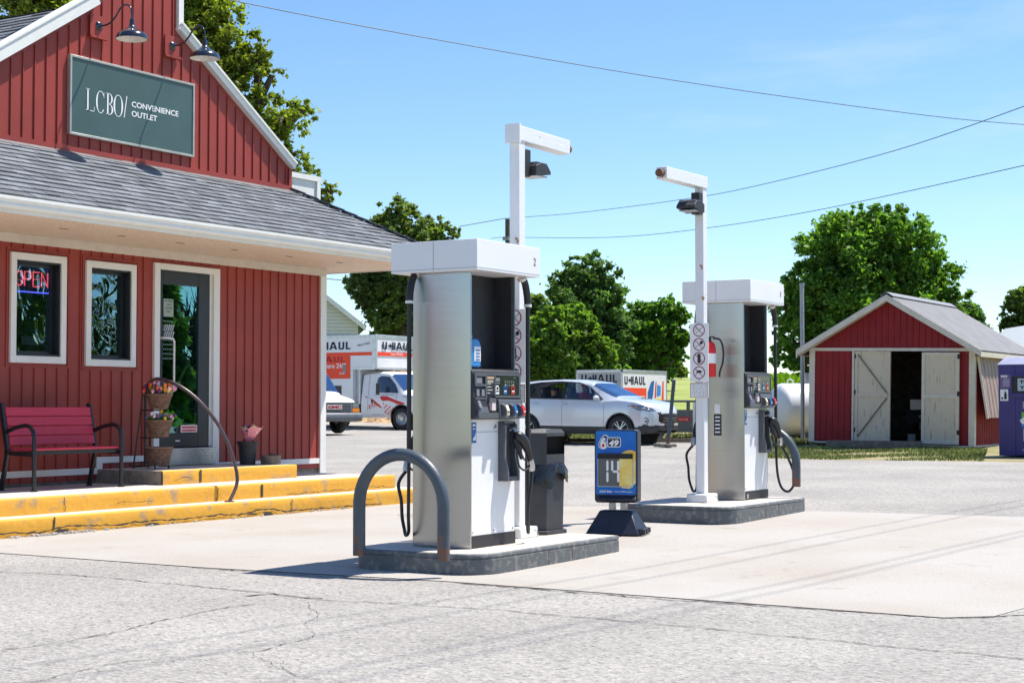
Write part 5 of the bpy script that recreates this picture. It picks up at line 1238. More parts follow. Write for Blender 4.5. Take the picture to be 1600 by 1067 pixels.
for x in (-.01, -.85):
    for y in ((.36, -.36) if x > -.5 else (.36, 0, -.36)): its.obox((x-.16, y, .95), (.07, .23, .36), Matrix.Rotation(R(-14), 3, 'Y')); its.box(x-.2, y-.24, .52, x+.32, y+.24, .66); its.obox((x-.28, y, 1.36), (.05, .12, .10), Matrix.Rotation(R(-10), 3, 'Y'))
its.build('seat', 'cloth_dark', suv, bevel=.03)
fl_ = MB().box(-2.1, -.80, .26, 2.1, .80, .30).box(1.0, -.70, .75, 1.25, .70, 1.0); fl_.build('floor_and_dash', 'clad', suv)
MB().tube([(.62+.06*math.cos(R(a))*0+.05*math.sin(R(a)), .36+.18*math.cos(R(a)), .98+.17*math.sin(R(a))) for a in range(0, 360, 20)], .014, 6, closed=True).build('steering_wheel', 'clad', suv)
def in_car(x, y, z): return (37.82+y, 20.70-x, suv_z+z)
person('person', 'person in a red top and red cap in the front seat of the silver car', in_car(.06, -.36, .70), R(-90), 'cloth_red', 'cloth_red', s=1.0)
person('person', 'passenger in dark clothes sitting in the back of the silver car', in_car(-.88, -.38, .60), R(-90), 'cloth_dark', None, s=1.0)

# box truck
tz = .47
tk = thing('box_truck', 'white rental box truck with orange stripe and cab-over attic', 'box truck', (46.85, 32.45, tz), R(-90))
V = shell([-1.70, .90], [(-1.70, 1.00), (-1.2, 1.0), (.2, .99), (.5, .97), (.75, .90), (.90, .80)],
          [(-1.70, 1.98), (-1.0, 2.03), (-.72, 2.02), (-.55, 1.97), (-.42, 1.88), (.06, 1.36), (.12, 1.31), (.55, 1.24), (.78, 1.16), (.90, 1.05)],
          [(-1.70, 1.25), (-.2, 1.24), (.1, 1.22), (.6, 1.14), (.9, 1.0)], [(-1.70, .84), (-.6, .82), (-.1, .86), (.1, .88), (.9, .76)], [(-1.70, .42), (.9, .44)], .03)
cab_gl = [(-1.12, 1.27), (-1.08, 1.80), (-.95, 1.86), (-.62, 1.86), (-.30, 1.55), (-.17, 1.30), (-.17, 1.27)]
def lab(x, y, z, j):
    if y > .5 and 26 <= j < 42 and inpoly((x, z), cab_gl): return 'side'
    if j >= 41 and -.50 < x < .05: return 'wind'
    if j == -1 and x > 0: return 'grille' if .66 < z < .98 else 'body'
    return 'body'
sf_ = surf(V.copy())
build_shell(emit_shell(V, lab, (0,), .46, .40), {'body': ('cab', 'truck_white'), 'side': ('side_window', 'car_glass'), 'wind': ('windscreen', 'wind_glass'), 'grille': ('grille', 'grille')}, tk)
for x, y in ((0, .86), (0, -.86), (-4.0, .86), (-4.0, -.86)): wheel(tk, x, y, .385, .25, steel=True, rr_=.60, rim='rim')
a_ = MB()
for s_ in (1, -1):
    P = [(.465*math.cos(R(a)), .40+.465*math.sin(R(a))) for a in range(-5, 186, 8)]
    a_.tube([(x, s_*(sf_(x, z)+.0), z) for x, z in P], .018, 6); a_.lathe([(.465, s_*.62), (.46, s_*.96)], (0, 0, .40), 40, axis='y'); a_.lathe([(0, s_*.62), (.465, s_*.62)], (0, 0, .40), 40, axis='y')
a_.build('wheel_arch', 'clad', tk, smooth=50)
BW = 1.16
bxm = MB().box(-7.4, -BW, .95, -1.95, BW, 3.26); bxm.box(-1.95, -BW, 2.10, -.98, BW, 3.26); bo = bxm.build('cargo_box', 'box_white', tk)
tr_ = MB()
for s_ in (1, -1):
    tr_.box(-7.42, s_*(BW-.03), 3.20, -.98, s_*(BW+.012), 3.30); tr_.box(-1.95, s_*(BW-.02), 2.08, -.98, s_*(BW+.01), 2.17); tr_.box(-2.03, s_*(BW-.02), .93, -1.93, s_*(BW+.012), 2.10)
    tr_.box(-1.12, s_*(BW+.001), 2.14, -.965, s_*(BW+.018), 3.29); tr_.box(-7.42, s_*(BW-.02), .90, -1.93, s_*(BW+.012), .99)
tr_.box(-.98, -BW-.015, 3.17, -.962, BW+.015, 3.30); tr_.box(-.98, -BW, 2.10, -.962, BW, 2.17); tr_.box(-.98, -BW-.018, 2.14, -.960, -BW+.10, 3.29); tr_.box(-.98, BW-.10, 2.14, -.96, BW+.018, 3.29)
tr_.build('edge_trim', 'alu', tk, bevel=.01)
MB().box(-1.96, -1.0, .9, -1.74, 1.0, 2.09).build('cab_bulkhead', 'alu', tk)
rvt = MB()
for k in range(60): rvt.ball((-7.2+k*.105, -BW-.014, 3.245), .007, 5, 4)
rvt.build('rivets', 'concrete_grey', bo, fix=False)
ys = -BW-.004
def dec(x0, x1, z0, z1, m, nm='decal', y=ys): return MB().quad((x0, y, z0), (x1, y, z0), (x1, y, z1), (x0, y, z1)).build(nm, m, tk, fix=False)
dec(-7.3, -1.13, 2.58, 2.70, 'uorange', 'stripe'); dec(-7.3, -2.05, 1.78, 2.579, 'uorange', 'orange_field')
MB().quad((-.957, -BW+.11, 2.57), (-.957, BW-.11, 2.57), (-.957, BW-.11, 2.70), (-.957, -BW+.11, 2.70)).build('front_stripe', 'uorange', tk, fix=False)
def uhaul(org, xd, w_, h_, par, m='navy_ink'):
    """heavy block capitals U-HAUL laid out as strokes"""
    mb = MB(); org = Vector(org); xd = Vector(xd); nn = xd.cross(Vector((0, 0, 1)))*.003
    def q(x0, z0, x1, z1, sk=0): mb.quad(*[org+nn+xd*(a*w_)+Vector((0, 0, b*h_)) for a, b in ((x0, z0), (x1, z0), (x1+sk, z1), (x0+sk, z1))])
    b = .042
    q(0, .22, b, 1); q(0+.13-b, .22, .13, 1); q(.02, 0, .11, .22)
    q(0, .1, .02, .22); q(.11, .1, .13, .22)
    q(.155, .42, .26, .60); q(.20, .25, .235, .8)
    q(.265, 0, .265+b, 1); q(.365-b, 0, .365, 1); q(.265+b, .42, .365-b, .60)
    q(.385, 0, .385+b, 1, .055); q(.495+.02, 0, .495+.02+b, 1, -.06); q(.42, .22, .54, .38); q(.44, .86, .50, 1.0)
    q(.585, .22, .585+b, 1); q(.585+.13-b, .22, .585+.13, 1); q(.605, 0, .695, .22); q(.585, .1, .605, .22); q(.695, .1, .715, .22)
    q(.745, 0, .745+b, 1); q(.745+b, 0, .85, .20)
    mb.build('lettering', m, par, fix=False)
uhaul((-3.75, ys, 2.80), (1, 0, 0), 2.0, .27, bo); uhaul((-.956, -.78, 2.79), (0, 1, 0), 2.15, .27, bo)
uhaul((-3.9, ys-.001, 2.36), (1, 0, 0), 1.9, .19, bo, mat('deep red letters', (.42, .01, .008), .5))
text('Truck Share 24/7', (-3.9, ys-.003, 2.15), (1, 0, 0), (0, 0, 1), 1.65, .17, 'white', bo, bold=.01)
text("Mom's Attic", (-1.74, ys-.003, 2.88), (1, 0, .18), (-.18, 0, 1), .55, .10, 'ink', bo, shear=.3)
text('TRULY MOVING', (-.95, -.30, 2.61), (0, 1, 0), (0, 0, 1), .75, .055, 'white', bo, bold=.02)
ph = MB().box(-2.38, ys-.006, 1.98, -2.25, ys-.001, 2.26); ph.build('phone_decal', 'display_lite', bo); text('FREE', (-2.52, ys-.008, 1.93), (1, 0, 0), (0, 0, 1), .22, .07, 'white', bo)
def cab_poly(P, m, nm, off=.004):
    mb = MB(); n_ = len(P); c = (sum(p[0] for p in P)/n_, sum(p[1] for p in P)/n_)
    mb.add([(c[0], -(sf_(*c)+off), c[1])]+[(x, -(sf_(x, z)+off), z) for x, z in P], [(0, i+1, (i+1) % n_+1) for i in range(n_)]); return mb.build(nm, m, tk, fix=False)
cab_poly([(-.92, 1.12), (-.85, 1.17), (-.60, 1.16), (-.2, 1.02), (.15, .93), (.10, .89), (-.12, .88), (-.35, .96), (-.66, 1.04), (-.80, 1.00)], 'udeep', 'swoosh')
cab_poly([(-1.55, 1.14), (-1.52, 1.17), (-1.2, 1.06), (-.9, .86), (-.62, .58), (-.64, .56), (-.95, .80), (-1.22, 1.0)], 'udeep', 'stripe_curl')
ck_ = MB()
for i in range(9):
    for j in range(6):
        if (i+j) % 2 == 0:
            x = -.78+i*.07+j*.02; z = .93-j*.065-i*.025
            if (x**2+(z-.4)**2) > .47**2: ck_.quad(*[(a, -(sf_(a, c)+.004), c) for a, c in ((x, z), (x+.06, z-.015), (x+.07, z-.06), (x+.01, z-.045))])
ck_.build('chequer_decal', 'udeep', tk, fix=False)
t_ = text('$19.95', (-1.35, -(1.004), .70), (1, 0, .25), (-.25, 0, 1), .36, .18, 'udeep', tk, bold=.02)
text('moving trucks', (-1.2, -1.005, .50), (1, 0, 0), (0, 0, 1), .48, .045, 'ink', tk); text('Local and one way', (-1.16, -.975, 1.19), (1, 0, 0), (0, 0, 1), .85, .05, 'navy_ink', tk); text('uhaul.com', (.08, -.985, 1.12), (1, 0, 0), (0, 0, 1), .42, .045, 'navy_ink', tk)
MB().box(-.86, -1.30, 1.22, -.80, -1.14, 1.62).box(-.85, -1.14, 1.30, -.80, -.98, 1.33).build('wing_mirror', 'black_matte', tk, bevel=.02); MB().box(-.86, 1.14, 1.22, -.80, 1.30, 1.62).build('wing_mirror', 'black_matte', tk, bevel=.02)
MB().box(-1.26, -1.02, .92, -1.20, -.995, 1.06).build('door_handle', 'black_matte', tk)
sm = MB()
for x, z0, z1 in ((-1.42, .45, 1.9), (-.22, .55, 1.25)): sm.tube([(x, -(sf_(x, z)+.001), z) for z in np.linspace(z0, z1, 8)], .006, 4)
sm.build('door_seam', 'clad', tk)
for k, y in enumerate((-.6, -.12, 0, .12, .6)): MB().ball((-.60, y, 2.03), (.05, .04, .02), 8, 5).build('roof_light', 'amber', tk)
MB().box(.86, -1.0, .42, 1.02, 1.0, .62).build('bumper', 'chrome', tk, bevel=.02)
for s_ in (1, -1): MB().box(.86, s_*.45-.01, .74, .91, s_*.78, .94).build('headlight', 'lens', tk)
MB().box(-6.8, -.5, .55, -1.5, .5, .92).build('chassis', 'clad', tk)
MB().box(-1.66, -.86, .45, .55, .86, .50).box(-.35, -.8, .9, .0, .8, 1.22).box(-1.1, -.7, .5, -.6, .7, 1.0).build('cab_interior', 'cloth_dark', tk)

# van
hd_ = math.atan2(-.95, -.32)
vn_ = thing('white_van', 'white van with grey bumper and orange corner lamps beside the box truck', 'van', (41.52, 32.72, .41), hd_)
V = shell([-3.5, 1.02], [(-3.5, .98), (.3, .99), (.7, .97), (.9, .92), (1.02, .86)], [(-3.5, 2.05), (-.75, 2.06), (-.55, 2.0), (.02, 1.36), (.10, 1.26), (.5, 1.19), (.85, 1.11), (.97, 1.05), (1.02, .98)],
          [(-3.5, 1.22), (.1, 1.20), (.8, 1.05), (1.02, .93)], [(-3.5, .80), (-.6, .78), (0, .86), (.9, .84), (1.02, .80)], [(-3.5, .38), (1.02, .40)], .04)
van_gl = [(-1.25, 1.25), (-1.22, 1.85), (-.75, 1.86), (-.42, 1.62), (-.10, 1.28)]
def lab(x, y, z, j):
    if y > .5 and 26 <= j < 42 and inpoly((x, z), van_gl): return 'side'
    if j >= 41 and -.52 < x < .02: return 'wind'
    return 'body'
build_shell(emit_shell(V, lab, (0, -3.0), .43, .37), {'body': ('body', 'truck_white'), 'side': ('side_window', 'car_glass'), 'wind': ('windscreen', 'wind_glass')}, vn_)
for x, y in ((0, .84), (0, -.84), (-3.0, .84), (-3.0, -.84)): wheel(vn_, x, y, .365, .24, steel=True, rr_=.6)
MB().prism([(.80, .38), (1.14, .40), (1.17, .46), (1.17, .60), (1.12, .67), (.85, .68)], -1.0, 1.0, 'xz').build('bumper', 'bumper_grey', vn_, bevel=.03)
MB().box(.90, -.92, .68, 1.035, .92, 1.0).build('grille_surround', 'clad', vn_)
gr = MB(); 
for k in range(6): gr.box(1.03, -.62, .715+k*.048, 1.055, .62, .735+k*.048)
gr.box(1.03, -.66, .69, 1.06, -.62, .98); gr.box(1.03, .62, .69, 1.06, .66, .98); gr.build('grille', 'display_lite', vn_)
text('GMC', (1.066, -.25, .80), (0, 1, 0), (0, 0, 1), .50, .10, mat('badge red', (.45, .01, .04), .3), vn_, name='badge_lettering', bold=.06); MB().box(1.05, -.28, .775, 1.063, .28, .925).build('badge_plate', 'chrome', vn_)
for s_ in (1, -1):
    MB().box(1.03, s_*.68, .83, 1.06, s_*.93, .98).build('headlight', 'lens', vn_); MB().box(.98, s_*.68, .69, 1.062, s_*.95, .815).build('corner_lamp', 'amber', vn_)
    MB().box(-.55, s_*1.08, 1.22, -.47, s_*1.30, 1.56).box(-.52, s_*.92, 1.26, -.49, s_*1.10, 1.28).build('wing_mirror', 'black_matte', vn_, bevel=.03)
MB().beam((.0, -.6, 1.40), (-.10, .05, 1.47), .02, .02).beam((.02, .1, 1.39), (-.10, .75, 1.46), .02, .02).build('wiper', 'black', vn_)
MB().box(-3.2, -.8, .42, .6, .8, .46).box(-.4, -.8, .9, .0, .8, 1.15).box(-1.2, -.7, .5, -.8, .7, 1.5).build('cab_interior', 'cloth_dark', vn_)

# rental trailers
bt = thing('box_trailer', 'white enclosed rental trailer with one end coloured grey for shade and an orange panel behind the silver car', 'trailer', (52.43, 27.34, .50))
LX, LY = 3.65, 1.88
MB().box(0, 0, .28, LX, LY, 2.08).build('box', 'box_white', bt, bevel=.02)
e = MB()
for x, y in ((0, 0), (LX, 0), (0, LY), (LX, LY)): e.box(x-.02, y-.02, .26, x+.05 if x == 0 else x+.02, y+.05 if y == 0 else y+.02, 2.10)
e.box(-.02, -.02, 2.02, LX+.02, .04, 2.115); e.box(-.02, -.02, 2.02, .04, LY+.02, 2.115); e.box(-.02, -.02, .24, LX+.02, .03, .32); e.build('edge_trim', 'alu', bt, bevel=.01)
f = MB().box(-.006, .06, .32, -.001, LY-.06, 2.0).build('end_panel', mat('trailer end painted shade', (.42, .44, .47), .45, var=.05), bt)  # end face turned from the sun, its shade put into the grey
uhaul((-.008, 1.68, 1.64), (0, -1, 0), 1.75, .30, f); uhaul((.18, -.004, 1.58), (1, 0, 0), 2.0, .30, bt)
dd = MB().quad((.10, -.005, .95), (1.95, -.005, .95), (1.95, -.005, 1.46), (.10, -.005, 1.46)).build('orange_panel', 'uorange', bt, fix=False); text('Choose cargo vans', (.25, -.008, 1.06), (1, 0, 0), (0, 0, 1), 1.55, .14, 'white', dd, bold=.02)
art = [('blue', [(2.05, 1.3), (2.35, 1.7), (2.6, 1.75), (2.5, 1.2), (2.3, .8), (2.05, .8)]), ('lotto_gold', [(2.4, .8), (3.2, .8), (3.2, 1.15), (2.7, 1.05)]), ('uorange', [(3.2, .8), (3.4, .8), (3.4, 1.75), (3.3, 1.72)]), ('udeep', [(2.62, 1.1), (2.72, 1.72), (2.80, 1.70), (2.74, 1.1)]), ('sky_blue', [(2.8, 1.15), (2.85, 1.6), (3.15, 1.55), (3.15, 1.2)])]
for c, P in art: MB().add([(x, -.006, z) for x, z in P], [tuple(range(len(P)))]).build('graphic', c, bt, fix=False)
wheel(bt, 1.9, -.10, .33, .2, steel=True); wheel(bt, 1.9, LY+.10, .33, .2, steel=True)
MB().box(1.4, -.22, .55, 2.4, .0, .72).box(1.4, LY, .55, 2.4, LY+.22, .72).build('mudguard', 'black_matte', bt, bevel=.02); MB().beam((LX, LY/2, .35), (LX+1.2, LY/2, .4), .08, .08).build('drawbar', 'clad', bt)
ut = thing('utility_trailer', 'grey open utility trailer with top rail and small red plate behind the leaning post', 'trailer', (41.1, 18.6, .37))
f = MB(); 
for x in (0, 1.5):
    f.box(x-.02, 0, .22, x+.02, 3.0, .82); f.tube([(x, 0, 1.06), (x, 3.0, 1.06)], .03, 8)
    for y in (0.03, .75, 1.5, 2.25, 2.97): f.box(x-.025, y-.025, .2, x+.025, y+.025, 1.06)
f.box(0, -.02, .2, 1.5, 3.02, .26); f.build('tray', mat('trailer grey', (.13, .14, .145), .5, .2), ut)
pl_ = MB().box(-.035, .72, .50, -.026, 1.08, .62).build('red_plate', 'udeep', ut); text('TOW SAFE', (-.038, 1.04, .53), (0, -1, 0), (0, 0, 1), .28, .05, 'white', pl_)
bd_ = MB().box(-.035, .0, .22, -.026, .62, 1.02).build('sign_board', 'white', ut); text('U-HAUL', (-.038, .50, .76), (0, -1, 0), (0, 0, 1), .42, .10, 'navy_ink', bd_, bold=.06)
r_ = MB().box(-.040, .10, .54, -.036, .54, .66).build('red_band', 'udeep', bd_); text('RENTALS', (-.042, .50, .57), (0, -1, 0), (0, 0, 1), .36, .06, 'white', r_); q = MB()
for z in (.90, .44, .34, .28): q.box(-.040, .12, z, -.036, .50, z+.03)
q.build('print', mat('teal print', (.03, .12, .12), .5), bd_)
MB().lathe([(.10, -.09), (.26, -.09), (.28, 0), (.26, .09), (.1, .09)], (-.18, 1.9, .25), 24, axis='x').build('tyre', 'tyre', ut, smooth=40)
# kerb stone line beside the grass
kb = MB()
for a, b in (((39.5, 17.9), (38.4, 21.6)), ((38.4, 21.6), (42.9, 26.5))):
    a = Vector(a); b = Vector(b); kb.beam((*a, ground_z(*a)+.05), (*b, ground_z(*b)+.05), .14, .10)
o = kb.build('kerb', 'old_wood'); tag(o, kind='structure')

# leaning post
lp = thing('leaning_post', 'dark pipe post leaning right in a crumbling base before the silver car', 'post', (36.2, 17.62, .31))
d_ = (_r*.16+Vector((0, 0, 1.62))); MB().tube([Vector((0, 0, 0)), d_], .047, 12).build('post', 'bollard', lp, smooth=50); MB().tube([d_, d_+d_.normalized()*.02], .048, 12).build('cap', 'foot_white', lp)
b_ = MB()
for k in range(22):
    a = random.random()*6.3; r = random.uniform(.06, .34); s_ = random.uniform(.03, .07); b_.obox((r*math.cos(a), r*math.sin(a), s_*.4), (s_*1.3, s_, s_*.6), Matrix.Rotation(random.random()*6, 3, 'Z'))
b_.build('broken_base', 'concrete_grey', lp, bevel=.01)

# ------------------------------------------------------------ tank, shed, donation bin
tn = thing('propane_tank', 'long white horizontal propane tank left of the red shed', 'tank', (*at(1206, 640, 45.5).xy, .36), R(31.4-90+13))
pr = [(0, -.30)]+[(.75*math.sin(R(a)), -.30*math.cos(R(a))) for a in range(10, 90, 10)]+[(.75, 0), (.75, 5.2)]+[(.75*math.cos(R(a)), 5.2+.30*math.sin(R(a))) for a in range(10, 100, 10)]
MB().lathe([(r, h+.30) for r, h in pr], (0, 0, .82), 40, axis='x').build('shell', 'tank', tn, smooth=50)
for x in (.9, 4.6): MB().box(x-.12, -.45, -.1, x+.12, .45, .30).build('saddle', 'concrete_grey', tn)
for x in (.55, 1.15, 3.9): MB().tube([(x-.09, 0, 1.50), (x-.08, 0, 1.64), (x, 0, 1.70), (x+.08, 0, 1.64), (x+.09, 0, 1.50)], .018, 6).build('lifting_lug', 'tank', tn)
MB().cyl((.95+.1, 0, 1.48), (1.05, 0, 1.86), .10, n=16).build('valve_stack', 'galv', tn); MB().cyl((2.6, 0, 1.48), (2.6, 0, 1.68), .16, n=16).ball((2.6, 0, 1.68), (.16, .16, .06)).build('valve_dome', 'tank', tn)
gpz = thing('steel_pole', 'thin galvanised steel pole rising behind the white tank', 'pole', (40.65, 15.85, .36)); MB().tube([(0, 0, 0), (0, 0, 4.10)], .055, 12).build('pole', 'galv', gpz, smooth=50); MB().cyl((0, 0, 4.10), (0, 0, 4.17), .065).build('cap', 'galv', gpz)

sh_ = thing('garden_shed', 'red metal shed with cream trim, grey metal roof and open double doors', 'shed', (38, 12.63, .408)); sh_.rotation_euler = (R(1.15), 0, 0)
w2, dz, hz, L = 2.0, .0, 2.29, 4.75      # half width, eave height, depth
pk_ = 3.46
dy0, dy1 = .89, -.80      # doorway, left and right edge (positive = left)
wm = MB()
def wq(y0, y1, z0, z1f0, z1f1=None): wm.quad((0, y0, z0), (0, y1, z0), (0, y1, z1f1 if z1f1 is not None else z1f0), (0, y0, z1f0))
wq(w2, dy0, .0, 2.22); wq(dy1, -w2, 0, 2.22); wm.add([(0, w2, 2.22), (0, -w2, 2.22), (0, -w2, hz), (0, 0, pk_), (0, w2, hz)], [(0, 1, 2, 3, 4)])
def rib(y, z0, z1): wm.hexa([(-.022, y-.012, z0), (-.022, y+.012, z0), (0, y+.028, z0), (0, y-.028, z0)], [(-.022, y-.012, z1), (-.022, y+.012, z1), (0, y+.028, z1), (0, y-.028, z1)])
y = -w2+.10
while y < w2-.05:
    zt_ = pk_-(pk_-hz)*abs(y)/w2
    if not (dy1-.02 < y < dy0+.02): rib(y, .03, 2.20)
    rib(y, 2.29, zt_-.08); y += .1525
for s_ in (1, -1):
    wm.quad((0, s_*w2, 0), (L, s_*w2, 0), (L, s_*w2, hz), (0, s_*w2, hz)); x = .15
    while x < L-.05: wm.hexa([(x-.012, s_*(w2+.022), .03), (x+.012, s_*(w2+.022), .03), (x+.028, s_*w2, .03), (x-.028, s_*w2, .03)], [(x-.012, s_*(w2+.022), 2.25), (x+.012, s_*(w2+.022), 2.25), (x+.028, s_*w2, 2.25), (x-.028, s_*w2, 2.25)]); x += .1525
wm.add([(L, w2, 0), (L, -w2, 0), (L, -w2, hz), (L, 0, pk_), (L, w2, hz)], [(0, 1, 2, 3, 4)]); wm.build('wall', 'shed_red', sh_, fix=False)
ti = MB(); 
for s_ in (1, -1): ti.box(-.035, s_*(w2+.03), -.02, .10 if s_ < 0 else .06, s_*(w2-.11), 2.20)
ti.box(-.034, dy0+.00, -.02, -.0, dy0+.05, 2.20); ti.box(-.036, -w2-.03, 2.201, -.002, w2+.03, 2.275); ti.box(-.03, -w2+.11, -.035, -.002, dy1, .0); ti.box(-.03, dy0+.051, -.035, -.002, w2-.11, .0)
ti.box(.10, -w2-.026, -.03, L, -w2-.002, .0); ti.box(L-.1, -w2-.03, .0, L+.02, -w2-.002, 2.2); ti.build('trim', 'cream_trim', sh_)
rf = MB(); sl2 = (pk_-hz)/w2; ov = .26; oh = .34
for s_ in (1, -1):
    P = [(-oh, s_*(w2+ov), hz-ov*sl2+.08), (L+.15, s_*(w2+ov), hz-ov*sl2+.08), (L+.15, 0, pk_+.08), (-oh, 0, pk_+.08)]
    rf.quad(*P); rf.quad(*[(a, b, c-.03) for a, b, c in P])
    x = -oh+.06
    while x < L+.12:
        rf.add([(x-.03, P[0][1], P[0][2]), (x-.012, P[0][1], P[0][2]+.022), (x+.012, P[0][1], P[0][2]+.022), (x+.03, P[0][1], P[0][2]), (x-.03, 0, pk_+.08), (x-.012, 0, pk_+.102), (x+.012, 0, pk_+.102), (x+.03, 0, pk_+.08)], [(0, 1, 5, 4), (1, 2, 6, 5), (2, 3, 7, 6), (0, 3, 2, 1)]); x += .19
rf.build('roof', 'metal_roof', sh_)
MB().prism([(-.16, pk_+.03), (0, pk_+.125), (.16, pk_+.03), (.16, pk_+.045), (0, pk_+.14), (-.16, pk_+.045)], -oh-.01, L+.16, 'yz').build('ridge_cap', 'metal_roof', sh_)
fa = MB()
for s_ in (1, -1):
    fa.hexa([(-oh-.02, 0, pk_-.08), (-oh, 0, pk_-.08), (-oh, s_*(w2+ov), hz-ov*sl2-.07), (-oh-.02, s_*(w2+ov), hz-ov*sl2-.07)], [(-oh-.02, 0, pk_+.075), (-oh, 0, pk_+.075), (-oh, s_*(w2+ov), hz-ov*sl2+.075), (-oh-.02, s_*(w2+ov), hz-ov*sl2+.075)])
    fa.box(-oh, s_*(w2+ov-.02), hz-ov*sl2-.07, L+.15, s_*(w2+ov), hz-ov*sl2+.045)
fa.build('fascia', 'cream_trim', sh_)
so_ = MB()
for s_ in (1, -1):
    so_.quad((-oh, s_*(w2+ov-.02), hz-ov*sl2-.05), (-.037, s_*(w2+ov-.02), hz-ov*sl2-.05), (-.037, 0, pk_-.04), (-oh, 0, pk_-.04)); so_.quad((0, s_*(w2+.03), hz-ov*sl2-.05), (L, s_*(w2+.03), hz-ov*sl2-.05), (L, s_*(w2+ov-.02), hz-ov*sl2-.05), (0, s_*(w2+ov-.02), hz-ov*sl2-.05))
so_.build('soffit', 'cream_trim', sh_, fix=False)
MB().box(.0, -w2+.02, -.06, L, w2-.02, .02).build('floor', 'old_wood', sh_); 
for x in (.3, 2.2, 4.2): MB().box(x, -w2+.05, -.22, x+.2, w2-.05, -.061).build('skid', 'old_wood', sh_)
def leaf(y0, y1, x, lab_, z0=.04, z1=2.19, brace=True):
    d = MB().box(x-.02, y0, z0, x+.02, y1, z1); lo = min(y0, y1); hi = max(y0, y1)
    do = d.build('door', 'door_wood', sh_)
    e = MB()
    for a, b in ((lo, lo+.07), (hi-.07, hi)): e.box(x-.045, a, z0, x-.021, b, z1)
    e.box(x-.044, lo+.07, z0, x-.021, hi-.07, z0+.09); e.box(x-.044, lo+.07, z1-.07, x-.021, hi-.07, z1); e.box(x-.044, lo+.07, 1.10, x-.021, hi-.07, 1.18)
    e.build('door_frame', 'cream_trim' if not brace else 'door_wood', do)
    if brace:
        b = MB(); b.beam((x-.03, hi-.08, z1-.08), (x-.03, lo+.08, 1.20), .02, .06, up=(1, 0, 0)); b.beam((x-.03, lo+.08, 1.08), (x-.03, hi-.08, z0+.1), .02, .06, up=(1, 0, 0)); b.build('brace', 'old_wood', do)
    h = MB()
    for z in (.25, 1.15, 2.02): h.box(x-.05, (hi-.03 if brace else lo-.02), z, x-.043, (hi+.03 if brace else lo+.04), z+.11)
    h.build('hinge', 'black', do)
leaf(.88, .0, .03, 'l'); leaf(-.80, -1.68, -.075, 'r', .02, 2.17, False)
MB().box(.0, -.80, .02, .05, -.0, .03).build('sill', 'galv', sh_)
itn = MB(); itn.quad((L-.05, w2-.05, .03), (L-.05, -w2+.05, .03), (L-.05, -w2+.05, 2.3), (L-.05, w2-.05, 2.3)); itn.build('back_lining', 'old_wood', sh_, fix=False)
cl_ = thing('stored_clutter', 'dark heap of stored boxes and tools inside the open shed', 'clutter', (39.6, 12.2, .43))
for k in range(16):
    s_ = random.uniform(.08, .28); MB().obox((random.uniform(-.6, 1.6), random.uniform(-.7, .5), random.uniform(.1, 1.1)), (s_, s_*.8, s_*random.uniform(.4, 1)), Matrix.Rotation(random.random()*3, 3, 'Z')).build('box', random.choice(['cloth_dark', 'old_wood', 'display_lite', 'shed_red', 'cream_trim', 'galv', 'blue']), cl_)
MB().tube([(-.3, .1, .6), (-.1, -.1, .75), (.05, -.3, .7)], .03, 6).build('folded_tarp', 'white', cl_)
pk2 = thing('step_plank', 'weathered thick wooden plank lying as a step before the shed doors', 'plank', (37.35, 12.9, ground_z(37.35, 12.9)-.0), R(1.5)); MB().box(-.16, -1.22, .0, .16, 1.02, .17).build('plank', 'old_wood', pk2, bevel=.015)
cs = thing('corrugated_sheet', 'pinkish brown corrugated metal sheet propped against the right side of the shed', 'metal sheet', (38.12, 10.57, .40))
c_ = MB(); nn_ = 60; sw = 3.0
vs = []
for i in range(nn_+1):
    a = i/nn_; ph_ = (i % 6); dd_ = .025 if ph_ in (2, 3) else 0
    for z_, yo in ((2.09, 0.0), (.62, -.20)):
        vs.append((a*sw, yo-.03-dd_, z_))
c_.add(vs, [(2*i, 2*i+1, 2*i+3, 2*i+2) for i in range(nn_)]); o = c_.build('sheet', 'corr_brown', cs, fix=False); sd_ = o.modifiers.new('thick', 'SOLIDIFY'); sd_.thickness = .006
MB().beam((-.03, -.04, 2.09), (-.03, -.25, .60), .03, .05).build('edge_batten', 'cream_trim', cs); MB().box(.0, -.05, 2.095, 3.0, -.0, 2.14).build('painted_eave_shade', 'clad', cs)  # dark strip along the sheet top stands in for the eave's shadow
db = thing('donation_bin', 'tall purple donation bin with lavender cap at the right edge of the lot', 'donation bin', (33.5, 8.85, ground_z(33.5, 8.5)), R(-2))
D, Wn, Ht = 1.1, 1.3, 1.86
MB().box(0, -Wn, .02, D, -.34, Ht).box(0, -.34, .02, D, 0, Ht).build('body', 'purple', db, bevel=.01)
MB().hexa([(-.03, -Wn-.03, Ht), (D+.03, -Wn-.03, Ht), (D+.03, .03, Ht), (-.03, .03, Ht)], [(.12, -Wn+.12, Ht+.16), (D-.1, -Wn+.1, Ht+.16), (D-.1, -.12, Ht+.16), (.12, -.12, Ht+.16)]).build('cap', 'bin_cap', db, bevel=.012)
MB().box(-.02, -1.05, 1.28, -.002, -.29, 1.62).build('hatch_mouth', 'black', db)
hf = MB(); hf.box(-.06, -1.08, 1.20, -.002, -.26, 1.28); hf.box(-.05, -.29, 1.28, -.002, -.26, 1.64); hf.box(-.05, -1.08, 1.62, -.002, -.29, 1.65); hf.build('hatch_frame', 'purple', db)
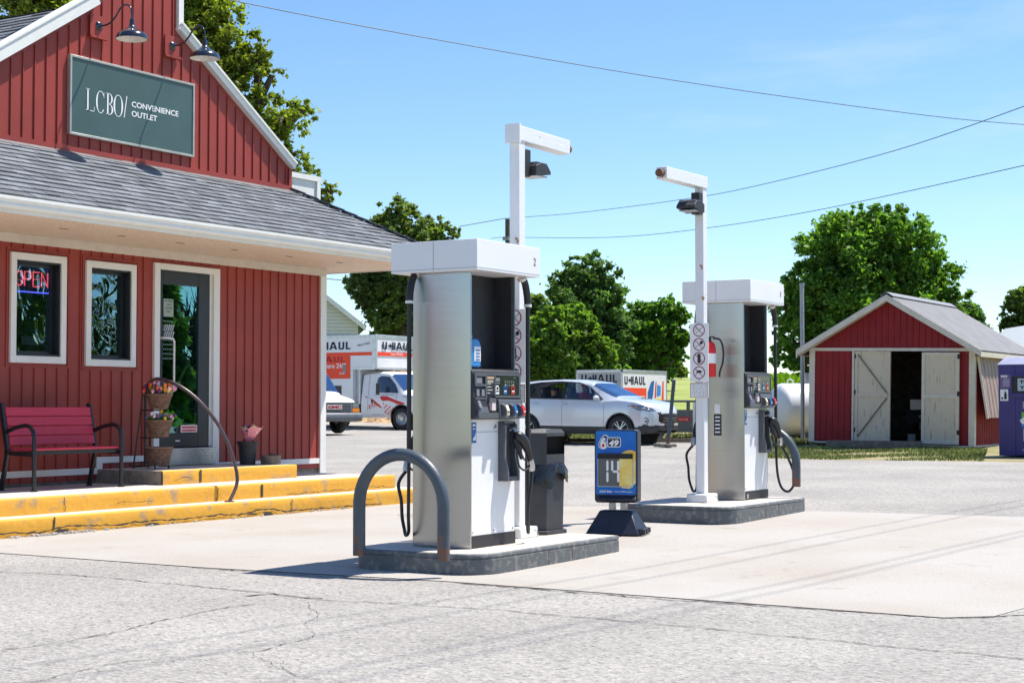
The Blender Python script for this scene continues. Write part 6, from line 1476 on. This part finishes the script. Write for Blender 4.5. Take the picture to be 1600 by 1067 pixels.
pn = MB().quad((-.035, -.40, 1.33), (-.035, -.98, 1.33), (-.03, -.98, 1.58), (-.03, -.40, 1.58)).build('thanks_panel', mat('pale blue panel', (.42, .52, .58), .5), db, fix=False); text('THANK', (-.042, -.44, 1.47), (0, -1, 0), (0, 0, 1), .48, .07, 'navy_ink', pn, bold=.04); text('YOU', (-.042, -.44, 1.36), (0, -1, 0), (0, 0, 1), .30, .07, 'navy_ink', pn, bold=.04)
dp = MB().box(-.012, -1.1, .05, -.002, -.42, 1.16).build('service_door', 'purple', db, bevel=.003)
l1 = MB().box(-.008, -.255, 1.38, -.002, -.04, 1.66).build('notice', mat('lilac notice', (.16, .10, .22), .5), db); text('NO', (-.0095, -.06, 1.60), (0, -1, 0), (0, 0, 1), .13, .05, 'white', l1, bold=.05)
q = MB()
for k in range(6): q.box(-.0105, -.235, 1.56-k*.027, -.0085, -.06-random.random()*.05, 1.57-k*.027)
q.build('print', 'bin_cap', l1)
l2 = MB().box(-.008, -.20, 1.13, -.002, -.04, 1.36).build('notice', 'white', db); q = MB().box(-.011, -.17, 1.16, -.0085, -.12, 1.28).ball((-.011, -.145, 1.30), (.002, .02, .02), 8, 5).box(-.011, -.10, 1.16, -.0085, -.06, 1.20); q.build('pictogram', 'ink', l2)
e1 = MB().box(-.018, -.70, .98, -.0125, -.50, 1.11).build('emblem_plate', 'white', db); MB().box(-.021, -.69, .99, -.0185, -.51, 1.10).build('emblem_ground', 'ink', e1); text('G', (-.0225, -.53, 1.0), (0, -1, 0), (0, 0, 1), .09, .085, 'white', e1, bold=.06)
e2 = MB().box(-.018, -.95, .60, -.0125, -.47, .90).build('poster', mat('green poster', (.16, .50, .06), .5), db); MB().prism([(-.95, .60), (-.47, .60), (-.47, .66), (-.7, .70), (-.95, .66)], -.0205, -.0185, 'yz').build('poster_blue', 'sky_blue', e2)
MB().prism([(-.43, .74), (-.47, .67), (-.60, .64), (-.95, .66), (-.95, .80), (-.75, .86), (-.55, .82)], -.024, -.0208, 'yz').build('poster_cloud', 'white', e2)
e3 = MB().box(-.018, -.90, .32, -.0125, -.50, .56).build('info_plate', 'white', db); MB().box(-.021, -.89, .33, -.0185, -.51, .55).build('info_ground', 'navy_ink', e3)
q = MB()
for k in range(5): q.box(-.0235, -.86, .36+k*.038, -.0212, -.55, .372+k*.038)
q.build('print', 'bin_cap', e3)
q = MB()
for k in range(2): q.box(-.0150, -1.0, .12+k*.03, -.0125, -.48, .132+k*.03)
q.build('small_print', 'bin_cap', db)
# ------------------------------------------------------------ trees
def crown_tree(name, label, cat, d, blobs, base, leaf, size, n, clump=.42, trunk_r=.25, group=None, fill=.5, seed=1, limbs=26, flat=.85, squash=.9):
    """blobs: (x, y, radius) bearings and radii read off the photograph at distance d, plus optional depth offset"""
    rg = np.random.default_rng(seed); k_ = d/FPX
    B = []
    for q in blobs:
        dd = q[3] if len(q) > 3 else 0
        B.append((np.array(at(q[0], q[1], d+dd)), q[2]*k_))
    b0 = at(base[0], base[1], d); bz = ground_z(b0.x, b0.y); root = Vector((b0.x, b0.y, bz))
    t = thing(name, label, cat, root, group=group)
    tot = sum(r**2 for _, r in B); C_ = []; rad = []
    for c, r in B:
        m = max(14, int(190*r*r/tot*len(B)**.5*1.6))
        v = rg.normal(size=(m, 3)); v /= np.linalg.norm(v, axis=1)[:, None]; u_ = rg.random(m)
        rr_ = np.where(u_ < fill, rg.random(m)**.5*.8, .74+.40*rg.random(m)**1.5); P = c+v*rr_[:, None]*r*np.array([1, 1, squash])
        C_.append(P); rad.append(np.full(m, r*clump)*rg.uniform(.2, .85, m))
    C_ = np.concatenate(C_); rad = np.concatenate(rad); w_ = rad**1.6; w_ /= w_.sum()
    n = int(n*2.15); idx = rg.choice(len(C_), n, p=w_); v = rg.normal(size=(n, 3)); v /= np.linalg.norm(v, axis=1)[:, None]
    P = C_[idx]+v*(rad[idx]*np.abs(rg.normal(size=n))*.62)[:, None]*np.array([1, 1, flat]); P = P[P[:, 2] > bz+.15]; n = len(P)
    s_ = size*.62*rg.uniform(.6, 1.3, n)
    nr = rg.normal(size=(n, 3))*.75+np.array([0, 0, .7]); nr /= np.linalg.norm(nr, axis=1)[:, None]
    a = np.cross(nr, rg.normal(size=(n, 3))); a /= np.linalg.norm(a, axis=1)[:, None]; b = np.cross(nr, a)
    q = np.stack([P-a*s_[:, None]*.55, P-b*s_[:, None]*.32+nr*s_[:, None]*.08, P+a*s_[:, None]*.55, P+b*s_[:, None]*.32+nr*s_[:, None]*.08], 1).reshape(-1, 3)-np.array(root)
    me = bpy.data.meshes.new('crown'); me.vertices.add(4*n); me.vertices.foreach_set('co', q.astype(np.float32).ravel())
    me.loops.add(4*n); me.loops.foreach_set('vertex_index', np.arange(4*n, dtype=np.int32)); me.polygons.add(n)
    me.polygons.foreach_set('loop_start', np.arange(0, 4*n, 4, dtype=np.int32)); me.polygons.foreach_set('loop_total', np.full(n, 4, dtype=np.int32)); me.update(); me.materials.append(M[leaf])
    o = bpy.data.objects.new('crown', me); col.objects.link(o); o.parent = t
    tb_ = MB(); cm = np.average([c for c, _ in B], axis=0, weights=[r for _, r in B]); lowz = min(c[2]-r for c, r in B)
    fork = Vector((root.x*.7+cm[0]*.3, root.y*.7+cm[1]*.3, max(bz+.5, min(lowz+.6, cm[2]-.5)))); hi = Vector(cm)
    tb_.tube([Vector((0, 0, -.3)), (fork-root)*.5, fork-root, (hi-root)*.6+(fork-root)*.4, hi-root], [trunk_r*1.25, trunk_r, trunk_r*.85, trunk_r*.55, trunk_r*.3], 10)
    tr = tb_.build('trunk', 'bark', t, smooth=60)
    lm = MB()
    for c, r in B:
        c = Vector(c); m_ = fork.lerp(c, .5)+Vector((rg.normal()*.2, rg.normal()*.2, r*.1)); lm.tube([fork-root, m_-root, c-root], [trunk_r*.5, trunk_r*.32, trunk_r*.15], 6)
    for i in rg.choice(len(C_), min(limbs, len(C_)), replace=False):
        j = int(np.argmin([np.linalg.norm(C_[i]-c) for c, _ in B])); c = Vector(B[j][0]); e = Vector(C_[i])
        lm.tube([c-root, (c+e)/2-root+Vector((0, 0, .1)), e-root], [trunk_r*.2, trunk_r*.12, trunk_r*.05], 5)
    lm.build('limb', 'bark', tr, fix=False, smooth=60); return t
crown_tree('oak_tree', 'tall leafy oak rising behind the red store gable, its branches spreading right', 'tree', 38,
    [(300, 45, 62), (350, 70, 52), (385, 100, 40), (330, 130, 60), (405, 75, 28), (425, 118, 24), (400, 185, 52), (445, 185, 40), (470, 175, 24), (430, 235, 42), (460, 265, 34), (370, 230, 60), (290, -20, 70), (345, 10, 30), (500, 285, 20), (520, 300, 17), (515, 318, 12), (220, 60, 80), (250, 180, 90), (480, 300, 30)], (330, 640), 'leaf_oak', .19, 40000, trunk_r=.45, seed=3, clump=.36, fill=.35)
crown_tree('oak_tree', 'leafy treetop showing over the left roof slope of the store', 'tree', 40,
    [(60, 15, 38), (95, 5, 34), (20, 25, 24), (40, -40, 60), (100, 60, 50)], (60, 640), 'leaf_oak', .22, 9000, trunk_r=.4, seed=4)
crown_tree('ash_tree', 'tall dark tree behind the orange striped box truck', 'tree', 82,
    [(618, 330, 26), (600, 365, 34), (640, 360, 32), (590, 400, 38), (640, 400, 46), (685, 355, 24), (700, 372, 20), (575, 440, 34), (620, 455, 50), (670, 440, 46), (565, 470, 22), (600, 495, 34), (650, 500, 44), (712, 362, 10), (700, 430, 30), (700, 490, 34)], (625, 640), 'leaf_dark', .36, 42000, trunk_r=.4, seed=5, clump=.36, fill=.4)
crown_tree('round_tree', 'round dark green tree between the two dispensers', 'tree', 84,
    [(915, 432, 40), (890, 450, 36), (940, 455, 38), (905, 480, 52), (950, 490, 42), (870, 500, 36), (925, 525, 56), (965, 520, 34), (880, 540, 44), (955, 550, 40)], (925, 640), 'leaf_round', .36, 44000, trunk_r=.4, seed=6, clump=.30, fill=.5)
crown_tree('round_tree', 'dark tree just right of the near dispenser, behind the bushy pale green one', 'tree', 92,
    [(835, 475, 22), (830, 500, 30), (850, 520, 34), (830, 560, 36)], (835, 640), 'leaf_dark', .42, 10000, trunk_r=.25, seed=7)
crown_tree('bushy_tree', 'bushy fresh green tree behind the silver car', 'tree', 66,
    [(870, 500, 18), (905, 500, 16), (925, 512, 14), (845, 515, 22), (885, 525, 34), (925, 535, 24), (850, 550, 36), (895, 560, 38), (935, 560, 24), (940, 575, 22), (950, 545, 16), (965, 590, 18), (860, 485, 12), (890, 490, 14), (905, 505, 22), (830, 575, 30), (880, 585, 34), (920, 585, 30)], (885, 640), 'leaf_light', .32, 42000, trunk_r=.18, seed=8, clump=.34, squash=1.15)
crown_tree('maple_tree', 'loose crowned green tree standing over the white rental trailer', 'tree', 86,
    [(1010, 490, 22), (1040, 485, 22), (1060, 495, 18), (1000, 515, 28), (1035, 520, 30), (1065, 525, 20), (1005, 545, 26), (1040, 552, 24), (990, 500, 16), (1060, 555, 14), (985, 555, 18), (975, 575, 22), (1010, 580, 20), (1040, 582, 16)], (1032, 640), 'leaf_maple', .36, 17000, trunk_r=.30, seed=9, clump=.36, fill=.4)
crown_tree('bush', 'small dark bush on the crest of the field beside the white sign strip', 'bush', 100,
    [(1050, 575, 14), (1035, 582, 12), (1065, 583, 9), (1022, 585, 10)], (1045, 600), 'leaf_dark', .4, 3500, trunk_r=.1, seed=10)
crown_tree('maple_tree', 'huge broad maple towering behind the red shed', 'tree', 68,
    [(1320, 365, 46), (1380, 360, 48), (1430, 370, 40), (1290, 400, 46), (1350, 410, 62), (1420, 410, 56), (1260, 450, 44), (1320, 460, 66), (1400, 465, 66), (1460, 440, 46), (1250, 500, 42), (1300, 520, 60), (1370, 520, 62), (1235, 545, 32), (1280, 565, 38), (1460, 490, 46), (1490, 470, 26), (1440, 540, 60), (1225, 560, 20), (1245, 575, 20), (1218, 530, 16), (1230, 480, 22), (1345, 335, 22), (1400, 335, 22), (1500, 500, 24)], (1350, 650), 'leaf_maple', .34, 72000, trunk_r=.55, seed=11, clump=.34, fill=.45, limbs=40)
crown_tree('round_tree', 'small dark tree peeking over the right end of the shed roof', 'tree', 95,
    [(1512, 486, 18), (1528, 494, 13), (1500, 510, 22), (1520, 520, 24)], (1512, 640), 'leaf_round', .4, 5000, trunk_r=.2, seed=12)
crown_tree('round_tree', 'dark green tree at the right edge of the picture above the white gable', 'tree', 78,
    [(1585, 478, 18), (1600, 470, 24), (1575, 500, 18), (1610, 510, 34), (1590, 530, 24), (1640, 480, 40)], (1605, 640), 'leaf_dark', .36, 11000, trunk_r=.3, seed=13)
# far band of crops and hedge along the rise
cr = MB(); rg = np.random.default_rng(5); vs = []
for i in range(9000):
    a = rg.uniform(1195, 1275) if i % 2 else rg.uniform(1195, 1620); d = rg.uniform(72, 86); p = at(a, 600, d); z = ground_z(p.x, p.y); h = rg.uniform(.3, .95); w_ = rg.uniform(.05, .14)
    q = Vector((rg.normal(), rg.normal(), 0)).normalized()*w_; b = Vector((p.x, p.y, z)); t_ = b+Vector((rg.normal()*.1, rg.normal()*.1, h)); cr.add([b-q, b+q, t_+q*.4, t_-q*.4], [(0, 1, 2, 3)])
o = cr.build('crop_row', 'leaf_crop', fix=False); tag(o, 'bright green standing crop beyond the white tank', 'crops', kind='stuff')
gr = MB()
def blades(poly, n_, h0, h1, wd):
    xs = [p[0] for p in poly]; ys = [p[1] for p in poly]; c = 0
    while c < n_:
        x = random.uniform(min(xs), max(xs)); y = random.uniform(min(ys), max(ys))
        if not inpoly((x, y), poly): continue
        if math.sin(x*1.9+y*2.3)+math.sin(y*1.3-x*.7+1) < -.7: c += .4; continue
        z = ground_z(x, y)-.01; h = random.uniform(h0, h1); a = random.random()*6.3; dx_, dy_ = math.cos(a)*wd, math.sin(a)*wd; l = random.gauss(0, h*.4), random.gauss(0, h*.4)
        gr.add([(x-dx_, y-dy_, z), (x+dx_, y+dy_, z), (x+l[0], y+l[1], z+h)], [(0, 1, 2)]); c += 1
blades([(31.4, 8.6), (37.6, 10.2), (37.6, 15.0), (36.4, 15.3), (31.8, 13.3)], 11000, .03, .085, .012)
blades([(39.4, 18.2), (43.5, 16), (46, 22), (44, 27), (43, 26.3), (38.5, 21.7)], 8000, .04, .12, .018); blades([(37, 15.2), (40, 15), (43, 16), (39.5, 18.2)], 5000, .04, .12, .016)
o = gr.build('grass', 'grass', fix=False); tag(o, 'short grass growing along the edge of the lot', 'grass', kind='stuff')
# straw and soil heaped under the truck
sw_ = MB(); rg = np.random.default_rng(9); NX, NY = 70, 26
vs = []
for i in range(NX):
    for j in range(NY):
        x = 49.4+j/NY*3.0; y = 31.8+i/NX*6.2; e = min(j, NY-1-j)/5; e2 = min(i, NX-1-i)/6; hh = min(1, e)*min(1, e2)
        vs.append((x, y, ground_z(x, y)-.03+hh*(.13+.14*math.sin(x*3+y*1.7)*math.sin(y*2.3)+rg.normal()*.035)))
sw_.add(vs, [(i*NY+j, (i+1)*NY+j, (i+1)*NY+j+1, i*NY+j+1) for i in range(NX-1) for j in range(NY-1)]); o = sw_.build('straw_mulch', 'straw', fix=False); tag(o, 'dry straw and soil strewn behind the box truck', 'mulch', kind='stuff')

# ------------------------------------------------------------ house beyond the truck
hc_ = at(505, 640, 78); hb = thing('white_house', 'pale clapboard house with a steep gable beyond the box truck', 'house', (hc_.x, hc_.y, 1.2), R(31.4-90+8))
hw = MB(); gwid, gz, gp_ = 1.9, 4.05, 6.15      # local: x right, y away; right eave at x = gwid
hw.prism([(-gwid-1.5, -1), (gwid-.25, -1), (gwid-.25, gz), (-.9, gp_-.2), (-3.4, gz)], 0, 8, 'xz'); hw.build('wall', 'siding', hb)
cb = MB(); z = -.9
while z < 6:
    x1 = gwid-.25 if z < gz else gwid-.25-(z-gz)*(gwid+.65)/(gp_-gz)
    if x1 > -3: cb.box(-3.2, -.02, z, x1-.02, .0, z+.018)
    z += .17
cb.build('clapboards', 'galv', hb)
rt_ = MB(); rt_.hexa([(-.9, -.35, gp_-.08), (gwid+.1, -.35, gz-.25), (gwid+.1, 8.3, gz-.25), (-.9, 8.3, gp_-.08)], [(-.9, -.35, gp_+.05), (gwid+.1, -.35, gz-.12), (gwid+.1, 8.3, gz-.12), (-.9, 8.3, gp_+.05)])
rt_.hexa([(-3.9, -.35, gz-.25), (-.9, -.35, gp_-.08), (-.9, 8.3, gp_-.08), (-3.9, 8.3, gz-.25)], [(-3.9, -.35, gz-.12), (-.9, -.35, gp_+.05), (-.9, 8.3, gp_+.05), (-3.9, 8.3, gz-.12)]); rt_.build('roof', 'roof', hb)
MB().hexa([(-.9, -.38, gp_-.20), (gwid+.1, -.38, gz-.37), (gwid+.1, -.352, gz-.37), (-.9, -.352, gp_-.20)], [(-.9, -.38, gp_+.03), (gwid+.1, -.38, gz-.14), (gwid+.1, -.352, gz-.14), (-.9, -.352, gp_+.03)]).build('barge_board', 'white_trim', hb)
MB().box(-.4, -.12, 3.28, 1.55, -.021, 3.45).build('eyebrow', 'white_trim', hb)
for x in (.0, .42, .84): f = MB().box(x-.02, -.06, 2.45, x+.36, -.021, 3.2).build('window', 'white_trim', hb); MB().box(x+.03, -.075, 2.5, x+.31, -.061, 3.14).build('pane', 'frame_dark', f)
wg = thing('white_building', 'white gabled building at the right edge beyond the shed', 'building', (*at(1622, 600, 60).xy, .6), R(31.4-90))
MB().prism([(-.9, 0), (1.6, 0), (1.6, 2.35), (.35, 3.6), (-.9, 2.35)], 0, 5, 'xz').build('wall', 'canopy_white', wg); MB().hexa([(-1.1, -.2, 2.2), (.35, -.2, 3.68), (.35, 5.1, 3.68), (-1.1, 5.1, 2.2)], [(-1.1, -.2, 2.3), (.35, -.2, 3.78), (.35, 5.1, 3.78), (-1.1, 5.1, 2.3)]).hexa([(.35, -.2, 3.68), (1.8, -.2, 2.2), (1.8, 5.1, 2.2), (.35, 5.1, 3.68)], [(.35, -.2, 3.78), (1.8, -.2, 2.3), (1.8, 5.1, 2.3), (.35, 5.1, 3.78)]).build('roof', 'tank', wg)

# ------------------------------------------------------------ utility pole and wires
up = thing('utility_pole', 'dark wooden utility pole just left of the tall light pole', 'utility pole', (*at(793, 600, 90).xy, .8)); q = at(793, 341, 90)
MB().tube([(0, 0, 0), (0, 0, q.z-.8)], [.16, .13], 10).build('pole', 'pole_wood', up, smooth=50); MB().box(-.2, -.2, q.z-2.0, -.1, .2, q.z-1.8).build('bracket', 'galv', up)
def wire(pts, r, lab, name='overhead_wire'):
    P = catmull([Vector(p) for p in pts], 8); b = P[0].copy(); o = MB().tube([p-b for p in P], r, 5).build(name, 'wire', None, smooth=60); o.location = b
    return tag(o, lab, 'wire', 'overhead wires')
wire([at(240, -28, 36), at(357, 0, 37), at(640, 55, 39), at(1060, 127, 43), at(1450, 181, 48), at(1640, 198, 51)], .012, 'thick overhead cable crossing the sky from the oak to the right edge')
wire([at(718, 354, 88), at(791, 341, 90)], .022, 'short wire running down left from the utility pole top')
wire([at(793, 341, 90), at(900, 333, 84), at(1065, 312, 74), at(1180, 291, 66), at(1400, 235, 54), at(1640, 152, 44)], .014, 'wire rising right from the utility pole past the far light pole arm')
wire([at(767, 373, 89), at(791, 371, 90), at(950, 371, 84), at(1085, 359, 76), at(1280, 328, 64), at(1640, 250, 48)], .014, 'lowest wire running right behind the far light pole to the big maple')
wire([at(480, 432, 80), at(560, 440, 84), at(650, 443, 88)], .022, 'thin wire passing under the store eave in front of the dark tree')
s3 = SUN/SUN.z
for (x0, y0), (x1, y1), h, r, lb in (((11.73, 5.96), (21.08, 5.26), 10.5, .0085, 'one'), ((10.99, 5.59), (20.03, 5.0), 10.5, .0085, 'b'), ((10.25, 4.67), (16.46, 4.11), 11, .0085, 'c'), ((10.17, 4.45), (15.97, 3.99), 11, .0085, 'd')):
    a = Vector((x0, y0, 0)); b = Vector((x1, y1, 0)); dr_ = (b-a).normalized(); off = s3*h
    o = MB().tube([a+off-dr_*45-(a+off), dr_*55], r, 5).build('overhead_wire', 'wire'); o.location = a+off; tag(o, 'power line passing overhead whose shadow streaks the apron', 'wire', 'overhead power lines')

# ------------------------------------------------------------ across the road: what the glass and steel reflect
lattice([(-150, -17), (150, -17), (150, -60), (-150, -60)], 5.0, -.003, 'roadside_grass', 'field')
def back_tree(x, y, h, r, leaf, n, seed, nm='roadside_tree', lb='tree across the road', bare=False):
    t = thing(nm, lb, 'tree', (x, y, 0)); rg = np.random.default_rng(seed)
    tb_ = MB().tube([(0, 0, 0), (.1, 0, h*.5), (0, 0, h*.95)], [.3, .2, .05], 8)
    for k in range(60 if bare else 14):
        z = h*rg.uniform(.25, .9); a = rg.random()*6.28; l = r*(1.2-z/h)*1.1; e = (math.cos(a)*l, math.sin(a)*l, z+l*.9); tb_.tube([(0, 0, z), (e[0]*.5, e[1]*.5, z+l*.3), e], [.07, .04, .012], 5)
        if bare:
            for q in range(4): tb_.tube([(e[0]*.6, e[1]*.6, z+l*.5), (e[0]+rg.normal()*.4, e[1]+rg.normal()*.4, e[2]+rg.uniform(0, 1))], [.03, .008], 4)
    tb_.build('trunk', 'bark', t, fix=False)
    if not bare:
        z = h*(.12+.88*rg.random(n)**.8); rr_ = r*np.clip(1.15-z/h, .05, 1)*np.sqrt(rg.random(n))*(1+.3*np.sin(z*3)); a = rg.random(n)*6.28
        P = np.stack([rr_*np.cos(a), rr_*np.sin(a), z], 1); A = rg.normal(size=(n, 3))*.3; Bv = rg.normal(size=(n, 3))*.22; q = np.stack([P-A, P-Bv, P+A, P+Bv], 1).reshape(-1, 3)
        me = bpy.data.meshes.new('crown'); me.from_pydata(q.tolist(), [], [(4*i, 4*i+1, 4*i+2, 4*i+3) for i in range(n)]); me.materials.append(M[leaf]); o = bpy.data.objects.new('crown', me); col.objects.link(o); o.parent = t
back_tree(53.6, -22, 8.6, 1.7, 'leaf_dark', 9000, 1, 'conifer_tree', 'slim dark conifer across the road, mirrored at the left of the shop door')
back_tree(56.9, -22.5, 6.0, 1.6, None, 0, 2, 'bare_tree', 'leafless tree across the road mirrored at the right of the door glass', True)
back_tree(46.6, -22, 8.5, 2.4, 'leaf_dark', 9000, 3, 'roadside_tree', 'dark leafy tree across the road mirrored in the left shop window')
back_tree(50.4, -22.5, 7.0, 1.5, None, 0, 4, 'bare_tree', 'leafless tree across the road mirrored in the right shop window', True)
for i, x in enumerate(range(-30, 95, 9)):
    back_tree(x+3*math.sin(i*2.1), -27-2*math.cos(i), 2.7+.4*math.sin(i*1.7), 6.5, 'leaf_maple', 2600, 20+i, 'roadside_bush', 'low leafy bush in the row across the road')
for o in [o for o in bpy.data.objects if o.name.startswith('roadside_bush')]: o['group'] = 'bushes across the road'
rh = thing('added_red_roof_shed', 'long cream shed with a red roof added beyond the left edge to be mirrored in the steel panels', 'shed', (-22, 26, 0), R(-20))  # invented shed, placed out of view so the steel reflects a red band
MB().box(-16, 0, 0, 16, 6, 2.5).build('wall', 'cream_trim', rh); MB().prism([(-.5, 2.5), (6.5, 2.5), (3, 5.0)], -16.5, 16.5, 'yz').build('roof', 'shed_red', rh)

# parts that come in several pieces become one object each
def split_loose(o, gap=.002):
    me = o.data; b = bmesh.new(); b.from_mesh(me); b.verts.ensure_lookup_table(); lab_ = [-1]*len(b.verts); comps = []
    for v in b.verts:
        if lab_[v.index] >= 0: continue
        st_ = [v]; lab_[v.index] = len(comps); mem = []
        while st_:
            q = st_.pop(); mem.append(q)
            for e in q.link_edges:
                r = e.other_vert(q)
                if lab_[r.index] < 0: lab_[r.index] = len(comps); st_.append(r)
        cs_ = np.array([q.co[:] for q in mem]); comps.append([{len(comps)}, cs_.min(0)-gap, cs_.max(0)+gap])
    gs = comps; ch = True
    while ch:
        ch = False
        for i in range(len(gs)):
            for j in range(i+1, len(gs)):
                if (gs[i][1] <= gs[j][2]).all() and (gs[j][1] <= gs[i][2]).all():
                    gs[i] = [gs[i][0] | gs[j][0], np.minimum(gs[i][1], gs[j][1]), np.maximum(gs[i][2], gs[j][2])]; gs.pop(j); ch = True; break
            if ch: break
    if len(gs) < 2: b.free(); return
    for k, g in enumerate(gs):
        c = b.copy(); c.verts.ensure_lookup_table(); bmesh.ops.delete(c, geom=[v for v in c.verts if lab_[v.index] not in g[0]], context='VERTS')
        m2 = me.copy() if k else bpy.data.meshes.new(me.name)
        c.to_mesh(m2); c.free()
        if k == 0:
            for mt in me.materials: m2.materials.append(mt)
        n2 = o.copy(); n2.data = m2; col.objects.link(n2)
        for ch_ in kids(o) if k == 0 else []: ch_.parent = n2
    nm = o.name; b.free(); bpy.data.objects.remove(o)
for nm_ in ('side_window', 'wheel_arch', 'headlight', 'fog_lamp', 'window_trim', 'wiper', 'mudguard', 'headlight_bulb', 'side_marker', 'hinge', 'hours_sticker', 'soffit_seam', 'lamp_block', 'roof_light', 'base_trim', 'crack', 'bloom', 'windscreen'):
    for o in [o for o in bpy.data.objects if o.name.split('.')[0] == nm_ and o.type == 'MESH' and o.parent]: split_loose(o)
